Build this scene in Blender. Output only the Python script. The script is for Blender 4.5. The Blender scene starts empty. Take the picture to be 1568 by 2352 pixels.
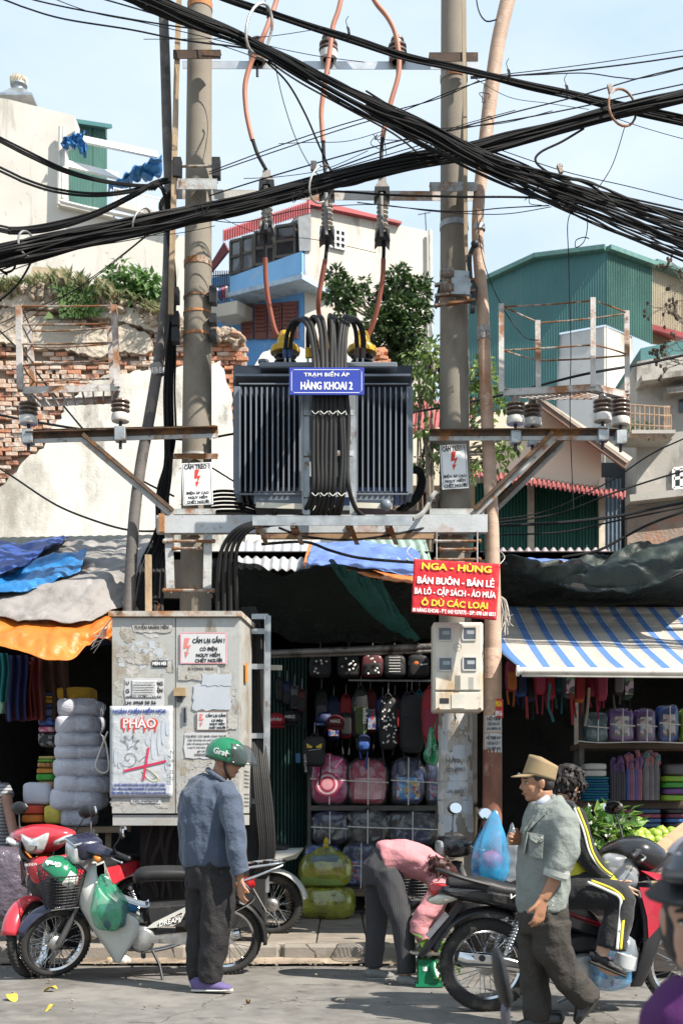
import bpy,bmesh,math,random
from mathutils import Vector,Matrix,noise
random.seed(7)
SC=bpy.context.scene
COL=SC.collection
F,CX,HY,CH=2700.0,784.0,1860.0,1.25
cam=bpy.data.cameras.new('camera');cam_o=bpy.data.objects.new('camera',cam);COL.objects.link(cam_o)
cam_o.location=(0,0,CH);cam_o.rotation_euler=(math.radians(90),0,0)
cam.sensor_fit='VERTICAL';cam.sensor_height=36.0;cam.lens=36.0*F/2352.0
cam.shift_y=(HY-1176.0)/2352.0;cam.clip_end=2000;cam.clip_start=0.05
SC.camera=cam_o
SUN=Vector((0.74,-0.50,1.0)).normalized()
w=bpy.data.worlds.new('World');SC.world=w;w.use_nodes=True
nt=w.node_tree;nt.nodes.clear()
out=nt.nodes.new('ShaderNodeOutputWorld');bg=nt.nodes.new('ShaderNodeBackground')
sky=nt.nodes.new('ShaderNodeTexSky');sky.sky_type='NISHITA';sky.sun_disc=False
sky.sun_elevation=math.asin(SUN.z);sky.sun_rotation=math.atan2(SUN.x,SUN.y)
sky.air_density=1.0;sky.dust_density=0.6;sky.ozone_density=1.6
tc=nt.nodes.new('ShaderNodeTexCoord');mp=nt.nodes.new('ShaderNodeMapping');mp.inputs['Scale'].default_value=(1.0,1.0,2.4)
nz=nt.nodes.new('ShaderNodeTexNoise');nz.inputs['Scale'].default_value=2.3;nz.inputs['Detail'].default_value=7;nz.inputs['Roughness'].default_value=.55
rp=nt.nodes.new('ShaderNodeValToRGB');rp.color_ramp.elements[0].position=.36;rp.color_ramp.elements[1].position=.72
rp.color_ramp.elements[0].color=(0,0,0,1);rp.color_ramp.elements[1].color=(1,1,1,1)
mx=nt.nodes.new('ShaderNodeMixRGB');mx.inputs[0].default_value=.82
cr=nt.nodes.new('ShaderNodeMixRGB');cr.inputs[1].default_value=(5.3,7.0,8.7,1);cr.inputs[2].default_value=(8.3,9.1,9.7,1)
nt.links.new(tc.outputs['Generated'],mp.inputs[0]);nt.links.new(mp.outputs[0],nz.inputs['Vector'])
nt.links.new(nz.outputs['Fac'],rp.inputs[0]);nt.links.new(rp.outputs[0],cr.inputs[0]);nt.links.new(cr.outputs[0],mx.inputs[2])
nt.links.new(sky.outputs[0],mx.inputs[1]);nt.links.new(mx.outputs[0],bg.inputs[0]);nt.links.new(bg.outputs[0],out.inputs[0])
bg.inputs[1].default_value=0.072
sun=bpy.data.lights.new('sun','SUN');sun.energy=5.0;sun.angle=math.radians(.5);sun.color=(1,.93,.83)
sun_o=bpy.data.objects.new('sun',sun);COL.objects.link(sun_o);sun_o.rotation_euler=SUN.to_track_quat('Z','Y').to_euler();sun_o.location=SUN*40
SC.view_settings.view_transform='Standard';SC.view_settings.look='None';SC.view_settings.exposure=0.92;SC.view_settings.gamma=1
SC.view_settings.use_curve_mapping=False
SC.render.engine='CYCLES';SC.cycles.use_denoising=True;SC.cycles.max_bounces=7;SC.cycles.transparent_max_bounces=16
SC.cycles.caustics_reflective=False;SC.cycles.caustics_refractive=False
def P(x,y,d):return Vector(((x-CX)*d/F,d,CH+(HY-y)*d/F))
def S(d):return d/F
R=math.radians
def lerp(a,b,t):return a+(b-a)*t
def rnd(a,b):return random.uniform(a,b)
MATS={}
def M(name,col=(.5,.5,.5),rough=.6,metal=0.,var=.18,scale=6.,bump=.0,bscale=40.,dirt=None,alpha=1.,trans=0.,coat=0.,spec=.5,stretch=None,sheen=0.,ior=1.45):
 """procedural surface; dirt = (colour, amount 0..1, scale[, stretch])"""
 if name in MATS:return MATS[name]
 m=bpy.data.materials.new(name);m.use_nodes=True;t=m.node_tree;N=t.nodes;L=t.links
 b=N['Principled BSDF'];c4=tuple(col)+(1,)
 b.inputs['Roughness'].default_value=rough;b.inputs['Metallic'].default_value=metal
 b.inputs['Specular IOR Level'].default_value=spec;b.inputs['Coat Weight'].default_value=coat;b.inputs['Coat Roughness'].default_value=.08
 b.inputs['Sheen Weight'].default_value=sheen;b.inputs['IOR'].default_value=ior
 tcn=N.new('ShaderNodeTexCoord');vec=tcn.outputs['Object']
 if stretch:
  mpn=N.new('ShaderNodeMapping');mpn.inputs['Scale'].default_value=stretch;L.new(vec,mpn.inputs[0]);vec2=mpn.outputs[0]
 else:vec2=vec
 n1=N.new('ShaderNodeTexNoise');n1.inputs['Scale'].default_value=scale;n1.inputs['Detail'].default_value=6;L.new(vec2,n1.inputs['Vector'])
 mr=N.new('ShaderNodeMapRange');mr.inputs['From Min'].default_value=.3;mr.inputs['From Max'].default_value=.7
 mr.inputs['To Min'].default_value=1-var;mr.inputs['To Max'].default_value=1+var;L.new(n1.outputs['Fac'],mr.inputs['Value'])
 mul=N.new('ShaderNodeVectorMath');mul.operation='SCALE';mul.inputs[0].default_value=col[:3];L.new(mr.outputs[0],mul.inputs['Scale'])
 cur=mul.outputs[0]
 for i,d in enumerate([dirt]if dirt and not isinstance(dirt,list)else(dirt or[])):
  dn=N.new('ShaderNodeTexNoise');dn.inputs['Scale'].default_value=d[2];dn.inputs['Detail'].default_value=9;dn.inputs['Roughness'].default_value=.66
  dm=N.new('ShaderNodeMapping');dm.inputs['Location'].default_value=(3.1*i+.7,1.7,4.2)
  if len(d)>3:dm.inputs['Scale'].default_value=d[3]
  L.new(vec,dm.inputs[0]);L.new(dm.outputs[0],dn.inputs['Vector'])
  dr=N.new('ShaderNodeMapRange');th=.72-.42*d[1]
  dr.inputs['From Min'].default_value=th-.05;dr.inputs['From Max'].default_value=th+.07;L.new(dn.outputs['Fac'],dr.inputs['Value'])
  x=N.new('ShaderNodeMixRGB');L.new(dr.outputs[0],x.inputs[0]);L.new(cur,x.inputs[1]);x.inputs[2].default_value=tuple(d[0])+(1,);cur=x.outputs[0]
 L.new(cur,b.inputs['Base Color'])
 if bump:
  n2=N.new('ShaderNodeTexNoise');n2.inputs['Scale'].default_value=bscale;n2.inputs['Detail'].default_value=5;L.new(vec2,n2.inputs['Vector'])
  bp=N.new('ShaderNodeBump');bp.inputs['Strength'].default_value=min(1,bump);bp.inputs['Distance'].default_value=.6/bscale;L.new(n2.outputs['Fac'],bp.inputs['Height']);L.new(bp.outputs[0],b.inputs['Normal'])
 if rough>.15:
  rr=N.new('ShaderNodeMapRange');rr.inputs['To Min'].default_value=max(.05,rough-.12);rr.inputs['To Max'].default_value=min(1,rough+.12);L.new(n1.outputs['Fac'],rr.inputs['Value']);L.new(rr.outputs[0],b.inputs['Roughness'])
 b.inputs['Alpha'].default_value=alpha;b.inputs['Transmission Weight'].default_value=trans
 MATS[name]=m;return m
def stripes(name,ca,cb,period,duty,axis=0,rough=.7,extra=None,var=.12,scale=4.,bump=0.,bscale=30):
 """bands of cb on ca along an object axis; extra = (colour, offset, width) thin lines"""
 m=M(name,ca,rough,var=var,scale=scale,bump=bump,bscale=bscale)
 t=m.node_tree;N=t.nodes;L=t.links;b=N['Principled BSDF']
 link=[l for l in L if l.to_socket==b.inputs['Base Color']][0];cur=link.from_socket
 tcn=N.new('ShaderNodeTexCoord');src=tcn.outputs['UV']if axis=='u' else tcn.outputs['Object']
 sp=N.new('ShaderNodeSeparateXYZ');L.new(src,sp.inputs[0]);co=sp.outputs[0 if axis=='u' else axis]
 dv=N.new('ShaderNodeMath');dv.operation='DIVIDE';dv.inputs[1].default_value=period;L.new(co,dv.inputs[0])
 fr=N.new('ShaderNodeMath');fr.operation='FRACT';L.new(dv.outputs[0],fr.inputs[0])
 def band(cur,colr,a,bb):
  g=N.new('ShaderNodeMath');g.operation='GREATER_THAN';g.inputs[1].default_value=a;L.new(fr.outputs[0],g.inputs[0])
  l=N.new('ShaderNodeMath');l.operation='LESS_THAN';l.inputs[1].default_value=bb;L.new(fr.outputs[0],l.inputs[0])
  mu=N.new('ShaderNodeMath');mu.operation='MULTIPLY';L.new(g.outputs[0],mu.inputs[0]);L.new(l.outputs[0],mu.inputs[1])
  x=N.new('ShaderNodeMixRGB');L.new(mu.outputs[0],x.inputs[0]);L.new(cur,x.inputs[1]);x.inputs[2].default_value=tuple(colr)+(1,);return x.outputs[0]
 cur=band(cur,cb,0,duty)
 for e in(extra or[]):cur=band(cur,e[0],e[1],e[1]+e[2])
 L.new(cur,b.inputs['Base Color']);return m
def film(name,col,alpha=.35,rough=.12,bscale=18,bump=.8):
 """thin wrinkled plastic film: glossy and half see-through"""
 if name in MATS:return MATS[name]
 m=M(name,col,rough,var=.15,scale=8,bump=bump,bscale=bscale);t=m.node_tree;N=t.nodes;L=t.links;b=N['Principled BSDF']
 n=N.new('ShaderNodeTexNoise');n.inputs['Scale'].default_value=bscale*.5;n.inputs['Detail'].default_value=6
 tcn=N.new('ShaderNodeTexCoord');L.new(tcn.outputs['Object'],n.inputs['Vector'])
 r=N.new('ShaderNodeMapRange');r.inputs['From Min'].default_value=.35;r.inputs['From Max'].default_value=.7;r.inputs['To Min'].default_value=alpha*.6;r.inputs['To Max'].default_value=min(1,alpha*1.5)
 L.new(n.outputs['Fac'],r.inputs['Value']);L.new(r.outputs[0],b.inputs['Alpha'])
 k=N.new('ShaderNodeTexNoise');k.noise_type='RIDGED_MULTIFRACTAL';k.inputs['Scale'].default_value=bscale*.35;k.inputs['Detail'].default_value=4;k.inputs['Distortion'].default_value=.8;L.new(tcn.outputs['Object'],k.inputs['Vector'])
 q=N.new('ShaderNodeBump');q.inputs['Strength'].default_value=.6;q.inputs['Distance'].default_value=.03;L.new(k.outputs['Fac'],q.inputs['Height']);L.new(q.outputs[0],b.inputs['Normal'])
 g=N.new('ShaderNodeBsdfGlossy');g.inputs['Roughness'].default_value=.16;L.new(q.outputs[0],g.inputs['Normal']);x=N.new('ShaderNodeMixShader');x.inputs[0].default_value=.07
 L.new(b.outputs[0],x.inputs[1]);L.new(g.outputs[0],x.inputs[2]);L.new(x.outputs[0],N['Material Output'].inputs[0]);return m
def net(name,col,alpha=.8,freq=900.,rough=.8):
 m=M(name,col,rough,var=.3,scale=5,bump=.4,bscale=60)
 t=m.node_tree;N=t.nodes;L=t.links;b=N['Principled BSDF']
 n=N.new('ShaderNodeTexNoise');n.inputs['Scale'].default_value=12;n.inputs['Detail'].default_value=8
 tcn=N.new('ShaderNodeTexCoord');L.new(tcn.outputs['Object'],n.inputs['Vector'])
 r=N.new('ShaderNodeMapRange');r.inputs['To Min'].default_value=alpha-.25;r.inputs['To Max'].default_value=min(1,alpha+.25);L.new(n.outputs['Fac'],r.inputs['Value']);L.new(r.outputs[0],b.inputs['Alpha']);return m
ROOT={}
def tag(o,label=None,cat=None,group=None,kind=None):
 if label:o['label']=label
 if cat:o['category']=cat
 if group:o['group']=group
 if kind:o['kind']=kind
 return o
def thing(name,label,cat,loc,group=None,rot=None):
 o=bpy.data.objects.new(name,None);COL.objects.link(o);o.empty_display_size=.1
 o.location=loc
 mm=Matrix.Translation(Vector(loc))
 if rot is not None:
  o.rotation_euler=rot;from mathutils import Euler
  mm=mm@Euler(rot).to_matrix().to_4x4()
 ROOT[o.name]=mm;tag(o,label,cat,group);return o
def dup(root,loc=None,rot=None,label=None,group=None,scale=None):
 r=root.copy();COL.objects.link(r)
 if loc is not None:r.location=loc
 if rot is not None:r.rotation_euler=rot
 if scale is not None:r.scale=scale
 if label:r['label']=label
 if group:r['group']=group
 for ch in list(root.children):
  c=ch.copy();COL.objects.link(c);c.parent=r
  for g in list(ch.children):
   d=g.copy();COL.objects.link(d);d.parent=c
 return r
class MB:
 def __init__(s):s.v=[];s.f=[];s.uv=None
 def add(s,vs,fs):
  b=len(s.v);s.v+=[Vector(v)for v in vs];s.f+=[tuple(i+b for i in f)for f in fs];return s
 def box(s,c,sz,rot=None,bev=0.0):
  hx,hy,hz=sz[0]/2,sz[1]/2,sz[2]/2
  if bev:
   k=min(bev,hx*.9,hy*.9,hz*.9);vs=[]
   bm=bmesh.new();bmesh.ops.create_cube(bm,size=1);bmesh.ops.scale(bm,vec=(sz[0],sz[1],sz[2]),verts=bm.verts)
   bmesh.ops.bevel(bm,geom=bm.edges[:],offset=k,segments=1,affect='EDGES');bm.verts.index_update()
   vs=[v.co.copy()for v in bm.verts];fs=[tuple(v.index for v in f.verts)for f in bm.faces];bm.free()
  else:
   vs=[Vector((x,y,z))for x in(-hx,hx)for y in(-hy,hy)for z in(-hz,hz)]
   fs=[(0,1,3,2),(4,6,7,5),(0,4,5,1),(2,3,7,6),(0,2,6,4),(1,5,7,3)]
  if rot is not None:vs=[rot@v for v in vs]
  return s.add([v+Vector(c)for v in vs],fs)
 def bar(s,a,b,wd,hg,up=(0,0,1),bev=0.0):
  """box from a to b, width wd sideways, height hg along up"""
  a=Vector(a);b=Vector(b);d=b-a;x=d.normalized();u=Vector(up)
  y=u.cross(x)
  if y.length<1e-4:y=Vector((0,1,0)).cross(x)
  y.normalize();z=x.cross(y)
  return s.box((a+b)/2,(d.length,wd,hg),Matrix((x,y,z)).transposed(),bev)
 def angle(s,a,b,wd,hg,th=.008,up=(0,0,1),side=1):
  """L section steel: vertical flange hg and horizontal flange wd on top"""
  a=Vector(a);b=Vector(b);x=(b-a).normalized();y=Vector(up).cross(x).normalized();z=x.cross(y)
  s.bar(a,b,th,hg,up);o=z*(hg/2+th/2+.001)+y*side*(wd/2-th/2);return s.bar(a+o,b+o,wd,th,up)
 def tube(s,pts,r,n=8,cap=True,smooth=0,closed=False):
  pts=[Vector(p)for p in pts];rs=list(r)if isinstance(r,(list,tuple))else[r]*len(pts)
  if smooth:pts,rs=catmull(pts,rs,smooth,closed)
  m=len(pts);vs=[];up=None
  for i in range(m):
   if closed:t=pts[(i+1)%m]-pts[i-1]
   else:t=pts[min(i+1,m-1)]-pts[max(i-1,0)]
   if t.length<1e-9:t=Vector((0,0,1))
   t.normalize()
   if up is None:
    up=Vector((0,0,1))if abs(t.z)<.9 else Vector((0,1,0))
   a=up-t*up.dot(t)
   if a.length<1e-5:a=t.orthogonal()
   a.normalize();up=a;b=t.cross(a)
   for k in range(n):
    q=2*math.pi*k/n;vs.append(pts[i]+(a*math.cos(q)+b*math.sin(q))*rs[i])
  fs=[]
  for i in range(m if closed else m-1):
   j=(i+1)%m
   for k in range(n):fs.append((i*n+k,i*n+(k+1)%n,j*n+(k+1)%n,j*n+k))
  if cap and not closed:fs.append(tuple(range(n-1,-1,-1)));fs.append(tuple((m-1)*n+k for k in range(n)))
  return s.add(vs,fs)
 def loft(s,pts,ra,rb,side,n=14,smooth=0,cap=True,sq=0.):
  """elliptic tube; ra along side vector, rb across; sq squares the section"""
  pts=[Vector(p)for p in pts];ra=list(ra);rb=list(rb)
  if smooth:
   p0=pts;pts,ra=catmull(p0,ra,smooth);_,rb=catmull(p0,rb,smooth)
  m=len(pts);vs=[];side=Vector(side)
  for i in range(m):
   t=(pts[min(i+1,m-1)]-pts[max(i-1,0)]).normalized();a=(side-t*side.dot(t)).normalized();b=t.cross(a)
   for k in range(n):
    q=2*math.pi*k/n;c,sn=math.cos(q),math.sin(q)
    if sq:e=1-sq*.5;c=math.copysign(abs(c)**e,c);sn=math.copysign(abs(sn)**e,sn)
    vs.append(pts[i]+a*c*ra[i]+b*sn*rb[i])
  fs=[(i*n+k,i*n+(k+1)%n,(i+1)*n+(k+1)%n,(i+1)*n+k)for i in range(m-1)for k in range(n)]
  if cap:fs.append(tuple(range(n-1,-1,-1)));fs.append(tuple((m-1)*n+k for k in range(n)))
  return s.add(vs,fs)
 def ell(s,c,r,rot=None,nu=14,nv=9):
  c=Vector(c);vs=[Vector((0,0,r[2]))]
  for i in range(1,nv):
   a=math.pi*i/nv
   for k in range(nu):
    q=2*math.pi*k/nu;vs.append(Vector((r[0]*math.sin(a)*math.cos(q),r[1]*math.sin(a)*math.sin(q),r[2]*math.cos(a))))
  vs.append(Vector((0,0,-r[2])));fs=[(0,1+k,1+(k+1)%nu)for k in range(nu)]
  for i in range(nv-2):
   for k in range(nu):fs.append((1+i*nu+k,1+(i+1)*nu+k,1+(i+1)*nu+(k+1)%nu,1+i*nu+(k+1)%nu))
  e=len(vs)-1;fs+=[(e,1+(nv-2)*nu+(k+1)%nu,1+(nv-2)*nu+k)for k in range(nu)]
  if rot is not None:vs=[rot@v for v in vs]
  return s.add([v+c for v in vs],fs)
 def lathe(s,prof,M4=None,n=16,cap=True):
  """prof [(r, z)] spun about z"""
  vs=[]
  for r,z in prof:
   for k in range(n):q=2*math.pi*k/n;vs.append(Vector((r*math.cos(q),r*math.sin(q),z)))
  m=len(prof);fs=[(i*n+k,i*n+(k+1)%n,(i+1)*n+(k+1)%n,(i+1)*n+k)for i in range(m-1)for k in range(n)]
  if cap:fs.append(tuple(range(n-1,-1,-1)));fs.append(tuple((m-1)*n+k for k in range(n)))
  if M4 is not None:vs=[M4@v for v in vs]
  return s.add(vs,fs)
 def prism(s,pts,off):
  """closed polygon pts (3D) extruded by vector off"""
  n=len(pts);pts=[Vector(p)for p in pts];off=Vector(off)
  return s.add(pts+[p+off for p in pts],[tuple(range(n-1,-1,-1)),tuple(range(n,2*n))]+[(i,(i+1)%n,n+(i+1)%n,n+i)for i in range(n)])
 def grid(s,fn,nu,nv,uv=False):
  b=len(s.v);vs=[Vector(fn(i/nu,j/nv))for j in range(nv+1)for i in range(nu+1)]
  fs=[(j*(nu+1)+i,j*(nu+1)+i+1,(j+1)*(nu+1)+i+1,(j+1)*(nu+1)+i)for j in range(nv)for i in range(nu)]
  if uv:s.uv=(s.uv or[])+[(i/nu,j/nv)for j in range(nv+1)for i in range(nu+1)]
  return s.add(vs,fs)
 def pad(s,o2,fr,hw,inset=.02,bulge=1.0,steps=3):
  """body panel: outline o2 [(x,z)] in frame fr (Matrix), half width hw, edges rounded over inset"""
  n=len(o2);cx=sum(p[0]for p in o2)/n;cz=sum(p[1]for p in o2)/n;rings=[]
  ks=[(-1,1.0)]+[(-math.cos(math.pi*i/(2*steps+1)),math.sin(math.pi*i/(2*steps+1)))for i in range(1,2*steps+1)]+[(1,1.0)]
  lay=[]
  for i in range(2*steps+1):
   a=math.pi*(i/(2*steps));lay.append((-math.cos(a),math.sin(a)))
  vs=[];
  for yk,sk in lay:
   sh=inset*(1-sk)
   for i in range(n):
    p,q,r_=Vector(o2[i-1]),Vector(o2[i]),Vector(o2[(i+1)%n])
    nrm=Vector(((r_-p).y,-(r_-p).x));nrm=nrm.normalized()if nrm.length else Vector((0,0))
    tc_=Vector((cx,cz))-q
    if nrm.dot(tc_)<0:nrm=-nrm
    q2=q+nrm*sh;vs.append(fr@Vector((q2.x,yk*hw,q2.y)))
  m=len(lay);fs=[(i*n+k,i*n+(k+1)%n,(i+1)*n+(k+1)%n,(i+1)*n+k)for i in range(m-1)for k in range(n)]
  fs.append(tuple(range(n-1,-1,-1)));fs.append(tuple((m-1)*n+k for k in range(n)))
  return s.add(vs,fs)
 def xf(s,M4):s.v=[M4@v for v in s.v];return s
 def build(s,name,mat,parent=None,smooth=True,label=None,cat=None,group=None,kind=None,world=True,auto=40,origin=None,mods=None,thick=0.):
  me=bpy.data.meshes.new(name);top=parent
  while top is not None and top.parent is not None:top=top.parent
  if top is not None and world:inv=ROOT[top.name].inverted();vs=[inv@v for v in s.v];loc=None
  elif top is None:
   n=max(1,len(s.v));loc=Vector(origin)if origin is not None else Vector((sum(v.x for v in s.v)/n,sum(v.y for v in s.v)/n,min(v.z for v in s.v)))
   vs=[v-loc for v in s.v]
  else:vs=s.v;loc=None
  me.from_pydata([v[:]for v in vs],[],s.f);
  bm=bmesh.new();bm.from_mesh(me);bmesh.ops.recalc_face_normals(bm,faces=bm.faces[:]);bm.to_mesh(me);bm.free()
  if s.uv:
   ul=me.uv_layers.new(name='UVMap')
   for lp in me.loops:ul.data[lp.index].uv=s.uv[lp.vertex_index]
  if smooth:
   me.polygons.foreach_set('use_smooth',[True]*len(me.polygons))
   try:me.set_sharp_from_angle(angle=R(auto))
   except Exception:pass
  for mm in(mat if isinstance(mat,(list,tuple))else[mat]):me.materials.append(mm)
  o=bpy.data.objects.new(name,me);COL.objects.link(o)
  if parent is not None:o.parent=parent
  else:o.location=loc;ROOT[o.name]=Matrix.Translation(loc)
  if thick:md=o.modifiers.new('thickness','SOLIDIFY');md.thickness=thick;md.offset=0
  tag(o,label,cat,group,kind);return o
def catmull(pts,rs,k,closed=False):
 op=[];orr=[];m=len(pts)
 for i in range(m if closed else m-1):
  if closed:p0,p1,p2,p3=pts[i-1],pts[i],pts[(i+1)%m],pts[(i+2)%m];r1,r2=rs[i],rs[(i+1)%m]
  else:p0=pts[max(i-1,0)];p1=pts[i];p2=pts[i+1];p3=pts[min(i+2,m-1)];r1,r2=rs[i],rs[i+1]
  for j in range(k):
   t=j/k;t2=t*t;t3=t2*t
   op.append(.5*((2*p1)+(p2-p0)*t+(2*p0-5*p1+4*p2-p3)*t2+(3*p1-p0-3*p2+p3)*t3));orr.append(lerp(r1,r2,t))
 if not closed:op.append(pts[-1]);orr.append(rs[-1])
 return op,orr
def text(body,pos,h,mat,parent,right=(1,0,0),up=(0,0,1),width=None,bold=0.0,ext=.0008,align='CENTER',name='lettering',shear=0.,off=.004,maxw=None):
 """raised lettering; h = capital height in metres, pos = centre of the line, width = forced width"""
 c=bpy.data.curves.new('t','FONT');c.body=body;c.size=h/.72;c.extrude=ext;c.shear=shear;c.resolution_u=2
 c.align_x='LEFT'
 o=bpy.data.objects.new('t',c);COL.objects.link(o);dg=bpy.context.evaluated_depsgraph_get()
 me=bpy.data.meshes.new_from_object(o.evaluated_get(dg));bpy.data.objects.remove(o);bpy.data.curves.remove(c)
 if not me.vertices:return None
 xs=[v.co.x for v in me.vertices];x0,x1=min(xs),max(xs);sx=1.
 if width:sx=width/(x1-x0)
 elif maxw and(x1-x0)>maxw:sx=maxw/(x1-x0)
 xm={'CENTER':(x0+x1)/2,'LEFT':x0,'RIGHT':x1}[align]
 r=Vector(right).normalized();u=Vector(up).normalized();nn=r.cross(u);pos=Vector(pos)
 top=parent
 while top is not None and top.parent is not None:top=top.parent
 inv=ROOT[top.name].inverted()
 for v in me.vertices:v.co=inv@(pos+r*((v.co.x-xm)*sx)+u*(v.co.y-h/2)+nn*(v.co.z+off))
 if bold:
  vs=[v.co.copy()for v in me.vertices];fs=[tuple(f.vertices)for f in me.polygons];av=list(vs);af=list(fs);ir=inv.to_3x3()
  for k,(ax,az)in enumerate(((1,0),(-1,0),(0,.7),(0,-.7))):
   d_=ir@(r*(ax*bold*h*min(1,sx*1.3))+u*(az*bold*h)+nn*(.00013*(k+1)));b_=len(av);av+=[q+d_ for q in vs];af+=[tuple(i+b_ for i in f)for f in fs]
  bpy.data.meshes.remove(me);me=bpy.data.meshes.new(name);me.from_pydata([q[:]for q in av],[],af)
 me.materials.append(mat);me.name=name
 ob=bpy.data.objects.new(name,me);COL.objects.link(ob);ob.parent=parent;return ob
def nz3(p,s=1.,seed=0.):return noise.noise(Vector((p[0]*s+seed,p[1]*s-seed*.7,p[2]*s+seed*.3)))
def fbm(p,s=1.,o=4,seed=0.):return noise.fractal(Vector((p[0]*s+seed,p[1]*s-seed,p[2]*s)),1.,2.,o)
def poly_panel(pts,name,mat,parent,nrm=(0,-1,0),th=.003,**k):
 return MB().prism(pts,Vector(nrm)*th).build(name,mat,parent,smooth=False,**k)
def facing(x0,y0,x1,y1,d,name,mat,parent,th=.003,**k):
 """thin panel that faces the street: photo box at depth d"""
 return poly_panel([P(x0,y0,d),P(x1,y0,d),P(x1,y1,d),P(x0,y1,d)],name,mat,parent,th=th,**k)
galv=M('galvanised_steel',(.36,.38,.39),.5,.75,.2,9,.15,60,dirt=((.16,.09,.05),.22,7))
rust=M('rusty_painted_steel',(.33,.31,.28),.75,.1,.25,8,.3,60,dirt=[((.20,.085,.03),.62,6),((.09,.035,.016),.3,14)])
rust2=M('rusty_grey_steel',(.40,.41,.40),.65,.2,.2,8,.3,60,dirt=[((.26,.12,.05),.34,5),((.10,.05,.03),.2,11)])
blackrub=M('black_cable_rubber',(.009,.009,.0095),.6,0,.3,3,.1,50,spec=.25)
blacksteel=M('dark_steel',(.03,.03,.032),.5,.4,.3,12,.2,60)
chrome=M('chrome',(.62,.62,.63),.12,1.,.08,14)
alloy=M('cast_aluminium',(.42,.42,.41),.42,.85,.2,18,.2,80,dirt=((.12,.09,.06),.2,9))
white_ink=M('white_print',(.8,.8,.78),.6,var=.06)
black_ink=M('black_print',(.02,.02,.022),.6,var=.1)
red_ink=M('red_print',(.6,.05,.03),.6,var=.1)
blue_ink=M('blue_print',(.04,.07,.30),.6,var=.1)
yellow_ink=M('yellow_print',(.75,.5,.04),.6,var=.08)
porcelain=M('brown_grey_porcelain',(.16,.12,.10),.25,0,.25,10,dirt=((.35,.32,.28),.25,8))
def Pz(x,d,z):return Vector(((x-CX)*d/F,d,z))
def leafmat(name,ca,cb,trans=.35,rough=.45):
 if name in MATS:return MATS[name]
 m=bpy.data.materials.new(name);m.use_nodes=True;t=m.node_tree;N=t.nodes;L=t.links;b=N['Principled BSDF'];o=N['Material Output']
 g=N.new('ShaderNodeNewGeometry');r=N.new('ShaderNodeValToRGB');r.color_ramp.elements[0].color=tuple(ca)+(1,);r.color_ramp.elements[1].color=tuple(cb)+(1,)
 L.new(g.outputs['Random Per Island'],r.inputs[0]);L.new(r.outputs[0],b.inputs['Base Color']);b.inputs['Roughness'].default_value=rough
 tr=N.new('ShaderNodeBsdfTranslucent');L.new(r.outputs[0],tr.inputs[0]);mxs=N.new('ShaderNodeMixShader');mxs.inputs[0].default_value=trans
 L.new(b.outputs[0],mxs.inputs[1]);L.new(tr.outputs[0],mxs.inputs[2]);L.new(mxs.outputs[0],o.inputs[0]);MATS[name]=m;return m
def leaf(mb,c,d,n,ln,wd):
 """bent leaf blade of 4 faces at c along d"""
 d=Vector(d).normalized();s_=d.cross(Vector(n));s_=s_.normalized()if s_.length>1e-4 else d.orthogonal();u=s_.cross(d);c=Vector(c)
 mb.add([c,c+d*ln*.4+s_*wd*.5+u*wd*.12,c+d*ln*.45,c+d*ln*.4-s_*wd*.5+u*wd*.12,c+d*ln-u*wd*.25],[(0,1,2),(0,2,3),(1,4,2),(2,4,3)])
def rdir():
 while 1:
  v=Vector((rnd(-1,1),rnd(-1,1),rnd(-1,1)))
  if.05<v.length<1:return v.normalized()
def clumps(mb,cs,per,ln,wd,droop=.2):
 for(c,r)in cs:
  c=Vector(c)
  for i in range(int(per*r*r*100)):
   v=rdir();p=c+Vector((v.x,v.y,v.z*.85))*r*rnd(.45,1.05)
   leaf(mb,p,v+Vector((rnd(-.7,.7),rnd(-.7,.7),rnd(-.7,.5)-droop)),v+rdir()*.6+Vector((0,0,.6)),ln*rnd(.7,1.25),wd*rnd(.7,1.25))
def corr(mb,a,b,c,d,n,depth,nv=1,sag=0.):
 """corrugated sheet: corners a b c d (a-b along the waves' count), n waves"""
 a,b,c,d=map(Vector,(a,b,c,d));nn=(b-a).cross(d-a).normalized()
 return mb.grid(lambda u,v:a.lerp(b,u).lerp(d.lerp(c,u),v)+nn*depth*(1 if int(round(u*n*4))%4 in(1,2)else 0),n*4,nv)
def sheets(a,b,c,d,k,n,depth,mat,parent,name='corrugated_sheet',jit=.012):
 a,b,c,d=map(Vector,(a,b,c,d));nn=(b-a).cross(d-a).normalized()
 for i in range(k):
  u0,u1=i/k,(i+1)/k+.004;o=nn*(jit*(i%2))+Vector((0,0,rnd(-.012,.012)))
  corr(MB(),a.lerp(b,u0)+o,a.lerp(b,u1)+o,d.lerp(c,u1)+o,d.lerp(c,u0)+o,n,depth).build(name,mat,parent,smooth=False)
asph=M('asphalt',(.158,.150,.138),.85,0,.22,7,.8,160,dirt=[((.105,.096,.084),.44,.8),((.212,.20,.18),.34,1.5),((.06,.054,.047),.22,3.2),((.26,.24,.21),.10,60),((.07,.064,.058),.08,95)])  # road stains, contrast raised to put overhead shadows into the colour too
MB().grid(lambda u,v:(lerp(-30,30,u),lerp(-12,9.62,v),.012*nz3((lerp(-30,30,u),lerp(-12,9.62,v),0),.5)),120,60).build('road',asph,kind='structure')
MB().box((0,60,-.32),(300,300,.5)).build('ground',M('bare_ground',(.2,.18,.15),.9),kind='structure')
conc=M('old_concrete',(.24,.215,.185),.85,0,.2,3,.4,60,dirt=[((.17,.15,.125),.4,2.4),((.30,.275,.24),.2,5)])
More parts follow.
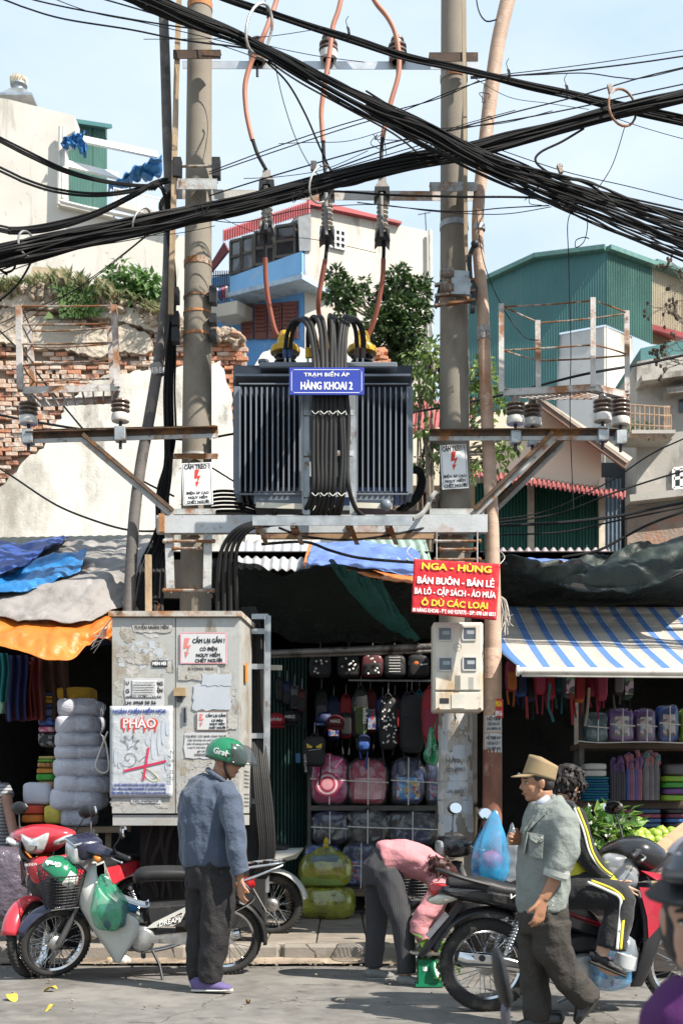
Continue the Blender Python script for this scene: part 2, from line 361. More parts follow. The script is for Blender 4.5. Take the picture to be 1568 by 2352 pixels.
def cracks(m,sc,wd,colr):
 t=m.node_tree;N=t.nodes;L=t.links;b=N['Principled BSDF'];cur=b.inputs['Base Color'].links[0].from_socket;tcn=N.new('ShaderNodeTexCoord');n=N.new('ShaderNodeTexNoise');n.inputs['Scale'].default_value=3;n.inputs['Detail'].default_value=6;L.new(tcn.outputs['Object'],n.inputs['Vector'])
 a=N.new('ShaderNodeVectorMath');a.operation='MULTIPLY_ADD';a.inputs[1].default_value=(.5,.5,.5);L.new(n.outputs['Color'],a.inputs[0]);L.new(tcn.outputs['Object'],a.inputs[2])
 v=N.new('ShaderNodeTexVoronoi');v.feature='DISTANCE_TO_EDGE';v.inputs['Scale'].default_value=sc;L.new(a.outputs[0],v.inputs['Vector']);l=N.new('ShaderNodeMath');l.operation='LESS_THAN';l.inputs[1].default_value=wd;L.new(v.outputs['Distance'],l.inputs[0])
 x=N.new('ShaderNodeMixRGB');L.new(l.outputs[0],x.inputs[0]);L.new(cur,x.inputs[1]);x.inputs[2].default_value=tuple(colr)+(1,);L.new(x.outputs[0],b.inputs['Base Color'])
cracks(asph,.45,.0035,(.085,.078,.068));cracks(conc,1.7,.010,(.07,.06,.05))
tile_m=M('paving_stone',(.26,.225,.185),.8,0,.22,2.4,.3,70,dirt=[((.19,.165,.14),.42,2.1),((.1,.09,.08),.2,6)])
sw=MB().box((0,13.4,.055),(24,7.1,.11)).build('sidewalk',M('grout',(.1,.09,.08),.9),kind='structure')
k=0
for j in range(7):
 for i in range(16):
  tw=.43;x=-3.44+i*tw;y=10.06+j*.43
  me=MB().box((x,y,.12+rnd(-.003,.003)),(.418,.418,.03),Matrix.Rotation(rnd(-.008,.008),3,'X')@Matrix.Rotation(rnd(-.008,.008),3,'Y'),.006).build('paving_tile',tile_m,sw,smooth=False)
kb=MB().box((0,9.74,.05),(24,.14,.1)).build('kerb',M('grout',(.1,.09,.08)),kind='structure')
x=-6.2
while x<6.5:
 l=rnd(.75,.95);mb=MB().box((x+l/2,9.74+rnd(-.006,.006),.06),(l-.015,.19,.165),Matrix.Rotation(rnd(-.01,.01),3,'Z')@Matrix.Rotation(-.05,3,'X'),.028);mb.build('kerb_stone',conc,kb,smooth=False);x+=l
gut=M('gutter_mortar',(.30,.24,.18),.9,0,.3,2,.5,60,dirt=[((.13,.10,.075),.45,2.2),((.42,.36,.29),.2,4)])
MB().grid(lambda u,v:(lerp(-7,7,u),lerp(9.42,9.66,v)+.05*nz3((u*20,0,3),1),.018+.02*v+.012*nz3((u*40,v*3,1),1)),90,4).build('gutter',gut,kind='structure')
mb=MB();random.seed(2)
for i in range(420):
 y=9.62-abs(random.gauss(0,.22))if i<260 else rnd(5,9.5);s_=rnd(.006,.017);mb.ell((rnd(-3.2,3.2),y,.018+s_*.4),(s_,s_*.8,s_*.6),None,5,3)
mb.build('grit',M('grit',(.22,.19,.15),.9,0,.4,3),kind='stuff')
def building(name,label,loc,cat='building'):return thing(name,label,cat,loc)
whitewall=M('white_wall',(.58,.555,.50),.9,0,.09,.8,.2,30,dirt=[((.43,.40,.345),.34,.6,(1,1,.3)),((.25,.23,.195),.17,1.5,(1.4,1.4,.22)),((.33,.31,.27),.12,6)])
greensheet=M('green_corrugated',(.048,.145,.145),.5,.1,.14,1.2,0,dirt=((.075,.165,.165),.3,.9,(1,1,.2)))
greensheet2=M('green_corrugated_sunlit',(.07,.165,.14),.5,.1,.14,1.2,0,dirt=((.12,.22,.18),.25,.9,(1,1,.2)))  # lighter copy of the green sheet, sunlight put into the colour
bluetarp=M('blue_tarpaulin',(.035,.16,.38),.5,0,.22,5,.5,22,spec=.4)
D=26.
b=building('white_building','white rendered house at far left with roof ventilator and green shed on its terrace',Pz(100,D,0))
zt=P(0,230,D).z
MB().prism([P(-60,215,D),P(20,228,D),P(172,266,D),P(172,300,D),P(146,318,D),P(146,468,D),P(262,500,D),P(440,548,D),P(440,1985,D),P(-60,1985,D)],(0,.5,0)).build('wall',whitewall,b,smooth=False)
MB().bar(P(262,470,D-.1),P(425,512,D-.1),.2,.12).build('ledge',whitewall,b,smooth=False);MB().bar(P(135,468,D-.1),P(262,497,D-.1),.15,.10).build('ledge',whitewall,b,smooth=False)
MB().tube([P(140,292,D-.15),P(136,470,D-.15)],.05).tube([P(147,292,D-.15),P(144,455,D-.15)],.04).tube([P(136,462,D-.15),P(200,478,D-.15),P(300,498,D-.15)],.05).build('drain_pipe',M('grey_plastic_pipe',(.55,.54,.5),.5),b)
c=P(44,232,D+.6)
MB().prism([c+Vector((-.4,-.4,-.1)),c+Vector((.4,-.4,-.1)),c+Vector((.4,.4,-.1)),c+Vector((-.4,.4,-.1))],(0,0,.05)).add([c+Vector((sx*.36,sy*.36,-.05))for sx,sy in((-1,-1),(1,-1),(1,1),(-1,1))]+[c+Vector((sx*.14,sy*.14,.22))for sx,sy in((-1,-1),(1,-1),(1,1),(-1,1))],[(0,1,5,4),(1,2,6,5),(2,3,7,6),(3,0,4,7)]).build('ventilator_base',M('zinc_sheet',(.42,.45,.47),.35,.8),b,smooth=False)
MB().lathe([(.13,0),(.13,.1),(.19,.14),(.19,.17)],Matrix.Translation(c+Vector((0,0,.2))),18).build('ventilator_neck',galv,b)
mb=MB()
for i in range(16):
 q=i*math.pi/8;mb.prism([c+Vector((math.cos(q)*.11,math.sin(q)*.11,.37)),c+Vector((math.cos(q)*.2,math.sin(q)*.2,.40)),c+Vector((math.cos(q+.35)*.2,math.sin(q+.35)*.2,.52)),c+Vector((math.cos(q+.3)*.1,math.sin(q+.3)*.1,.56))],(0.004,0,.004))
mb.lathe([(.11,.37),(.11,.5),(.07,.57),(.02,.585)],Matrix.Translation(c),16).build('ventilator_turbine',M('cream_steel',(.6,.55,.45),.45,.4),b,smooth=False)
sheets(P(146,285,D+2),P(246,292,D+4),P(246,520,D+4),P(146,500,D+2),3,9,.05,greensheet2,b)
MB().bar(P(140,276,D+1.8),P(248,292,D+3.9),.25,.09).build('shed_roof_edge',greensheet,b,smooth=False)
for a_,b_ in(((188,320),(360,356)),((143,374),(270,405))):MB().bar(P(a_[0],a_[1],D+.4),P(b_[0],b_[1],D+1.5),.1,.13).build('terrace_beam',M('white_paint',(.78,.78,.76),.5,var=.05),b,smooth=False)
mb=MB()
for i in range(22):
 x=lerp(262,378,i/21);mb.tube([P(x,lerp(468,495,i/21),D),P(x,lerp(430,458,i/21),D)],.012,5)
mb.tube([P(262,432,D),P(378,459,D)],.02,6).tube([P(262,448,D),P(378,475,D)],.015,6).build('railing',M('white_paint',(.78,.78,.76),.5,var=.05),b)
mb=MB();mb.grid(lambda u,v:P(lerp(250,372,u),lerp(424,352,u)+v*lerp(22,44,u)+4*math.sin(u*9),D+.8+.4*v)+Vector((0,.25*nz3((u*8,v*6,1)),.12*nz3((u*9,v*3,5)))),26,8)
mb.build('tarpaulin',bluetarp,label='crumpled blue tarpaulin stretched over the terrace of the white building',cat='tarpaulin',thick=.02)
mb=MB();mb.grid(lambda u,v:P(lerp(146,196,u)+6*math.sin(v*7+u*3),lerp(318,300,u)+v*(22+40*u*u),D-.3)+Vector((0,.2*nz3((u*7,v*7,2)),.1*nz3((u*6,v*5,7)))),16,10)
mb.build('torn_tarpaulin',bluetarp,label='small torn blue tarpaulin rag dangling below the corner of the white house roof',cat='tarpaulin',thick=.02)
D0=27.;c0=Pz(700,D0,0);dl=Vector((-1.85,1.40,0)).normalized();dr=Vector((2.9,1.2,0)).normalized()
def BL(x,y,off=0.):
 k=(x-CX)/F;c=c0+nl*off;t=(k*c.y-c.x)/(dl.x-k*dl.y);return P(x,y,c.y+dl.y*t)
def BR(x,y):
 k=(x-CX)/F;t=(k*c0.y-c0.x)/(dr.x-k*dr.y);return P(x,y,c0.y+dr.y*t)
nl=dl.cross(Vector((0,0,1))).normalized();nl=nl if nl.y<0 else-nl
nr=dr.cross(Vector((0,0,1))).normalized();nr=nr if nr.y<0 else-nr
b=building('blue_balcony_house','tall house with blue balcony, dark windows and red sheet roof behind the transformer',c0)
cream=M('cream_render',(.53,.485,.425),.9,0,.08,.9,.1,30,dirt=[((.36,.32,.275),.34,.9,(1,1,.3)),((.19,.17,.15),.17,1.4,(1.3,1.3,.25))])
bluep=M('blue_wall_paint',(.10,.26,.52),.85,0,.1,1.2,dirt=((.22,.36,.55),.2,2))
bluel=M('light_blue_paint',(.20,.42,.70),.8,0,.1,1.5,dirt=((.3,.45,.6),.2,3))
redsheet=M('red_roof_sheet',(.30,.045,.05),.55,.1,.2,2,dirt=((.17,.03,.03),.3,2))
glassd=M('dark_window_glass',(.03,.035,.04),.08,0,.2,3,spec=.8)
frame_m=M('window_frame',(.10,.085,.07),.5)
MB().prism([BR(700,472),BR(988,532),BR(988,1985),BR(700,1985)],-nr*4).build('side_wall',cream,b,smooth=False)
MB().prism([BL(698,600),BL(470,640),BL(470,1985),BL(698,1985)],-nl*3).build('front_wall',bluep,b,smooth=False)
MB().prism([BL(698,500)+nl*.0,BL(528,560),BL(528,655),BL(698,600)],-nl*.5).build('dark_loggia',glassd,b,smooth=False)
for x0,x1,y0,y1 in((532,556,556,630),(558,584,548,622),(588,632,536,610),(636,680,522,592)):
 fr=MB()
 for a_,b_ in(((x0,y0),(x0,y1)),((x1,y0-6),(x1,y1-6)),((x0,y0),(x1,y0-6)),((x0,y1),(x1,y1-6)),((x0,(y0+y1)/2),(x1,(y0+y1)/2-6))):fr.bar(BL(*a_)+nl*.03,BL(*b_)+nl*.03,.06,.06,nl)
 fo=fr.build('window_frame',frame_m,b,smooth=False)
 MB().prism([BL(x0,y0)+nl*.012,BL(x1,y0-6)+nl*.012,BL(x1,y1-6)+nl*.012,BL(x0,y1)+nl*.012],nl*.008).build('window_pane',M('window_pane_'+('grey' if x0<560 else 'dark'),(.16,.18,.2)if x0<560 else(.04,.045,.045),.1,spec=.8),fo,smooth=False)
MB().prism([BR(683,500)+nr*.02,BR(712,494)+nr*.02,BR(712,578)+nr*.02,BR(686,578)+nr*.02],nr*.03).build('corner_window',M('grey_glass',(.22,.23,.24),.15,spec=.7),b,smooth=False)
o=nl*0.6
MB().prism([BL(690,578,0.6),BL(528,636,0.6),BL(528,672,0.6),BL(690,628,0.6)],-nl*.12).prism([BL(690,578,0.6),BL(690,628,0.6),BL(690,628),BL(690,578)],nr*.1).build('balcony_parapet',bluel,b,smooth=False)
MB().prism([BL(693,628,0.6*1.06),BL(524,672,0.6*1.06),BL(524,682,0.6*1.06),BL(693,640,0.6*1.06)],-nl*1.2).build('balcony_slab',M('pale_blue_concrete',(.35,.45,.55),.85,dirt=((.2,.22,.25),.3,3)),b,smooth=False)
for k in range(9):
 u0,u1=k/9,(k+1)/9
 q=lambda u,v:BL(lerp(712,512,u),lerp(lerp(462,530,u),lerp(490,556,u),v),0.6*lerp(.9,1.15,v))
 corr(MB(),q(u0,0),q(u1,0),q(u1,1),q(u0,1),4,.03).build('roof_sheet',redsheet,b,smooth=False)
MB().prism([BL(514,556,0.6*.7),BL(484,605,0.6*.7),BL(484,625,0.6*.7),BL(524,575,0.6*.7)],-nl*.06).build('lower_roof',M('maroon_roof',(.14,.03,.035),.6),b,smooth=False)
MB().prism([BR(704,462)+nr*.15,BR(916,515)+nr*.15,BR(916,520)+nr*.15,BR(704,476)+nr*.15],-nr*2).build('roof_edge',redsheet,b,smooth=False)
for x0,x1 in((557,585),(589,616),(620,650),(653,686)):
 yy=lambda x:704-(x-557)*.085
 sh=MB().prism([BL(x0,yy(x0))+nl*.03,BL(x1,yy(x1))+nl*.03,BL(x1,780)+nl*.03,BL(x0,780)+nl*.03],nl*.03).build('shutter',M('brown_shutter',(.13,.04,.03),.6,dirt=((.2,.09,.06),.2,5)),b,smooth=False)
 mb=MB()
 for j in range(7):y=yy(x0)+6+j*9;mb.bar(BL(x0+3,y)+nl*.07,BL(x1-3,y)+nl*.07,.03,.05,nl)
 mb.build('louvre',M('brown_shutter',(.13,.04,.03)),sh,smooth=False)
mb=MB()
for i in range(9):x=486+i*5;mb.tube([BL(x,622,0.6*.8),BL(x,700,0.6*.8)],.015,5)
for y in(630,655,680):mb.tube([BL(486,y+4,0.6*.8),BL(527,y,0.6*.8)],.015,5)
mb.build('balcony_bars',blacksteel,b)
MB().prism([BL(484,702,0.6),BL(545,690,0.6),BL(545,720,0.6),BL(484,730,0.6)],-nl).build('lower_balcony',cream,b,smooth=False)
for k in range(5):MB().grid(lambda u,v:BL(488+k*8+6*u,660+26*v+3*math.sin(k),0.6*.85)+nl*.05*math.sin(u*8),4,4).build('hanging_laundry',M('laundry_'+str(k%3),[(.35,.08,.1),(.5,.5,.5),(.1,.12,.25)][k%3],.9),b,thick=.01)
fr=MB()
for x in(757,768,779,790):fr.bar(BR(x,526+(x-757)*.25)+nr*.05,BR(x,568+(x-757)*.25)+nr*.05,.04,.04,nr)
for y in(526,540,554,568):fr.bar(BR(756,y)+nr*.05,BR(792,y+8)+nr*.05,.04,.04,nr)
fo=fr.build('barred_window',M('grille_white',(.6,.6,.58),.5),b,smooth=False)
MB().prism([BR(757,526)+nr*.004,BR(791,534)+nr*.004,BR(791,577)+nr*.004,BR(757,569)+nr*.004],nr*.01).build('window_pane',glassd,fo,smooth=False)
MB().tube([BR(982,535)+nr*.12,BR(984,800)+nr*.12],.05).build('drain_pipe',M('grey_plastic_pipe',(.55,.54,.5)),b)
MB().tube([BR(978,530),BR(976,488)],.012,5).tube([BR(960,493),BR(988,488)],.01,5).build('aerial',blacksteel,b)
mb=MB().lathe([(.02,-.12),(.28,-.04),(.36,.05),(.34,.05),(.26,-.02),(.02,-.1)],Matrix.Translation(BR(905,512)-nr*.6)@Matrix.Rotation(R(70),4,'X'),18).build('satellite_dish',M('white_paint',(.78,.78,.76)),b)
D0g=26.;c0=Pz(1391,D0g,0);dlg=Vector((Pz(1085,27.5,0)-c0)).normalized();drg=(Pz(1497,26.9,0)-c0).normalized()
def onface(c0,dd):
 def f(x,y):
  k=(x-CX)/F;t=(k*c0.y-c0.x)/(dd.x-k*dd.y);return P(x,y,c0.y+dd.y*t)
 return f
GL=onface(c0,dlg);GR=onface(c0,drg)
ng=Vector((dlg.y,-dlg.x,0));ng=ng if ng.y<0 else-ng
ngr=Vector((drg.y,-drg.x,0));ngr=ngr if ngr.y<0 else-ngr
b=building('green_sheet_building','tall building clad in dark green corrugated sheets, right of the right pole',c0)
xs=[1020,1072,1124,1176,1230,1284,1338,1391];ty=lambda x:(lerp(690,592,(x-1020)/210)if x<1230 else lerp(592,574,(x-1230)/161))
for x0,x1 in zip(xs,xs[1:]):corr(MB(),GL(x0,ty(x0)),GL(x1,ty(x1)),GL(x1,1980 if x1<1260 else lerp(770,745,(x1-1253)/138)),GL(x0,1980 if x0<1260 else lerp(770,745,(x0-1253)/138)),9,.009).build('cladding_sheet',greensheet,b,smooth=False)
for i in range(3):
 x0,x1=lerp(1391,1497,i/3),lerp(1391,1497,(i+1)/3)
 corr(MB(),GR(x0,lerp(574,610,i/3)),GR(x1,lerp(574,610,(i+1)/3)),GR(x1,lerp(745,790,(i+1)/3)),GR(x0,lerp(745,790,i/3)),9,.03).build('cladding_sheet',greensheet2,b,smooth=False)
MB().bar(GL(1078,662),GL(1230,592),.3,.1).bar(GL(1228,592),GL(1391,572),.3,.1).bar(GR(1391,572),GR(1500,611),.3,.1).build('roof_trim',M('green_trim',(.09,.2,.18),.5),b,smooth=False)
MB().prism([GL(1253,772)-ng*.05,GL(1391,747)-ng*.05,GL(1391,1985)-ng*.05,GL(1253,1985)-ng*.05],-ng*.5).build('lower_wall',M('grey_white_render',(.55,.55,.54),.9,0,.08,.8,dirt=((.36,.35,.34),.25,1)),b,smooth=False)
MB().prism([GR(1391,747)-ngr*.05,GR(1455,772)-ngr*.05,GR(1455,1985)-ngr*.05,GR(1391,1985)-ngr*.05],-ngr*.5).build('stained_wall',M('stained_render',(.6,.57,.51),.9,0,.1,1,dirt=[((.25,.22,.18),.4,1.2,(1,1,.4)),((.4,.36,.3),.3,2.4,(1,1,.4))]),b,smooth=False)
b=building('beige_sheet_building','building with beige corrugated side wall at the right edge behind bare branches',Pz(1530,28,0))
sheets(P(1494,608,28),P(1600,648,29),P(1600,800,29),P(1494,790,28),3,9,.03,M('beige_corrugated',(.42,.37,.27),.55,.1,.12,1.2),b)
MB().bar(P(1494,606,27.9),P(1605,646,28.9),.4,.1).build('roof_trim',M('green_trim',(.09,.2,.18)),b,smooth=False)
MB().prism([P(1495,744,27.6),P(1600,772,27.6),P(1600,784,27.6),P(1495,756,27.6)],(0,.8,.25)).build('red_roof',redsheet,b,smooth=False)
D=18.;b=building('beige_gable_house','beige gable ended house with red awning and green corrugated shopfront',Pz(1240,D,0))
beige=M('beige_render',(.66,.57,.44),.9,0,.07,.9,.1,30,dirt=((.48,.40,.31),.2,1.1,(1,1,.4)))
MB().prism([P(940,1000,D),P(1080,962,D),P(1215,922,D),P(1255,928,D),P(1380,1030,D),P(1380,1115,D),P(940,1115,D)],(0,3,0)).build('gable_wall',beige,b,smooth=False)
fib=M('fibre_cement',(.36,.30,.25),.85,0,.15,2,dirt=((.2,.17,.14),.35,3))
corr(MB(),P(1235,912,D-.5),P(1240,915,D+2.5),P(1452,1052,D+2.5),P(1440,1062,D-.5),9,.04).build('roof_sheet',fib,b,smooth=False,thick=.03)
MB().bar(P(1235,922,D-.45),P(1440,1070,D-.45),.06,.12).build('barge_board',M('brown_board',(.18,.12,.09),.8),b,smooth=False)
for i in range(4):
 x0,x1=lerp(1085,1436,i/4),lerp(1085,1436,(i+1)/4);y0,y1=lerp(1075,1128,i/4),lerp(1075,1128,(i+1)/4)
 corr(MB(),P(x0,y0,D),P(x1,y1,D),P(x1,y1+15,D-1.2),P(x0,y0+15,D-1.2),8,.035).build('awning_sheet',M('red_awning_sheet',(.30,.085,.08),.6,.05,.15,3,dirt=((.20,.07,.065),.3,3)),b,smooth=False,thick=.012)
sheets(P(1090,1110,D-.1),P(1212,1110,D-.1),P(1212,2030,D-.1),P(1090,2030,D-.1),2,8,.03,M('green_shopfront_sheet',(.03,.14,.105),.5,.1,.12,1.5),b)
sheets(P(1224,1110,D-.1),P(1376,1120,D-.1),P(1376,2030,D-.1),P(1224,2030,D-.1),3,7,.03,M('green_shopfront_sheet'),b)
for x in(1218,1380):MB().box(P(x,1220,D-.14),(.09,.1,1.6)).build('post',M('cream_post',(.6,.53,.42),.8),b,smooth=False)
b=building('red_tiled_roof_house','low house with faded red roof, half hidden behind the pale green tree',Pz(985,19.5,0))
corr(MB(),P(930,925,21),P(1090,915,21),P(1080,985,18.6),P(925,985,18.6),14,.05).build('roof_sheet',M('faded_red_roof',(.36,.10,.09),.75,0,.2,3,dirt=((.2,.07,.06),.35,4)),b,smooth=False,thick=.03)
MB().prism([P(935,990,19),P(1080,985,19),P(1080,2030,19),P(935,2030,19)],(0,2,0)).build('wall',M('tan_wall',(.42,.36,.28),.9),b,smooth=False)
corr(MB(),P(965,1085,18.4),P(1015,1080,18.4),P(1015,1200,18.4),P(965,1200,18.4),6,.03).build('maroon_sheet',M('maroon_sheet',(.13,.03,.03),.6),b,smooth=False)
D=21.;b=building('grey_apartment','weathered grey apartment wall with barred balcony at the right edge',Pz(1510,D,0))
grey=M('grey_weathered_render',(.36,.34,.31),.9,0,.12,.9,.15,25,dirt=[((.16,.14,.12),.34,1.0,(1,1,.4)),((.46,.43,.38),.2,2)])
MB().prism([P(1462,830,D),P(1640,800,D),P(1640,2030,D),P(1455,2030,D)],(0,2.5,0)).build('wall',grey,b,smooth=False)
MB().prism([P(1470,800,D+.6),P(1640,765,D+.6),P(1640,850,D+.6),P(1470,870,D+.6)],(0,2,0)).build('roof_band',greensheet,b,smooth=False)
MB().bar(P(1440,1150,D-.15),P(1640,1128,D-.15),.35,.12).bar(P(1465,880,D-.2),P(1640,858,D-.2),.5,.1).bar(P(1525,905,D-.15),P(1640,893,D-.15),.35,.1).build('ledge',grey,b,smooth=False)
brickpatch=MB().prism([P(1440,1165,D-.05),P(1640,1150,D-.05),P(1640,2030,D-.05),P(1438,2030,D-.05)],(0,.04,0)).build('bare_patch',M('rubble_mortar',(.26,.2,.16),.95,0,.3,3,.6,20,dirt=((.33,.17,.11),.4,2.5)),b,smooth=False)
fr=MB()
for i in range(7):x=1446+i*11;fr.tube([P(x,930+i*1.,D-.75),P(x,1002+i,D-.75)],.013,5)
for i in range(5):fr.tube([P(1524+i*4,932,D-.7+i*.14),P(1524+i*4,1006,D-.7+i*.14)],.013,5)
for y in(930,950,975,1002):fr.tube([P(1446,y,D-.75),P(1522,y+5,D-.75),P(1542,y+4,D)],.016,5)
fr.build('balcony_cage',M('rusty_grille',(.34,.24,.17),.8,.2,.3,8),b)
MB().box(P(1486,1008,D-.4),(.75,.8,.06)).build('balcony_floor',grey,b,smooth=False)
mb=MB();clumps(mb,[(P(1470,985,D-.5),.16),(P(1490,992,D-.5),.14),(P(1455,975,D-.5),.12)],18,.09,.05);mb.build('balcony_plants',leafmat('balcony_leaf',(.03,.09,.02),(.10,.19,.05)),b,smooth=False)
fr=MB()
for a_,b_ in(((1545,1078),(1545,1122)),((1545,1078),(1600,1070)),((1545,1122),(1600,1116)),((1563,1076),(1563,1120)),((1545,1100),(1600,1093))):fr.bar(P(*a_,D-.04),P(*b_,D-.04),.05,.05,(0,-1,0))
fo=fr.build('window_frame',M('white_paint',(.78,.78,.76)),b,smooth=False)
MB().prism([P(1546,1078,D-.012),P(1600,1070,D-.012),P(1600,1116,D-.012),P(1546,1122,D-.012)],(0,-.006,0)).build('window_pane',glassd,fo,smooth=False)
MB().prism([P(1558,918,D-.012),P(1600,914,D-.012),P(1600,945,D-.012),P(1558,948,D-.012)],(0,-.02,0)).build('upper_window',glassd,b,smooth=False)
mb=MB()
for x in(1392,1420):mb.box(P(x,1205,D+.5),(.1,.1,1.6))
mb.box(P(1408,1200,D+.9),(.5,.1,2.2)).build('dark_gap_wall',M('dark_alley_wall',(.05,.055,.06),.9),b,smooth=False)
corr(MB(),P(1378,1095,D-.2),P(1425,1100,D-.2),P(1425,2030,D-.2),P(1378,2030,D-.2),5,.03).build('blue_grey_sheet',M('blue_grey_sheet',(.12,.16,.2),.6),b,smooth=False)
D=21.;rw=thing('ruined_wall','ruined party wall of bare bricks and stained white plaster on the left','wall',Pz(250,D,0))
plaster=M('old_white_plaster',(.70,.67,.60),.95,0,.08,.9,.25,25,dirt=[((.36,.33,.28),.32,.55,(1,1,.5)),((.15,.135,.12),.24,1.3,(1,1,.35)),((.1,.09,.08),.1,3,(1,1,.35))])
mortar=M('earthy_mortar',(.40,.325,.26),.95,0,.2,2,.7,14,dirt=[((.50,.42,.34),.4,1.2),((.17,.13,.10),.22,1.7)])
cement=M('crumbled_cement',(.50,.43,.345),.95,0,.2,1.4,.8,9,dirt=[((.31,.25,.19),.42,.9,(.5,1,1.6)),((.13,.105,.08),.2,1.8)])
top=[(-60,668),(60,655),(140,640),(220,660),(300,690),(380,722),(440,735),(500,748),(560,764),(600,800)]
def topy(x):
 for(a,ya),(b_,yb)in zip(top,top[1:]):
  if a<=x<=b_:return lerp(ya,yb,(x-a)/(b_-a))
 return 800
core=[P(x,topy(x)+6+rnd(-3,3),D+.12)for x in range(-60,561,10)]+[P(566,900,D+.12),P(560,2030,D+.12),P(-60,2030,D+.12)]
MB().prism(core,(0,.5,0)).build('wall_core',mortar,rw,smooth=False)
def jag(pts,step=9,j=3.5):
 o=[]
 for i in range(len(pts)):
  a,b_=pts[i],pts[(i+1)%len(pts)];n=max(1,int(math.hypot(b_[0]-a[0],b_[1]-a[1])/step))
  for k in range(n):o.append((lerp(a[0],b_[0],k/n)+rnd(-j,j),lerp(a[1],b_[1],k/n)+rnd(-j,j)))
 return o
pl=jag([(-60,2030),(-60,1128),(5,1118),(40,1082),(62,1052),(100,1030),(118,985),(140,960),(150,925),(178,905),(205,880),(240,862),(290,858),(330,850),(400,842),(480,838),(505,830),(520,868),(532,900),(535,960),(538,1100),(560,2030)])
MB().prism([P(x,y,D-.07)for x,y in pl],(0,.16,0)).build('plaster',plaster,rw,smooth=False)
pr=jag([(596,815),(628,800),(650,795),(700,800),(760,805),(838,800),(858,806),(868,835),(862,870),(850,2030),(580,2030),(560,900)])
MB().prism([P(x,y,D-.05)for x,y in pr],(0,.5,0)).build('plaster',M('bright_white_plaster',(.72,.70,.65),.95,0,.07,1,.3,20,dirt=((.3,.27,.23),.12,1.5)),rw,smooth=False)
cb=jag([(-60,715),(40,705),(60,722),(130,735),(160,745),(250,760),(290,745),(345,772),(352,800),(330,812),(290,806),(220,818),(140,800),(90,800),(40,790),(-60,780)],8,4)
MB().prism([P(x,y,D-.10)for x,y in cb],(0,.2,0)).build('cement_band',cement,rw,smooth=False)
cb=jag([(-60,670),(50,660),(120,668),(220,690),(330,712),(390,738),(470,758),(560,772),(556,782),(470,775),(380,768),(300,740),(200,722),(100,706),(-60,700)],8,3)
MB().prism([P(x,y,D-.14)for x,y in cb],(0,.55,0)).build('cement_capping',cement,rw,smooth=False)
def inpoly(x,y,pg):
 c=False;j=len(pg)-1
 for i in range(len(pg)):
  if(pg[i][1]>y)!=(pg[j][1]>y)and x<(pg[j][0]-pg[i][0])*(y-pg[i][1])/(pg[j][1]-pg[i][1])+pg[i][0]:c=not c
  j=i
 return c
bricks=[]
bw,bh=28.5,10.4
for r_ in range(62):
 y=690+r_*bh
 for c_ in range(-2,23):
  x=c_*bw+(bw/2 if r_%2 else 0)+rnd(-1,1)
  if y<topy(x)+22 or x>562 or y>1150 or inpoly(x,y,pl)or(y>1100 and x>60):continue
  if 705<y<806 and x<345 and inpoly(x,y,cb):continue
  if rnd(0,1)<(.22 if x<330 and y<860 else.06):continue
  bricks.append((x,y,rnd(0,1)))
bm_=[M('brick_orange',(.47,.215,.125),.95,0,.25,5,.6,30,dirt=((.2,.11,.07),.25,6)),M('brick_pale',(.52,.355,.26),.95,0,.22,6,.6,30,dirt=((.55,.47,.40),.3,5)),M('brick_red',(.39,.18,.115),.95,0,.25,5,.6,30,dirt=((.14,.08,.06),.35,5)),M('brick_limed',(.56,.48,.41),.95,0,.15,6,.6,30,dirt=((.38,.2,.13),.3,5))]
bmesh_data=[]
for m_ in bm_:
 for v in range(2):
  mb=MB().box((0,0,0),(.224,.1,.071),None,.008)
  for q in mb.v:q+=Vector((nz3(q,20,v*5),nz3(q,20,9+v),nz3(q,20,17+v)))*.008
  me=bpy.data.meshes.new('brick');me.from_pydata([q[:]for q in mb.v],[],mb.f);me.materials.append(m_);bmesh_data.append(me)
rest=[MB()for _ in range(4)]
random.shuffle(bricks)
for i,(x,y,t)in enumerate(bricks):
 if x>480:k=random.choice([0,0,0,1,2])
 elif x<200:k=random.choice([0,1,1,1,3,3,2])
 else:k=random.choice([0,1,2,3,3])
 p=P(x,y,D+.02+rnd(-.02,.02));rt=(rnd(-.04,.04),rnd(-.05,.05),rnd(-.06,.06))
 if i<300:
  o=bpy.data.objects.new('brick',bmesh_data[k*2+i%2]);COL.objects.link(o);o.parent=rw;o.location=p-Pz(250,D,0);o.rotation_euler=rt;s_=rnd(.9,1.04);o.scale=(s_*random.choice([1,1,1,.55]),1,1)
 else:rest[k].box(p,(.2,.1,.06),Matrix.Rotation(rt[1],3,'Y'),.008)
for k in range(4):
 if rest[k].v:rest[k].build('loose_bricks',bm_[k],rw,smooth=False,kind='stuff')
mb=MB()
for i in range(240):
 x=rnd(-20,560);y=topy(x)+rnd(2,34);s_=rnd(.03,.13);mb.ell(P(x,y,D-rnd(.05,.2)),(s_,s_*.7,s_*.55),Matrix.Rotation(rnd(0,3),3,'Y'),6,4)
mb.build('rubble',M('rubble',(.31,.25,.19),.95,0,.3,4,.5,30,dirt=((.36,.16,.09),.3,3)),rw,smooth=False,kind='stuff')
mb=MB()
for i in range(26):
 x=rnd(860,884);y=rnd(795,905);mb.box(P(x,y,D-.1+rnd(-.05,.05)),(rnd(.1,.2),.12,.065),Matrix.Rotation(rnd(-.2,.2),3,'Y'),.01)
mb.build('broken_brick_edge',bm_[0],rw,smooth=False,kind='stuff')
MB().prism([P(75,612,D+.3),P(160,618,D+.3),P(158,668,D+.3),P(60,668,D+.3)],(0,.5,0)).build('parapet_block',M('sandy_block',(.45,.36,.25),.95,dirt=((.3,.22,.15),.3,2)),rw,smooth=False)
mb=MB()
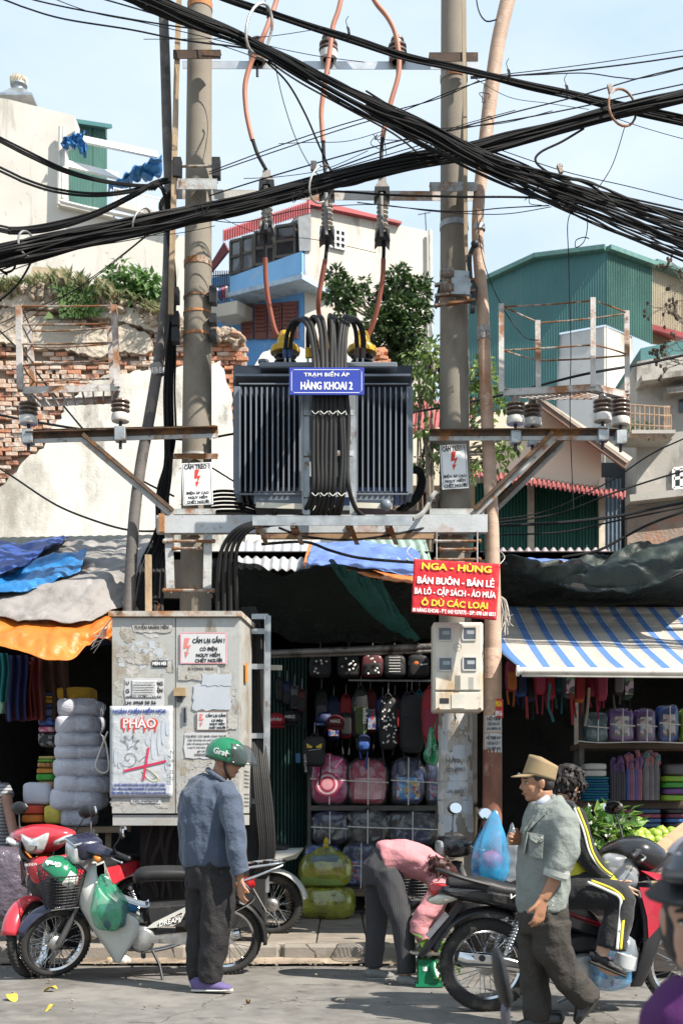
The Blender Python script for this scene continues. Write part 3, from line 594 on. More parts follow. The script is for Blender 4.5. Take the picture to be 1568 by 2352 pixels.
for i in range(2300):
 x=random.choice([lerp(120,330,rnd(0,1)),lerp(-10,120,rnd(0,1)),lerp(150,260,rnd(0,1)),lerp(330,390,rnd(0,1)),10+rnd(-20,40)])
 y=topy(x)+rnd(-8,24 if 120<x<260 else 10);h=rnd(.04,.17)*(1.3 if 120<x<260 else.8)
 if nz3((x*.045,0,2),1)+.5*nz3((x*.17,3,2),1)<rnd(-.25,.25):continue
 p=P(x,y,D-rnd(.0,.35));dx=rnd(-.10,.10);w_=.008
 mb.add([p,p+Vector((w_,0,0)),p+Vector((dx*.4+w_*.6,-.03,h*.65)),p+Vector((dx+rnd(-.1,.1),-.12,h*rnd(.7,1)))],[(0,1,2),(0,2,3)])
mb.build('grass',leafmat('dry_grass',(.07,.12,.035),(.34,.30,.17),.3,.8),smooth=False,kind='stuff')
mb=MB()
for i in range(260):
 x=random.gauss(180,17);y=rnd(660,732);p=P(x,y,D-.25);h=rnd(.08,.2);dx=rnd(-.12,.12)
 mb.add([p,p+Vector((.025,0,0)),p+Vector((dx,-.08,h*.6)),p+Vector((dx*1.7,-.12,-.05))],[(0,1,2),(0,2,3)])
mb.build('fern_tuft',leafmat('fern_leaf',(.05,.11,.03),(.16,.24,.08)),smooth=False,label='green fern tuft growing out of the crumbled wall top',cat='plant')
def shrub(name,lab,cs,stem,per,ln,wd,mat,D,cat='plant'):
 t=thing(name,lab,cat,stem[0][0]);mb=MB();clumps(mb,cs,per,ln,wd);mb.build('foliage',mat,t,smooth=False)
 mb=MB()
 for st in stem:mb.tube(st,[.04,.03,.015][:len(st)],6)
 for c,r in cs:mb.tube([stem[0][0],(stem[0][0]+Vector(c))/2+Vector((rnd(-.1,.1),0,.1)),Vector(c)],[.025,.018,.008],5)
 mb.build('stem',M('bark',(.16,.13,.10),.95,0,.3,8,.5,30),t);return t
g1=leafmat('wall_shrub_leaf',(.045,.12,.03),(.18,.30,.09),.4)
shrub('wall_shrub','leafy green shrub rooted on the ruined wall beside the dark conduit',[(P(285,668,D),.24),(P(312,650,D),.26),(P(340,660,D),.26),(P(362,672,D),.24),(P(330,685,D),.24),(P(300,690,D),.22),(P(352,695,D),.2)],[[P(325,705,D),P(322,680,D)]],20,.16,.085,g1,D)
shrub('wall_sapling','slender pale green sapling on the ruined wall left of the shrub',[(P(262,630,D),.16),(P(278,612,D),.15),(P(268,650,D),.18),(P(256,660,D),.14)],[[P(268,690,D),P(266,650,D),P(276,608,D)]],16,.13,.07,g1,D)
shrub('wall_weed','bright weed tuft on the ruined wall top at the left edge',[(P(28,675,D),.2),(P(8,665,D),.18),(P(45,690,D),.12)],[[P(25,700,D),P(28,680,D)]],16,.13,.045,g1,D)
def tree(name,lab,base,trunk,limbs,cs,per,ln,wd,mat,r0=.12,droop=.2):
 t=thing(name,lab,'tree',base);mb=MB();clumps(mb,cs,per,ln,wd,droop);mb.build('crown',mat,t,smooth=False)
 mb=MB().tube(trunk,[lerp(r0,r0*.45,i/(len(trunk)-1))for i in range(len(trunk))],8,smooth=3)
 for l in limbs:mb.tube(l,[lerp(r0*.5,.012,i/(len(l)-1))for i in range(len(l))],6,smooth=3)
 for c,r in cs:
  c=Vector(c);tq=min(trunk,key=lambda q:(Vector(q)-c).length);mb.tube([tq,(Vector(tq)+c)/2+Vector((0,0,-.12)),c],[.035,.022,.008],5,smooth=2)
 mb.build('trunk',M('bark',(.16,.13,.10)),t);return t
D=22.5;dk=leafmat('dark_glossy_leaf',(.012,.035,.012),(.075,.13,.035),.18,.32)
cs=[]
for x,y,r in((770,640,.26),(785,665,.3),(760,680,.22),(800,690,.3),(830,680,.22),(835,650,.12),(905,640,.24),(930,660,.3),(900,670,.3),(960,675,.28),(885,700,.34),(925,710,.4),(960,715,.3),(870,735,.34),(905,755,.42),(945,760,.36),(885,790,.38),(925,800,.4),(905,835,.34),(950,800,.24),(935,845,.3),(895,870,.26),(790,720,.22),(975,650,.16),(925,625,.14)):
 cs.append((P(x+rnd(-4,4),y+rnd(-4,4),D+rnd(-.5,.4)),r*.8))
tree('dark_tree','dense dark green tree standing behind the transformer',Pz(905,D,0),[Pz(905,D,0),P(908,950,D),P(900,830,D),P(905,740,D)],[[P(900,850,D),P(840,760,D),P(780,680,D)],[P(903,800,D),P(940,720,D),P(950,670,D)]],cs,46,.125,.062,dk,.10,.1)
D=15.5;lt=leafmat('pale_tree_leaf',(.05,.10,.02),(.22,.30,.08),.4,.4);cs=[]
for x,y,r in((960,830,.3),(985,810,.22),(1000,850,.3),(965,880,.3),(990,905,.26),(1015,880,.3),(955,920,.18),(1035,830,.2),(1095,860,.26),(1110,840,.22),(1120,880,.28),(1100,910,.26),(1135,900,.2),(1080,925,.2),(1105,960,.22),(1150,935,.14),(1120,1030,.26),(1100,1055,.22),(1150,1040,.2),(1180,1030,.16),(1085,1085,.18),(1140,1065,.2),(970,985,.16),(960,1050,.18),(985,1075,.18),(1000,1040,.14),(1120,990,.16),(1165,1010,.14),(1000,790,.14)):
 cs.append((P(x+rnd(-3,3),y+rnd(-3,3),D+rnd(-.4,.3)),r*.72))
tree('pale_tree','thin branched tree with pale green leaves behind the right pole',Pz(1000,D,0),[Pz(985,D,0),P(985,1150,D),P(980,1010,D),P(1000,1985,D),P(990,820,D)],[[P(983,1010,D),P(960,960,D),P(955,1985,D)],[P(985,1060,D),P(1060,990,D),P(1110,930,D)],[P(985,1150,D),P(1060,1090,D),P(1130,1040,D)],[P(995,1985,D),P(960,860,D)]],cs,19,.105,.062,lt,.04,.5)
D=16.;t=thing('bare_tree','leafless branches with small dark seed balls at the right edge','tree',Pz(1640,D,0));mb=MB();seeds=MB();random.seed(5)
def branch(p,d,l,r,n):
 q=p+d*l;mid=(p+q)/2+rdir()*l*.12;mb.tube([p,mid,q],[r,r*.8,r*.6],5,smooth=2)
 if n==0:
  if rnd(0,1)<.5:seeds.ell(q+Vector((0,0,-.02)),(.022,.022,.03),None,6,4)
  return
 for k in range(random.choice([2,2,3])):
  v=rdir();branch(q,(d+v*.65).normalized(),l*rnd(.6,.85),r*.62,n-1)
mb.tube([Pz(1660,D,0),P(1650,1000,D),P(1640,700,D)],[.12,.09,.05],8,smooth=3)
for y,dx,dz in((860,-1,.5),(790,-1,.35),(740,-1,.1),(700,-1,.3),(650,-1,.2),(820,-1,-.1)):branch(P(1645,y,D),Vector((dx,rnd(-.2,.2),dz)).normalized(),.3,.016,4)
mb.build('branches',M('grey_bark',(.14,.12,.10),.95,0,.3,8),t);seeds.build('seed_balls',M('seed_ball',(.06,.04,.025),.9),t,kind='stuff');random.seed(11)
polec=M('spun_concrete',(.215,.19,.155),.88,0,.12,3,.35,90,dirt=[((.14,.118,.092),.36,1.6,(1,1,.5)),((.36,.33,.27),.10,40),((.10,.085,.07),.10,7,(1,1,.3))])
def wx(z,d):return HY-(z-CH)*F/d
def cylpatch(c0,c1,r,a0,a1,z0,z1,jag_=.01,nu=10,nv=8,out=.003):
 """pasted sheet wrapped on a pole; angles from facing the street"""
 mb=MB();s0=rnd(0,50)
 def f(u,v):
  z=lerp(z0,z1,v)+(jag_*nz3((u*5,v,s0),1)if v in(0,1)else 0);a=lerp(a0,a1,u)+(jag_*2.5*nz3((v*5,u,s0+9),1)if u in(0,1)else 0)
  t=(z-c0.z)/(c1.z-c0.z);c=c0.lerp(c1,t);rr=r(t)+out;return c+Vector((math.sin(a)*rr,-math.cos(a)*rr,0))
 return mb.grid(f,nu,nv)
def pole(name,lab,top,bot,D,wt,wb,dents):
 a=Pz(bot,D,.1);b=P(top,-70,D);ra,rb=wb/2*S(D),wt/2*S(D)
 t=thing(name,lab,'utility pole',a);n=24;mb=MB()
 mb.lathe([(lerp(ra,rb,i/16),lerp(0,b.z-a.z,i/16))for i in range(17)],Matrix.Translation(a),28)
 for v in mb.v:v.x+=(b.x-a.x)*(v.z-a.z)/(b.z-a.z)
 mb.build('shaft',polec,t)
 return t,a,b,(lambda q:lerp(ra,rb,q))
D=10.3
lp,la,lb,lr=pole('concrete_pole','left concrete utility pole rising behind the grey cabinet',460,444,D,54,82,[])
rp_,ra_,rb_,rr_=pole('concrete_pole','right concrete utility pole carrying the white meter box',1041,1046,D,57,82,[])
def band(t,a,b,rf,y,h,mat,name='clamp_band',out=.006):
 z=CH+(HY-y)*S(D);q=(z-a.z)/(b.z-a.z);c=a.lerp(b,q)
 return MB().lathe([(rf(q)+out,-h/2),(rf(q)+out,h/2)],Matrix.Translation(c),24).build(name,mat,t)
orange=M('rust_orange_band',(.38,.17,.07),.8,.1,.25,9,.3,50,dirt=((.2,.08,.04),.3,8))
for y,h,m_ in((17,.06,orange),(608,.055,rust),(686,.02,rust),(723,.02,orange),(773,.025,orange),(1049,.02,rust2),(1245,.02,rust),(1357,.035,rust)):band(lp,la,lb,lr,y,h,m_)
for y,h,m_ in((521,.05,galv),(181,.05,rust),(690,.03,orange),(1243,.02,rust),(1272,.02,rust)):band(rp_,ra_,rb_,rr_,y,h,m_)
def bracket(t,x0,x1,y,hgt,d,mat,name='bracket',dep=.07):
 return MB().angle(P(x0,y,d),P(x1,y,d),dep,hgt*S(d),.008).build(name,mat,t,smooth=False)
rustk=M('blackened_rust',(.07,.045,.032),.8,.1,.3,7,.3,60,dirt=((.20,.10,.03),.3,5));bracket(lp,398,507,126,18,10.05,rustk);bracket(rp_,985,1097,132,18,10.05,rustk)
bracket(lp,408,499,424,22,10.05,rust2);bracket(rp_,986,1096,430,18,10.05,rust2)
for x in(408,497):MB().box(P(x,388,10.08),(.07,.09,.16)).build('bracket_end',blacksteel,lp,smooth=False)
MB().tube([P(410,382,10.07),P(497,382,10.07)],.012).build('threaded_rod',rust,lp)
for y in(680,735,772):
 MB().box(P(404,y,10.2),(.06,.1,.12)).build('clamp_block',blacksteel,lp,smooth=False);MB().box(P(490,y,10.2),(.06,.1,.14 if y==680 else.08)).build('clamp_block',blacksteel,lp,smooth=False)
MB().angle(P(398,1049,10.1),P(500,1049,10.1),.06,.04,.006).build('bracket',rust,lp,smooth=False)
MB().box(P(1058,650,10.0),(.16,.03,.2),Matrix.Rotation(.05,3,'Y')).build('mounting_plate',galv,rp_,smooth=False)
for y in(629,662):
 MB().lathe([(.035,-.06),(.045,-.05),(.035,-.04),(.045,-.02),(.035,0),(.045,.02),(.035,.04),(.045,.055)],Matrix.Translation(P(1026,y,10.0))@Matrix.Rotation(R(90),4,'Y'),12).build('spool_insulator',porcelain,rp_)
for y in(643,668,690):MB().bar(P(998,y+12,10.02),P(1090,y,10.02),.05,.02).build('rod',rust,rp_,smooth=False)
MB().prism([P(1010,640,10.0),P(996,700,10.0),P(1003,705,10.0),P(1020,650,10.0)],(0,.05,0)).build('hook_plate',blacksteel,rp_,smooth=False);MB().prism([P(1085,640,10.0),P(1080,715,10.0),P(1090,715,10.0),P(1097,660,10.0)],(0,.05,0)).build('hook_plate',blacksteel,rp_,smooth=False)
MB().tube([P(1089,562,9.98),P(1078,590,10),P(1080,640,10)],.02,8,smooth=3).ell(P(1090,560,9.97),(.035,.03,.035)).build('bolt_arm',blacksteel,rp_)
wood=M('weathered_batten',(.40,.29,.18),.85,0,.2,3,.4,30,stretch=(6,6,.7),dirt=((.25,.18,.12),.3,3))
mb=MB();pts=[(413,-60),(405,200),(399,480),(394,640),(393,722)]
for a,b in zip(pts,pts[1:]):mb.bar(P(*a,10.08),P(*b,10.08),12*S(10),.03,(0,-1,0))
mb.build('pole_batten',wood,label='long timber batten running up beside the left concrete pole',cat='batten',smooth=False)
mb=MB();pts=[(1063,-60),(1067,300),(1069,560),(1072,600)]
for a,b in zip(pts,pts[1:]):mb.bar(P(*a,10.05),P(*b,10.05),8*S(10),.03,(0,-1,0))
mb.build('pole_batten',M('grey_batten',(.33,.26,.18),.85,0,.2,3,stretch=(6,6,.7)),label='narrow strip running up the right concrete pole',cat='batten',smooth=False)
def conduit(name,lab,pts,mat,cat='pipe',extra=()):
 t=thing(name,lab,cat,Pz(pts[-1][0],pts[-1][2],.1)if pts[-1][1]>1500 else P(*pts[-1][:3]))
 MB().tube([P(x,y,d)for x,y,d,w_ in pts],[w_/2*S(d)for x,y,d,w_ in pts],16,smooth=6).build('tube',mat,t)
 for x,y,d,w_,h,m_,dx in extra:MB().tube([P(x-dx,y-h/2,d),P(x+dx,y+h/2,d)],w_/2*S(d),16,cap=False).build('sleeve',m_,t)
 return t
dkpipe=M('dark_grey_conduit',(.105,.095,.09),.75,0,.25,3,.3,40,stretch=(1,1,3),dirt=[((.2,.18,.16),.3,3),((.05,.045,.04),.3,4)])
labelgrey=M('faded_label',(.32,.3,.28),.8,dirt=((.15,.14,.13),.35,30))
c1=conduit('cable_conduit','dark leaning conduit pipe left of the left concrete pole',[(372,-60,10.5,21),(379,120,10.5,23),(384,300,10.5,23),(389,450,10.5,24),(385,640,10.45,25),(372,780,10.4,25),(345,950,10.35,26),(322,1080,10.25,26),(307,1210,10.15,27),(296,1400,10.1,27),(293,1480,10.1,27)],dkpipe,extra=[(361,850,10.37,28,26,labelgrey,3.4)])
pinkm=M('peach_plastic_conduit',(.43,.30,.22),.65,0,.12,2,.3,30,stretch=(1,1,5),dirt=[((.30,.15,.08),.28,1.4,(1,1,.5)),((.60,.46,.36),.2,6),((.2,.10,.06),.12,5)])
c2=conduit('cable_conduit','tall peach coloured conduit curving up beside the right concrete pole',[(1180,-60,10.1,34),(1158,30,10.1,34),(1141,110,10.1,33),(1126,220,10.1,33),(1112,340,10.1,30),(1100,450,10.1,28),(1096,530,10.1,27),(1100,610,10.1,27),(1109,720,10.1,28),(1113,850,10.1,29),(1119,980,10.1,30),(1126,1130,10.1,31),(1130,1260,10.1,33),(1131,1480,10.1,40),(1130,1725,10.1,44)],pinkm,extra=[(1110,766,10.1,31,30,labelgrey,.8),(1098,524,10.1,31,12,galv,.2)])
MB().tube([P(x,y,10.1)for x,y in((1130.3,1722),(1130,1800),(1129.5,1900),(1129,1992))],[w_/2*S(10.1)for w_ in(44.6,45,45.5,46)],16).build('lower_tube',M('rust_brown_conduit',(.25,.105,.062),.7,0,.15,2,.3,30,dirt=[((.16,.065,.04),.4,2,(1,1,.5)),((.40,.26,.19),.17,5),((.42,.40,.37),.10,9)]),c2)
t_=text('ẤP L. ĐM',P(1110,763,9.98),.045,black_ink,c2,maxw=.1);t_=text('HÀNG KHOAI',P(1111,773,9.98),.03,black_ink,c2,maxw=.1)
text('478 E1',P(361,850,10.28),.05,white_ink,c1,maxw=.1)
enamel=M('white_enamel',(.72,.72,.72),.35,0,.05,4,dirt=((.35,.28,.22),.10,8))
def bolt_sign(mb,c,s_,r,u):
 """red zigzag arrow"""
 p=[(-.1,.5),(.15,.5),(.02,.12),(.22,.16),(.02,-.22),(.12,-.2),(-.06,-.5),(-.1,-.18),(-.02,-.2),(.05,.02),(-.16,-.02)]
 n=r.cross(u);mb.prism([c+r*(x*s_)+u*(y*s_)+n*.004 for x,y in p],n*.0015);return mb
def warn(lab,x0,y0,x1,y1,d,rot,lines):
 c=P((x0+x1)/2,(y0+y1)/2,d);w_,h_=(x1-x0)*S(d),(y1-y0)*S(d)
 r=Vector((math.cos(rot),0,math.sin(rot)));u=Vector((-math.sin(rot),0,math.cos(rot)));n=r.cross(u)
 t=thing('warning_sign',lab,'sign',c-u*h_/2)
 M3=Matrix((r,-n,u)).transposed();MB().box(c,(w_,.006,h_),M3,.002).build('plate',enamel,t,smooth=False)
 bd=MB()
 for sx in(-1,1):bd.box(c+r*sx*(w_/2-.012)+n*.0042,(.003,.001,h_-.024),M3)
 for sy in(-1,1):bd.box(c+u*sy*(h_/2-.012)+n*.0042,(w_-.03,.001,.003),M3)
 bd.build('border',black_ink,t,smooth=False)
 text(lines[0],c+u*h_*.405,.062*h_/.38*.62,black_ink,t,r,u,bold=.05,width=w_*.82)
 for k,l in enumerate(lines[1:]):text(l,c-u*h_*(.215+.105*k),.022*h_/.38*1.05,black_ink,t,r,u,bold=.06,maxw=w_*.84)
 bolt_sign(MB(),c+u*h_*.13,h_*.42,r,u).build('lightning_arrow',red_ink,t,smooth=False)
 st=MB()
 for q in(0.4,-.44):st.tube([c+u*h_*q-r*w_*.5+n*.004,c+u*h_*q-r*w_*.62-n*.04],.003,5)
 st.build('wire_tie',galv,t);return t
warn('white danger plate with red arrow strapped to the left concrete pole',419,1063,488,1160,10.08,R(2.5),['CẤM TRÈO !','ĐIỆN ÁP CAO','NGUY HIỂM','CHẾT NGƯỜI'])
warn('white danger plate with red arrow strapped to the right concrete pole',1012,1021,1073,1123,10.08,R(3.5),['CẤM TRÈO !','ĐIỆN ÁP CAO','NGUY HIỂM','CHẾT NGƯỜI'])
def crossarm(lab,x0,y0,x1,y1,d,hpx,mat):
 t=MB().angle(P(x0,y0,d),P(x1,y1,d),.06,hpx*S(d),.007).build('crossarm',mat,label=lab,cat='crossarm',smooth=False);return t
crossarm('upper galvanised crossarm bridging the two concrete poles',420,150,1098,152,10.56,16,M('bright_galvanised',(.50,.53,.56),.45,.6,.1,9,dirt=((.3,.28,.26),.15,6)))
crossarm('lower rust stained crossarm bridging the two concrete poles',406,447,1090,452,10.56,20,M('rust_stained_steel',(.48,.46,.43),.65,.3,.15,6,.2,50,dirt=((.30,.13,.05),.36,2.4)))
def pin_ins(lab,x,y0,y1,d,white):
 a=P(x,y1,d);h=(y1-y0)*S(d);t=thing('pin_insulator',lab,'insulator',a,'insulators on the upper crossarm')
 MB().lathe([(.012,-.12),(.012,0),(.05,.0),(.055,.02)],Matrix.Translation(a),12).build('pin',blacksteel,t)
 pr=[(.05,0),(.07,.02),(.075,.06)];mt=porcelain
 MB().lathe([(.045,0),(.075,.01),(.078,.07),(.055,.08)],Matrix.Translation(a),20).build('skirt',M('grey_white_porcelain',(.6,.6,.58),.25,dirt=((.2,.17,.15),.2,9))if white else porcelain,t)
 mb=MB()
 mb.lathe([(.055,.08),(.085,.085),(.085,.10),(.06,.11),(.06,.125),(.082,.13),(.082,.145),(.055,.155),(.05,.185),(.06,.19),(.055,.21),(.02,.22)],Matrix.Translation(a),20);mb.build('sheds',porcelain,t)
pin_ins('left pin insulator of the upper crossarm, under the wire coil',591,82,145,10.5,False)
pin_ins('middle pin insulator of the upper crossarm, with pale lower half',754,85,138,10.5,True)
pin_ins('right pin insulator of the upper crossarm',912,88,143,10.5,False)
fusegrey=M('grey_fuse_porcelain',(.36,.33,.30),.45,0,.15,9,dirt=((.15,.13,.12),.3,9))
def cutout(lab,x,y0,d):
 """drop-out fuse: hood, clamp, fuse tube, ribbed insulator and lower hood; y0 top"""
 t=thing('fuse_cutout',lab,'fuse cutout',P(x,y0+160,d),'drop out fuses above the transformer');q=lambda dx,dy,dd=0:P(x+dx,y0+dy,d+dd)
 MB().prism([q(-9,2),q(9,2),q(10,14),q(16,24),q(-16,24),q(-10,14)],(0,.1,0)).build('top_cap',fusegrey,t,smooth=False)
 MB().prism([q(-17,24,-.03),q(17,24,-.03),q(18,48,-.03),q(11,44,-.03),q(8,34,-.03),q(-8,34,-.03),q(-11,44,-.03),q(-18,48,-.03)],(0,.14,0)).build('upper_hood',blacksteel,t,smooth=False)
 mb=MB();base=q(1,150,.05)
 pr=[(.03,0)]
 for k in range(9):z=.05+k*.038;pr+=[(.03,z),(.052,z+.012),(.052,z+.02),(.03,z+.028)]
 pr+=[(.035,.42)]
 MB().lathe(pr,Matrix.Translation(base),14).build('ribbed_insulator',fusegrey,t)
 MB().tube([q(-2,40,-.06),q(-1,140,-.06)],.018,10).build('fuse_tube',M('fuse_tube_grey',(.22,.21,.2),.5),t)
 MB().prism([q(-14,118,-.05),q(-8,118,-.05),q(-6,134,-.05),q(8,134,-.05),q(10,118,-.05),q(16,118,-.05),q(18,156,-.05),q(10,146,-.05),q(-9,146,-.05),q(-17,154,-.05)],(0,.13,0)).build('lower_hood',blacksteel,t,smooth=False)
 MB().prism([q(-15,118,-.06),q(-9,118,-.06),q(-11,132,-.06),q(-18,150,-.06)],(0,.02,0)).build('side_clip',fusegrey,t,smooth=False);MB().prism([q(11,118,-.06),q(17,118,-.06),q(19,150,-.06),q(13,132,-.06)],(0,.02,0)).build('side_clip',fusegrey,t,smooth=False)
 MB().bar(q(4,95),q(4,95,.28),.05,.04).build('support_arm',rust2,t,smooth=False)
cutout('left fuse cutout hanging under the cable bundle',612,388,10.3);cutout('middle fuse cutout directly above the transformer sign',750,400,10.3);cutout('right fuse cutout near the right pole',877,404,10.3)
redcab=M('red_insulated_cable',(.27,.08,.05),.5,0,.2,2,dirt=((.22,.12,.09),.4,3))
redfade=M('faded_red_cable',(.42,.18,.12),.55,0,.15,2,dirt=((.40,.15,.09),.4,2))
def cable2(lab,red,black,mred=redcab,r=.022):
 a=red[0];t=thing('high_voltage_cable',lab,'cable',P(*(black or red)[-1]),'red high voltage leads')
 MB().tube([P(*p)for p in red],r,10,smooth=5).build('red_sheath',mred,t)
 if black:MB().tube([P(*p)for p in black],r*.75,8,smooth=5).build('black_tail',blackrub,t)
d=10.35
cable2('faded red lead dropping to the left fuse cutout',[(645,-40,d),(632,10,d),(607,78,10.3),(578,140,d),(563,195,d),(565,250,d),(572,290,d),(580,322,d)],[(580,320,d),(592,355,d),(611,390,10.3)],redfade)
cable2('faded red lead dropping to the middle fuse cutout',[(790,-40,d),(778,20,d),(764,62,d),(757,120,d),(746,190,d),(738,250,d),(739,290,d),(742,325,d)],[(742,322,d),(744,370,d),(748,405,10.3)],redfade)
cable2('faded red lead dropping to the right fuse cutout',[(838,-40,d),(862,5,d),(890,40,d),(908,78,d),(916,130,d),(914,175,d),(900,225,d),(886,275,d),(878,318,d)],[(878,315,d),(875,360,d),(876,408,10.3)],redfade)
cable2('dark red lead from the left fuse cutout to the transformer',[(609,592,10.3),(611,650,10.35),(619,705,10.4),(632,760,10.45),(652,790,10.5)],[(610,540,10.28),(609,594,10.3)])
cable2('dark red lead from the middle fuse cutout to the transformer',[(747,596,10.3),(738,645,10.35),(731,690,10.4),(733,725,10.5),(745,780,10.6)],[(751,552,10.28),(750,570,10.3),(747,598,10.3)])
cable2('dark red lead from the right fuse cutout to the transformer',[(880,594,10.3),(878,640,10.35),(868,700,10.4),(856,745,10.45),(840,782,10.5)],[(879,548,10.28),(881,570,10.3),(880,596,10.3)])
paintgrey=M('grey_paint_rusting',(.42,.44,.45),.6,.15,.12,5,.15,50,dirt=[((.30,.14,.06),.27,2.2),((.14,.06,.03),.12,6)])
pf=thing('steel_platform','rust stained steel beam platform carrying the transformer between the poles','platform',P(740,1235,10.2))
def channel(mb,a,b,h,fl,th=.01,s_=1):
 a=Vector(a);b=Vector(b);mb.bar(a,b,th,h)
 for q in(-1,1):o=Vector((0,s_*(fl/2+th/2),q*(h/2-th/2)));mb.bar(a+o,b+o,fl,th)
 return mb
channel(MB(),P(360,1204,9.98),P(1119,1202,9.98),.15,.06).build('front_beam',paintgrey,pf,smooth=False)
channel(MB(),P(365,1195,10.62),P(1115,1195,10.62),.15,.06,.01,-1).build('rear_beam',paintgrey,pf,smooth=False)
MB().bar(P(366,1202,9.96),P(378,1202,9.96),.06,.152).build('rusted_end',M('rust_patch',(.33,.15,.06),.9,0,.3,8,dirt=((.42,.3,.2),.3,5)),pf,smooth=False)
MB().angle(P(580,1197,9.52),P(947,1197,9.52),.05,.07,.008).build('ladder_sill',galv,pf,smooth=False)
for x in(587,668,795,885):MB().prism([P(x,1203,9.54),P(x+14,1203,9.54),P(x+30,1250,9.9),P(x+20,1250,9.9)],(0,.02,0)).bar(P(x+4,1205,9.53),P(x+8,1222,9.98),.04,.05).build('sill_bracket',rust,pf,smooth=False)
for x in(380,470):channel(MB(),P(x+8,1225,10.0),P(x+(12 if x==380 else 6),1352,10.0),.07,.05).build('hanger',rust2,pf,smooth=False)
for x in(1002,1095):channel(MB(),P(x,1222,10.0),P(x,1300,10.0),.07,.05).build('hanger',rust2,pf,smooth=False)
for x0,x1,y in((378,490,1243),(400,460,1260),(378,490,1356),(1000,1100,1243),(1010,1090,1262),(1000,1100,1285)):MB().tube([P(x0,y,9.98),P(x1,y,9.98)],.012).ell(P(x0,y,9.98),(.02,.02,.02)).ell(P(x1,y,9.98),(.02,.02,.02)).build('tie_rod',rust,pf)
for x in(430,1046):MB().angle(P(x-60,1176,10.02),P(x+65,1176,10.02),.06,.04,.007).build('seat_angle',rust2,pf,smooth=False)
MB().bar(P(600,1232,10.0),P(1000,1232,10.0),.04,.045).build('lower_rail',M('peeled_rust',(.30,.19,.11),.9,0,.3,5,dirt=((.12,.06,.04),.4,4)),pf,smooth=False)
navy=M('transformer_blue_grey',(.145,.165,.195),.45,.15,.12,3,.1,40,dirt=((.18,.2,.22),.16,4,(1,1,.4)))
navyd=M('transformer_dark_tank',(.02,.028,.042),.5,.1,.2,3)
tr=thing('power_transformer','dark blue finned power transformer on the platform between the poles','transformer',P(742,1185,10.3))
MB().box((P(742,1005,10.6)+Vector((0,0,0))),(398*S(10.6),.62,272*S(10.6))).build('tank',navyd,tr,smooth=False)
MB().box(P(755,874,10.45),(305*S(10.45),.75,.05),None,.01).box(P(742,883,10.3),(395*S(10.3),.45,.02)).build('lid',navy,tr,smooth=False)
fxs=[551,563.5,576,588.5,601,613.5,626,638.5,651,663.5,676,688.5]+[820,832.7,845.4,858.2,871,883.7,896.5,909.2,922,935]
for x in fxs:
 a,c=P(x,884,9.97),P(x,1134,9.97);p=[a+Vector((0,0,-.02)),a+Vector((0,.05,.0)),a+Vector((0,.36,0)),c+Vector((0,.36,0)),c+Vector((0,.05,0)),c+Vector((0,0,.02))]
 MB().prism([q-Vector((.0065,0,0))for q in p],(.013,0,0)).build('cooling_fin',navy,tr,smooth=False)
for s_ in(-1,1):
 for k in range(5):
  x0,x1=((537,552)if s_<0 else(934,948));d=10.05+k*.14;a=P(x0,888,10.05);c=P(x1,1134,10.05)
  MB().box(((a.x+c.x)/2,d,(a.z+c.z)/2),(abs(c.x-a.x),.013,a.z-c.z)).build('side_fin',navy,tr,smooth=False)
MB().tube([P(549,1135,9.97),P(692,1135,9.97)],.008,6).tube([P(818,1135,9.97),P(938,1135,9.97)],.008,6).tube([P(549,882,9.97),P(692,882,9.97)],.008,6).tube([P(818,882,9.97),P(938,882,9.97)],.008,6).build('fin_rail',navy,tr)
for x0,x1 in((588,697),(815,900)):MB().box(P((x0+x1)/2,1160,10.25),((x1-x0)*S(10.25),.5,.11)).build('foot',navy,tr,smooth=False);MB().box(P((x0+x1)/2,1162,9.98),((x1-x0)*S(10),.02,.045),Matrix.Rotation(.03,3,'Y')).build('foot_plate',M('cream_steel',(.6,.55,.45)),tr,smooth=False)
for x in(630,820):channel(MB(),P(x,1176,9.9),P(x,1176,10.8),.05,.04).build('skid',blacksteel,tr,smooth=False)
MB().ell(P(886,1160,9.96),(.05,.04,.05)).build('drain_valve',navy,tr)
MB().tube([P(605,868,10.4),P(605,832,10.4)],.04,12).tube([P(605,834,10.4),P(605,828,10.4)],.048,12).build('filler_pipe',navy,tr)
MB().tube([P(872,880,10.4),P(872,865,10.4)],.06,12).build('filler_cap',navy,tr)
yel=M('yellow_plastic_cap',(.55,.33,.02),.4,0,.15,9,dirt=((.3,.2,.08),.25,8));dporc=M('dark_porcelain',(.03,.028,.028),.2,0,.2,5)
for x,dd in((655,10.45),(748,10.75),(831,10.45)):
 a=P(x,868,dd);pr=[(.05,0)]
 for k in range(4):z=.02+k*.05;pr+=[(.045,z),(.10,z+.012),(.10,z+.022),(.045,z+.035)]
 MB().lathe(pr+[(.05,.23)],Matrix.Translation(a),20).build('bushing',dporc,tr)
 MB().lathe([(.13,.215),(.135,.24),(.125,.27),(.075,.30),(.065,.37),(.045,.41),(.02,.42)],Matrix.Translation(a),20).build('bushing_cap',yel,tr)
term=[(655,'b'),(666,'b'),(707,'y'),(718,'y'),(762,'r'),(774,'r'),(820,'k'),(833,'k')]
tm={'b':M('blue_sleeve',(.03,.06,.16),.5),'y':M('yellow_sleeve',(.55,.34,.02),.5),'r':M('red_sleeve',(.4,.02,.03),.5),'k':M('brown_sleeve',(.10,.06,.05),.5)}
for x,c in term:
 MB().tube([P(x,800,10.2),P(x,822,10.2)],.024,10).build('terminal_sleeve',tm[c],tr)
 MB().box(P(x,832,10.2),(.02,.02,.14)).build('terminal_lug',galv,tr,smooth=False)
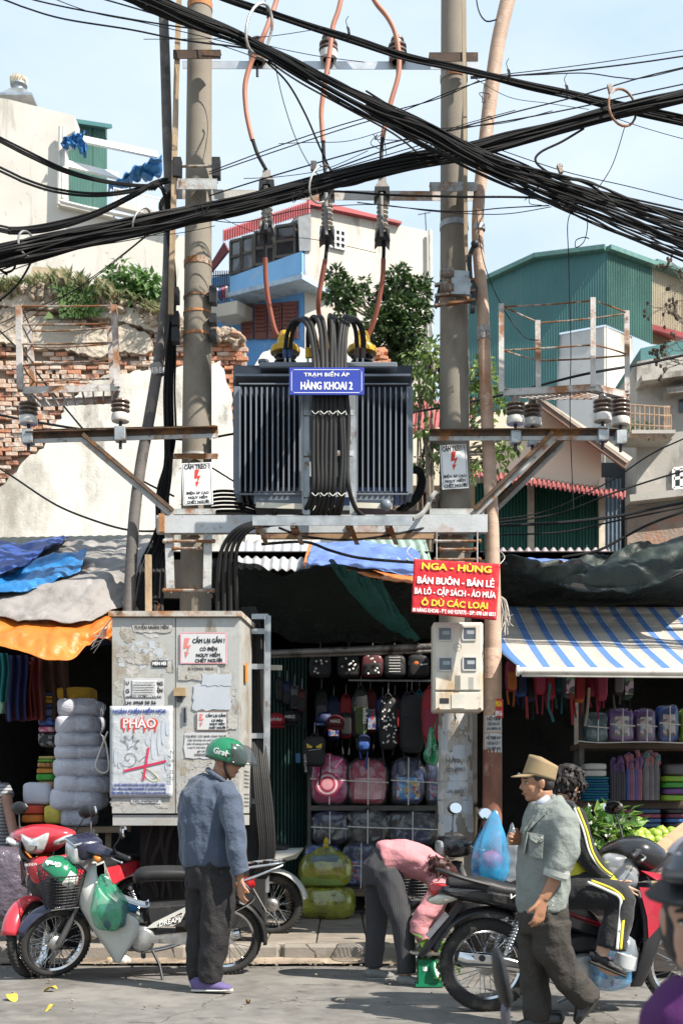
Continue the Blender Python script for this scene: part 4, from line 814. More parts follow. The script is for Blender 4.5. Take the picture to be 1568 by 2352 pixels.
mb=MB();mb.box(P(735,985,10.28),(80*S(10.28),.03,200*S(10.28)));mb.build('centre_panel',M('transformer_panel',(.13,.15,.17),.5,.1,.1,3),tr,smooth=False)
np_=MB().box(P(735,1078,10.12),(82*S(10.12),.01,34*S(10.12)),None,.003).build('name_plate',M('aluminium_plate',(.45,.46,.46),.4,.6,.08),tr,smooth=False)
ld=thing('cable_ladder','galvanised upright ladder holding the black cables in front of the transformer','cable ladder',P(755,1185,9.75))
MB().angle(P(702,878,9.62),P(704,1182,9.62),.05,15*S(9.6),.006,(-1,0,0)).build('rail',galv,ld,smooth=False);MB().angle(P(808,885,9.66),P(810,1182,9.66),.05,14*S(9.6),.006,(1,0,0)).build('rail',galv,ld,smooth=False)
for y in(948,1041,1136):MB().bar(P(697,y,9.6),P(812,y,9.66),.008,12*S(9.6)).build('rung',galv,ld,smooth=False)
lvc=M('grey_black_cable',(.019,.0185,.0185),.6,0,.2,3,.1,40,spec=.3)
paths=[[(655,806),(660,765),(672,740),(690,734),(706,748),(717,790),(722,850),(720,950),(719,1050),(719,1120),(705,1165),(688,1187)],[(666,806),(672,762),(686,738),(702,732),(716,748),(726,790),(731,850),(729,950),(729,1050),(730,1120),(716,1165),(700,1187)],[(707,800),(707,765),(711,740),(719,728),(729,735),(737,770),(741,850),(740,950),(739,1050),(739,1120),(729,1165),(714,1187)],[(718,800),(716,765),(722,738),(734,727),(742,740),(748,780),(750,850),(750,950),(748,1050),(748,1120),(740,1165),(728,1187)],[(762,800),(757,765),(756,735),(758,724),(761,735),(762,780),(761,850),(760,950),(759,1050),(757,1120),(751,1165),(741,1187)],[(774,800),(775,760),(772,738),(767,728),(765,745),(768,790),(770,850),(769,950),(769,1050),(767,1120),(762,1165),(754,1187)],[(820,800),(816,758),(806,735),(794,727),(785,742),(779,790),(777,850),(782,950),(786,1050),(780,1130),(773,1165),(765,1187)],[(833,800),(831,765),(822,742),(806,731),(792,745),(786,790),(784,850),(788,950),(792,1050),(789,1120),(783,1165),(776,1187)],[(836,800),(834,765),(826,742),(812,734),(797,748),(792,800),(793,880),(800,960),(797,1060),(801,1120),(815,1165),(835,1187)]]
for i,p in enumerate(paths):
 pts=[]
 for j,(x,y)in enumerate(p):
  dd=10.2 if j==0 else(10.1 if y<760 and j<5 else 9.8);dd=lerp(10.2,9.72,min(1,j/5))if j<6 else(9.5 if y<1150 else 9.52+(y-1150)*.006)
  pts.append(P(x,y,dd))
 MB().tube(pts,.019,10,smooth=5).build('low_voltage_cable',lvc,label='black low voltage cable arching over the sign, %s down the ladder'%['first from the left','second from the left','third from the left','fourth from the left','fifth from the left','sixth from the left','third from the right','second from the right','the rightmost, swerving right'][i],cat='cable',group='low voltage cables of the transformer')
mb=MB()
for y in(948,1136):
 for i in range(4):x=716+i*20;mb.tube([P(x,y-4,9.47),P(x+8,y+3,9.46),P(x+16,y-3,9.47),P(x+20,y+5,9.48)],.004,5,smooth=3)
mb.build('wire_ties',M('pale_wire',(.55,.55,.52),.5,.3),ld)
sg=thing('station_sign','blue enamel sign with white lettering in front of the transformer top','sign',P(750,908,9.42))
d=9.42;bl=M('blue_enamel',(.028,.05,.33),.3,0,.06,4,dirt=((.09,.06,.05),.06,7),coat=.3);c=P(750,876,d);w_,h_=172*S(d),63*S(d)
MB().box(c,(w_,.012,h_),None,.003).build('plate',bl,sg,smooth=False)
mb=MB()
for s_ in(-1,1):mb.box(c+Vector((s_*(w_/2-.02),-.0068,0)),(.004,.001,h_-.07));mb.box(c+Vector((0,-.0068,s_*(h_/2-.018))),(w_-.08,.001,.004))
for sx in(-1,1):
 for sy in(-1,1):mb.bar(c+Vector((sx*(w_/2-.02),-.0068,sy*(h_/2-.035))),c+Vector((sx*(w_/2-.04),-.0068,sy*(h_/2-.018))),.001,.004,(0,-1,0))
mb.build('border',white_ink,sg,smooth=False)
text('TRẠM BIẾN ÁP',c+Vector((0,-.004,.052)),.029,white_ink,sg,width=104*S(d),bold=.03);text('HÀNG KHOAI 2',c+Vector((0,-.004,-.036)),.062,white_ink,sg,width=118*S(d),bold=.045)
def post_ins(lab,x,y0,y1,d,grp,white=True):
 a=P(x,y1,d);h=(y1-y0)*S(d);t=thing('post_insulator',lab,'insulator',a,grp);pr=[]
 MB().box(a+Vector((0,0,-.06)),(.09,.09,.12),None,.006).build('base_block',galv,t,smooth=False)
 MB().tube([a+Vector((0,0,-.18)),a+Vector((0,0,.09))],.014,8).build('pin',blacksteel,t)
 r0=22*S(d)
 MB().lathe([(r0*.45,.05),(r0*.9,.05),(r0*.98,.07),(r0*.9,.11),(r0*.5,.13)],Matrix.Translation(a),20).build('skirt',M('white_porcelain',(.62,.60,.56),.25,0,.08,8,dirt=((.3,.17,.10),.25,6)),t)
 pr=[(r0*.5,.13)];n=max(3,int((h-.14)/.036))
 for k in range(n):z=.13+k*.036;pr+=[(r0*.55,z),(r0*.98,z+.010),(r0*.95,z+.02),(r0*.55,z+.028)]
 MB().lathe(pr+[(r0*.35,h)],Matrix.Translation(a),20).build('sheds',porcelain,t)
def cage(lab,nl,nr,fr,fl,tops,rails,slats,mat,nrail):
 base=(nl+nr+fr+fl)/4;t=thing('steel_cage',lab,'cage',base);c=[nl,nr,fr,fl]
 for p,q in zip(c,tops):MB().angle(p,q,.045,.045,.005,(0,-1,0)).build('corner_post',mat,t,smooth=False)
 for i in range(4):
  a,b=c[i],c[(i+1)%4];MB().angle(a,b,.04,.05,.005).build('base_rail',mat,t,smooth=False)
  ta,tb=tops[i],tops[(i+1)%4]
  for f in rails:
   pa,pb=a.lerp(ta,f),b.lerp(tb,f);MB().tube([pa,(pa+pb)/2+Vector((rnd(-.01,.01),0,rnd(-.012,.004))),pb],.008,6,smooth=3).build('guard_rod',rust,t)
 for i in range(slats):
  u=(i+.5)/slats;MB().bar(nl.lerp(nr,u)+Vector((0,0,-.02)),fl.lerp(fr,u)+Vector((0,0,-.02)),.014,.02).build('floor_bar',mat,t,smooth=False)
 return t
cagem=M('cage_rusty_white',(.48,.46,.44),.7,.1,.15,6,.25,50,dirt=[((.28,.13,.06),.44,4),((.12,.06,.04),.22,8)])
cage('rusty empty steel cage on the left side arm',P(53,897,9.75),P(276,890,9.75),P(268,920,10.15),P(84,928,10.15),[P(50,703,9.75),P(268,702,9.75),P(258,752,10.15),P(74,760,10.15)],(.55,.78,1.0)and(.3,.55,.78,1.0),9,cagem,4)
cage('rusty empty steel cage on the right side arm',P(1155,902,10.0),P(1365,890,9.86),P(1443,908,10.1),P(1240,912,10.18),[P(1155,700,10.0),P(1365,686,9.86),P(1442,716,10.1),P(1238,738,10.18)],(.48,.98),13,cagem,3)
post_ins('rust streaked support insulator under the left end of the left cage',66,922,988,9.9,'insulators under the cages');post_ins('support insulator under the right end of the left cage',277,915,982,9.9,'insulators under the cages')
post_ins('front left support insulator under the right cage',1183,912,988,9.95,'insulators under the cages');post_ins('rear left support insulator under the right cage',1222,918,992,10.2,'insulators under the cages')
post_ins('front right support insulator under the right cage',1383,905,982,9.85,'insulators under the cages');post_ins('rear right support insulator under the right cage',1424,910,990,10.1,'insulators under the cages')
rustd=M('shaded_rusty_steel',(.095,.062,.042),.8,.1,.3,7,.3,60,dirt=[((.24,.11,.035),.36,5),((.04,.03,.025),.3,9)])  # rust, darkened further: shade on side arms and braces put into the colour
def sidearm(lab,beams,braces):
 t=thing('cantilever_bracket',lab,'bracket',P(*beams[0][1]))
 for a,b in beams:
  a_,b_=P(*a),P(*b);w1=MB().bar(a_+Vector((0,0,.018)),b_+Vector((0,0,.018)),.008,.044);w1.bar(a_+Vector((0,-.03,.042)),b_+Vector((0,-.03,.042)),.066,.006).build('beam',rustd,t,smooth=False);MB().bar(a_+Vector((0,-.004,-.022)),b_+Vector((0,-.004,-.022)),.012,.034).build('lower_flange',rust2,t,smooth=False)  # dark upper web, paler lower flange: shade and light put into the colours
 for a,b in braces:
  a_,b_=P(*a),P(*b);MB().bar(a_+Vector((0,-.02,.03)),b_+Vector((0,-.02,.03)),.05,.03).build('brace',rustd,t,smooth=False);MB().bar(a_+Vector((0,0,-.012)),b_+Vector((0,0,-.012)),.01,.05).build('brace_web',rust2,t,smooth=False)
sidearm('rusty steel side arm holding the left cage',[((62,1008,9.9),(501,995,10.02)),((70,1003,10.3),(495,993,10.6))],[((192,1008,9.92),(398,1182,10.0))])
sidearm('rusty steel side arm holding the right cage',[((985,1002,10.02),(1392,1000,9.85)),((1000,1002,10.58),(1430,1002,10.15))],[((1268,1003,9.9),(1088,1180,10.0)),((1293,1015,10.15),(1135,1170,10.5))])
def far(pts):
 pts=[tuple(p)for p in pts]
 for e,n_ in((0,1),(-1,-2)):
  a,b=pts[e],pts[n_]
  if a[0]<-25 or a[0]>1600:
   k=700/max(60,abs(a[0]-b[0]));q=tuple(a[i]+(a[i]-b[i])*k for i in range(2))+a[2:];pts=[q]+pts if e==0 else pts+[q]
 return pts
def wire(lab,pts,r=.007,mat=blackrub,name='overhead_cable',group=None,n=6,sm=8):
 return MB().tube([P(*p)for p in far(pts)],r,n,smooth=sm).build(name,mat,label=lab,cat='cable',group=group)
def bundle(lab,pts,n,r,spread_seed=0,jit=1.0,name='cable_bundle'):
 """pts (x, y, depth, half width px)"""
 base=P(*pts[len(pts)//2][:3]);t=thing(name,lab,'cable bundle',base,'bundles of overhead cables');random.seed(spread_seed);pts=far(pts)
 for i in range(n):
  a=rnd(0,6.28);q=math.sqrt(rnd(0,1));s1=rnd(0,99);pp=[]
  for k,(x,y,d,hw)in enumerate(pts):
   aa=a+.9*nz3((k*.45,s1,0),1);qq=min(1.15,max(.05,q+.5*jit*nz3((k*.6,s1,7),1)))
   pp.append(P(x,y+hw*qq*math.sin(aa)*1.0,d+hw*S(d)*qq*math.cos(aa)*.9))
  MB().tube(pp,r*rnd(.6,1.25),6,smooth=7).build('cable',blackrub,t)
 return t
bundle('thickest sagging cable bundle from lower left to upper right',[(-60,605,9.0,26),(80,572,9.1,26),(200,545,9.2,24),(330,518,9.3,24),(450,492,9.4,22),(560,470,9.45,20),(700,432,9.5,20),(820,400,9.5,20),(940,372,9.5,20),(1060,350,9.5,18),(1160,325,9.5,17),(1270,297,9.5,15),(1390,262,9.5,15),(1480,240,9.5,15),(1640,205,9.5,15)],60,.0092,3)
bundle('cable bundle falling from top left to lower right',[(250,-45,9.2,26),(350,5,9.25,22),(450,48,9.3,18),(540,82,9.35,14),(600,112,9.35,13),(680,155,9.35,18),(780,210,9.3,24),(880,262,9.3,26),(980,310,9.3,28),(1060,352,9.3,26),(1150,392,9.3,30),(1250,428,9.3,40),(1350,462,9.3,44),(1450,505,9.3,46),(1640,572,9.3,48)],30,.0085,5,1.2)
bundle('upper cable bundle from top centre to the right edge',[(440,-40,9.7,12),(540,0,9.7,10),(620,28,9.7,9),(720,62,9.7,9),(820,92,9.7,11),(930,128,9.7,11),(1030,150,9.7,10),(1120,172,9.7,9),(1210,194,9.7,10),(1320,216,9.7,11),(1420,242,9.7,12),(1640,290,9.7,14)],12,.0085,8)
bundle('loose cable bundle crossing behind the right pole to the lower right',[(840,232,9.6,24),(920,270,9.6,22),(1000,318,9.6,26),(1080,355,9.6,28),(1180,385,9.6,20),(1290,425,9.6,14),(1400,455,9.6,14),(1500,478,9.6,14),(1640,510,9.6,16)],12,.0085,12,1.3)
bundle('left cable bundle drooping into the left conduit',[(-60,520,9.5,18),(30,535,9.6,14),(120,525,9.7,16),(220,495,9.8,12),(310,450,9.9,8),(352,425,10.1,7),(385,412,10.2,5)],12,.009,15)
for i,(o,lab)in enumerate((((0,0),'upper'),((3,9),'middle'),((-4,16),'lower'))):
 wire('%s of the three cables sagging from the left edge at window height'%lab,[(-40,295+o[1]*.6,9.4),(60,345+o[1]*.7,9.6),(150,388+o[1]*.5,9.8),(240,414+o[1]*.3,9.9),(330,425+o[1]*.2,10.0),(392,418,10.2)],.009,group='cables sagging in from the left')
for i,lab in enumerate(('upper','lower')):
 wire('%s of two heavy cables sagging just below window height at left'%lab,[(-40,365+i*9,9.4),(60,412+i*8,9.6),(140,436+i*7,9.8),(230,444+i*6,9.9),(320,432+i*5,10.0),(388,408+i*4,10.2)],.010,group='cables sagging in from the left')
wire('looping cable at the left edge under the thick bundle',[(-30,600,9.2),(10,625,9.2),(32,618,9.2),(36,598,9.2),(30,590,9.15)],.009)
wire('cable curling down at the left edge beside the wall weed',[(78,588,9.1),(60,625,9.2),(35,660,9.3),(0,690,9.3),(-30,700,9.3)],.008)
W=[('highest thin wire crossing the left sky',[(-40,-20,10),(60,18,10),(150,44,10),(300,68,10),(420,92,10),(560,110,9.6),(640,128,9.6)],.008),('second thin wire crossing the left sky',[(-40,-35,10),(100,5,10),(250,35,10),(400,60,10),(520,75,9.6),(590,100,9.4)],.007),('faint wire slanting below the upper left wires',[(60,-30,10),(200,25,10),(330,52,10),(470,85,10),(580,112,9.6)],.004),('third thin wire from the top left',[(140,-30,10),(280,10,10),(400,45,9.6),(520,78,9.5),(590,105,9.4)],.007),('wire slanting steeply across the top left pole',[(480,95,10),(560,122,10),(600,140,9.8)],.004),('upper thin wire rising to the right edge',[(1080,178,9.9),(1180,168,9.9),(1330,150,9.9),(1480,128,9.9),(1640,104,9.9)],.004),('second wire rising to the right edge',[(1080,180,9.8),(1200,172,9.8),(1350,158,9.8),(1480,142,9.8),(1640,118,9.8)],.007),('drooping wire at the right under the two risers',[(1080,176,9.8),(1220,172,9.8),(1340,168,9.8),(1420,178,9.8),(1480,178,9.8),(1640,140,9.8)],.005),('long wire from the right edge down to the middle fuse',[(1640,138,9.6),(1480,176,9.6),(1330,220,9.6),(1180,258,9.6),(1060,292,9.6),(940,325,9.6),(760,390,9.6)],.006),('long straight wire under the right bundle crossing',[(1640,178,9.6),(1480,212,9.6),(1330,246,9.6),(1180,275,9.6),(1060,295,9.6),(880,332,9.6),(640,400,9.6),(480,450,9.7)],.006),('thin wire rising from the left pole to the upper right',[(480,395,9.9),(640,335,9.9),(780,288,9.9),(900,255,9.9),(1010,225,9.8),(1100,185,9.8)],.005),('second thin wire rising from the left pole',[(480,400,9.9),(640,345,9.9),(800,292,9.9),(920,256,9.9),(1040,208,9.8),(1120,182,9.8)],.005),('thin wire dropping from the top bundle to the coil at the middle',[(630,140,9.6),(650,230,9.7),(680,320,9.8),(715,385,9.8),(745,410,9.8)],.004),('heavier cable dropping from the knot to the middle fuse',[(610,140,9.4),(660,190,9.6),(700,260,9.8),(735,340,10),(765,405,10.1)],.008),('cable slanting from the knot down to the right bundle',[(615,140,9.4),(690,190,9.5),(790,245,9.5),(900,305,9.5),(960,352,9.5)],.008),('long thin grey wire crossing the right sky diagonally',[(1150,345,9.9),(1300,395,9.9),(1450,430,9.9),(1640,478,9.9)],.004),('hanging thin wire from the right bundle into the right cage',[(1434,290,9.5),(1400,390,9.6),(1340,470,9.7),(1305,500,9.7),(1305,600,9.8),(1310,800,9.9),(1308,950,9.9),(1316,1170,9.9)],.004),('wire from the right pole clamp drooping into the right cage',[(1092,480,10),(1110,600,10),(1150,700,10),(1200,770,10),(1235,782,10.1)],.004),('curly loose wire end hanging at the right',[(1345,480,9.7),(1348,520,9.7),(1340,555,9.7),(1322,568,9.7),(1322,552,9.7),(1340,545,9.7),(1352,548,9.7)],.004),('kinked cable bending back from the right bundle',[(1340,295,9.5),(1290,325,9.5),(1240,350,9.5),(1230,372,9.5),(1262,398,9.5),(1310,420,9.5),(1322,455,9.5),(1314,482,9.5),(1290,478,9.5)],.010),('pair of black cables running level to the right pole',[(640,438,10.1),(780,440,10.1),(900,448,10.1),(1060,452,9.9),(1230,455,9.9),(1290,480,9.7)],.010),('slack wire under the level cables',[(820,465,10.1),(960,480,10.0),(1060,486,9.9),(1150,478,9.9),(1260,472,9.7)],.005),('wire hanging low between the poles behind the fuses',[(480,505,10),(560,510,10),(700,480,10),(860,470,10.1),(1000,486,10),(1150,492,9.9),(1265,475,9.7)],.004),('upper right cable pair passing behind the cages',[(890,955,14),(1000,938,14),(1150,908,13),(1330,862,12),(1480,835,12),(1640,800,12)],.014),('cable running from the platform to the upper right edge',[(1143,1193,11),(1260,1172,11),(1400,1105,11),(1500,1040,11),(1640,975,11)],.007),('cable sagging from the platform to the middle right edge',[(1143,1200,11),(1280,1180,11),(1400,1135,11),(1500,1102,11),(1640,1060,11)],.009),('heavy cable leading to the right edge above the netting',[(1143,1207,10.5),(1290,1200,10.5),(1420,1185,10.5),(1500,1168,10.5),(1640,1140,10.5)],.014),('thin cable leading to the right edge above the netting',[(1143,1228,10.6),(1290,1222,10.6),(1420,1195,10.6),(1640,1150,10.6)],.008),('thick slack cable under the red awning of the beige house',[(1290,1280,10.6),(1370,1265,10.6),(1430,1235,10.6),(1500,1200,10.6),(1640,1150,10.6)],.012),('wire crossing the white plaster wall at lower left',[(-40,1050,12),(30,1095,12),(130,1160,11.5),(230,1200,11),(300,1218,10.6),(360,1220,10.4)],.010),('thick cable behind the left cage insulators',[(-40,945,12),(60,965,11.5),(180,985,11),(300,1000,11),(430,1010,10.8)],.012),('cable running behind the left cage down to the pole',[(-40,720,12),(40,800,11.6),(120,900,11.2),(240,1040,10.9),(320,1100,10.7),(400,1140,10.6)],.009),('thin wire from the left bundle down across the brick wall',[(380,500,9.8),(300,570,10),(180,660,10.3),(60,735,10.6),(-40,790,10.8)],.004),('second thin wire across the brick wall',[(340,540,9.9),(200,650,10.3),(100,700,10.5),(-40,760,10.8)],.004),('cable strung between the left pole and the transformer',[(490,1005,10.3),(540,996,10.4),(600,990,10.6)],.010),('upper cable below the transformer at left',[(488,1075,10.3),(520,1095,10.4),(560,1120,10.5)],.008),('wire hanging in the right sky above the green building',[(1090,-30,10),(1098,22,10),(1115,48,10),(1140,45,10)],.006)]
for lab,p,r in W:wire(lab,p,r)
random.seed(19);wn=['near the top bundle','over the left pole','above the middle fuse','by the right pole','beyond the peach conduit','below the right hoop','at the far right','above the green building','left of the right pole','above the transformer','right of the left pole','over the brick wall','under the thick bundle','over the blue house']
for i,nm in enumerate(wn):
 x0=[500,330,640,960,1090,1380,1420,1180,860,560,470,120,260,600][i];y0=[60,90,330,300,180,260,480,400,320,410,480,560,520,450][i];dx=rnd(160,420);dy=rnd(-90,130)
 wire('loose thin black wire '+nm,[(x0,y0,9.7),(x0+dx*.3,y0+dy*.3+rnd(4,26),9.7),(x0+dx*.65,y0+dy*.6+rnd(4,30),9.7),(x0+dx,y0+dy,9.6)],rnd(.0025,.0045),group='loose thin wires')
for i,(x,y)in enumerate(((880,330),(1010,345),(1230,440),(700,440),(460,480),(1120,200))):
 wire('small tangled wire end '+['left of the right pole','in front of the right pole','on the lower right bundle','by the central hoop','on the thick bundle beside the left pole','on the top bundle by the conduit'][i],[(x+rnd(-30,30),y+rnd(-26,34),9.35)for k in range(7)],.003,group='tangled wire ends')
random.seed(21)
for i in range(7):
 y=435+i*9;wire('stray black strand at the lower right of the falling bundle, %s from the top'%['first','second','third','fourth','fifth','sixth','seventh'][i],[(1130+i*8,385+i*4,9.4),(1250,420+i*7,9.4),(1400,468+i*9+rnd(-5,5),9.4),(1520,515+i*10+rnd(-8,8),9.4),(1640,565+i*11,9.4)],rnd(.005,.009),group='stray strands at the right edge')
for i in range(5):wire('stray thin strand skimming the thick bundle, %s from below'%['first','second','third','fourth','fifth'][i],[(-30,640-i*9,9.1),(160,575-i*8+rnd(-6,6),9.2),(330,545-i*12,9.3),(520,500-i*10+rnd(-8,8),9.4),(760,425-i*8,9.5),(1000,355-i*8,9.5)],rnd(.003,.006),group='stray strands along the thick bundle')
greyhoop=M('galvanised_hoop',(.30,.30,.29),.5,.7,.2,9,dirt=((.16,.08,.05),.3,7))
def hoop(lab,x,y,rx,ry,d,rot,r=.012,mat=greyhoop,gap=0.):
 pts=[];
 for i in range(22):
  a=2*math.pi*i/22;px,py=rx*math.cos(a),ry*math.sin(a);pts.append(P(x+px*math.cos(rot)-py*math.sin(rot),y+px*math.sin(rot)+py*math.cos(rot),d+.09*math.cos(a)))
 MB().tube(pts,r,7,closed=True).build('cable_hoop',mat,label=lab,cat='cable hoop',group='wire hoops gathering the cable bundles')
hoop('grey wire hoop round the knot of cables at top centre',595,65,29,58,9.35,.15,.012);hoop('wire hoop on the thick bundle at the left edge',62,560,18,30,9.1,-.3,.009);hoop('wire hoop on the thick bundle beside the left pole',325,508,18,32,9.3,.35,.009)
hoop('large wire hoop on the thick bundle at the centre',738,423,27,44,9.45,.2,.009);hoop('rusty wire hoop on the thick bundle at upper right',1428,247,30,44,9.5,-.3,.010,rust)
for x,y,d in((1400,205,9.5),(1285,388,9.4),(720,382,9.5)):MB().box(P(x,y,d),(.03,.04,.07),Matrix.Rotation(rnd(-.4,.4),3,'Y')).box(P(x,y-8,d),(.045,.03,.02)).build('cable_clamp',rust2,label={1400:'small rusty hook holding the upper right hoop',1285:'small grey clamp on the kinked cable',720:'small hook above the central hoop'}[x],cat='clamp',smooth=False)
for x,y,lab in((612,28,'over the knot of cables'),(797,75,'above the middle insulator'),(1165,172,'beside the peach conduit'),(1298,208,'at the right')):MB().tube([P(x,y-13,9.66),P(x+3,y,9.55),P(x+2,y+13,9.66),P(x+6,y+4,9.8),P(x+3,y-12,9.8)],.007,6,smooth=4).tube([P(x+2,y-12,9.66),P(x-3,y-26,9.6),P(x+3,y-38,9.6)],.003,5,smooth=4).build('cable_tie',blackrub,label='black wire tie on the upper bundle '+lab,cat='cable tie')
t=thing('cable_run','thick run of black cables dropping between left conduit and pole','cable bundle',P(390,1300,10.5));random.seed(4)
for i in range(22):
 a=rnd(-13,13);b=rnd(-15,15);c=rnd(-20,16);dd=10.5+rnd(-.07,.07)
 MB().tube([P(395+a*.3,735,dd),P(394+a*.8,800,dd),P(390+a,900,dd),P(392+a,1000,dd),P(386+b*.6,1070,dd),P(374+b,1140,dd),P(372+c,1230,dd),P(352+c*1.6,1300,10.35),P(340+c*2.2,1420,10.15)],rnd(.008,.014),6,smooth=4).build('cable',blackrub,t)
MB().tube([P(399,440,10.3),P(372,470,10.3),P(385,520,10.3),P(398,640,10.3),P(396,740,10.35)],.03,8,smooth=5).build('sheath',blackrub,t)
for k in range(5):wire('black cable looping at the left conduit mouth, %s'%['outermost','second','third','fourth','innermost'][k],[(330+k*6,436,10.2),(352+k*4,425,10.15),(370+k*3,432+k*3,10.1),(380+k*2,465,10.15),(384+k,520,10.25)],.011,group='cables looping into the left conduit')
t=thing('cable_coil','black cable coil hanging right of the transformer','cable coil',P(950,1175,10.5))
for k in range(5):MB().tube([P(950-k*2,1072+k*3,10.4),P(968-k*2,1080+k*2,10.4),P(974-k*3,1110,10.4),P(962-k*4,1145,10.4),P(930-k*5,1172,10.4)],.014,8,smooth=5).build('cable',blackrub,t)
wire('pale grey cable rising from the platform right of the transformer',[(946,1192,9.6),(968,1180,9.8),(982,1160,10),(992,1140,10),(1000,1132,10.1),(1004,1150,10.3),(1003,1180,10.4)],.02,M('grey_cable',(.22,.22,.21),.55))
for k in range(6):wire('black cable leaving the transformer left side toward the pole, %s from the top'%['first','second','third','fourth','fifth','sixth'][k],[(590,1148+k*7,10.4),(560,1135+k*8,10.4),(530,1128+k*9,10.4),(490,1130+k*9,10.45),(440,1150+k*7,10.6)],.013,group='cables at the transformer left foot')
for k in range(4):wire('black cable arching down under the platform, %s from the left'%['first','second','third','fourth'][k],[(640+k*8,1202,9.75),(590+k*9,1200+k*2,9.75),(545+k*10,1215,9.75),(515+k*11,1250,9.8),(503+k*13,1300,9.85),(500+k*15,1420,9.95),(505+k*15,1700,10.0),(508+k*15,1990,10.0)],.018,lvc,group='cables arching under the platform')
wire('thick cable slung below the platform toward the red banner',[(600,1250,9.9),(700,1245,9.9),(760,1265,9.8),(830,1282,9.75),(950,1292,9.7)],.012)
wire('second cable slung below the platform',[(640,1212,9.9),(700,1232,9.9),(800,1240,9.9),(900,1228,9.9),(985,1210,10)],.010)
random.seed(31)
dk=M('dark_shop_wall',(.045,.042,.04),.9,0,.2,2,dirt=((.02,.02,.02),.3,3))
sh=thing('shop_row','row of low open fronted shops under the tarpaulins','shop',(0,14,0.11))
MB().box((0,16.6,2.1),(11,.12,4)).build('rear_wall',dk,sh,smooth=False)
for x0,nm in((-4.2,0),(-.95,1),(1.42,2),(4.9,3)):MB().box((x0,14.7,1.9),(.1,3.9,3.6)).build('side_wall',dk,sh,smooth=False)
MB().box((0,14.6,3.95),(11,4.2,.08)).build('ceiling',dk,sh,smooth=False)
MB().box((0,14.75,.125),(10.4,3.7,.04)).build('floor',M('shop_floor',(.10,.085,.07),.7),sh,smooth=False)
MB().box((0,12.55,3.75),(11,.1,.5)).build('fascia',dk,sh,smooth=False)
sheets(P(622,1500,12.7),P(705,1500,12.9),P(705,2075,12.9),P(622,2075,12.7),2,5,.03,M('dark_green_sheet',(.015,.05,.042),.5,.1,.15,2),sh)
MB().box((.12,13.6,1.2),(.06,1.6,2.2)).build('partition',dk,sh,smooth=False)if False else None
def wavy(a,b,c,d,n,amp,nv,step=0.):
 a,b,c,d=map(Vector,(a,b,c,d));nn=(b-a).cross(d-a).normalized();nn=nn if nn.z>0 else-nn
 return MB().grid(lambda u,v:a.lerp(b,u).lerp(d.lerp(c,u),v)+nn*(amp*math.sin(u*n*6.283)+step*((v*nv*.5)%1)),n*8,nv)
rfgrey=M('grey_roof_sheet',(.36,.37,.385),.7,.1,.1,3,.1,40,dirt=((.24,.22,.2),.25,3))
wavy(P(545,1243,13.6),P(735,1243,13.6),P(725,1312,11.9),P(540,1306,11.9),9,.014,8,.015).build('roof_sheet',rfgrey,label='grey wavy roof sheet behind the cables below the transformer',cat='roof sheet',thick=.01)
wavy(P(800,1238,13.6),P(975,1236,13.6),P(990,1290,11.9),P(830,1290,11.9),8,.02,6).build('roof_sheet',M('green_fibreglass',(.26,.36,.30),.55,0,.1,3,dirt=((.2,.24,.2),.25,3)),label='pale green wavy roof sheet behind the blue tarpaulin',cat='roof sheet',thick=.01)
wavy(P(1130,1262,13.8),P(1400,1262,13.8),P(1380,1302,12.6),P(1130,1302,12.6),14,.022,6).build('roof_sheet',M('mauve_roof_sheet',(.32,.26,.27),.7,.1,.1,3),label='mauve grey wavy roof sheet above the orange tarpaulin strip',cat='roof sheet',thick=.01)
wavy(P(-40,1236,13.8),P(400,1228,13.8),P(400,1262,12.),P(-40,1262,12.),20,.004,6).build('roof_sheet',M('dark_roof_sheet',(.022,.028,.028),.7,.1,.1,3),label='dark roof sheet peeping over the left tarpaulins',cat='roof sheet',thick=.01)
def drape(rows,nu_=40,sub_=6,amp=.02,fs=3.,fold=0.,seed=0.):
 """cloth through rows of (x, y, depth); each row is resampled, folds added along the normal"""
 nu=int(nu_*1.7);sub=int(sub_*1.7);rr=[]
 for row in rows:
  pts=[P(*p)for p in row];q,_=catmull(pts,[0]*len(pts),12);n=len(q)-1
  rr.append([q[min(n,int(i/nu*n))].lerp(q[min(n,int(i/nu*n)+1)],i/nu*n-int(i/nu*n))for i in range(nu+1)])
 nv=(len(rr)-1)*sub;g=[]
 for i in range(nu+1):
  col,_=catmull([r[i]for r in rr],[0]*len(rr),sub);g.append(col)
 def f(u,v):
  i=int(round(u*nu));j=int(round(v*nv));p=g[i][j]
  w_=amp*fbm(p,fs,3,seed)+.011*(.5-abs(nz3((p.x*3.2+p.z*2.2,p.y*3,p.z*3.4),1.3,seed)))+.010*(.5-abs(nz3((p.x*9,p.y*8,p.z*11),1,seed+4)))+fold*abs(nz3((u*6+v*2.2,v*1.3,seed),1))**.7
  return p+Vector((.3*w_,-w_,.8*w_))
 return MB().grid(f,nu,nv,uv=True)
def tarpm(name,col,rough=.5,**k):return M(name,col,rough,0,.12,3,.35,14,**k)
t_blue=tarpm('blue_tarp',(.022,.06,.25),dirt=[((.06,.13,.33),.25,4),((.02,.05,.18),.2,2)])
t_sky=tarpm('bright_blue_tarp',(.015,.14,.36),.4,dirt=[((.03,.20,.45),.3,7,(1,1,2)),((.02,.09,.22),.35,3)])
t_grey=tarpm('grey_canvas',(.235,.22,.21),.85,dirt=[((.17,.16,.15),.3,2),((.29,.27,.26),.25,5)])
t_org=tarpm('orange_tarp',(.58,.155,.022),.45,dirt=((.50,.12,.018),.3,3))
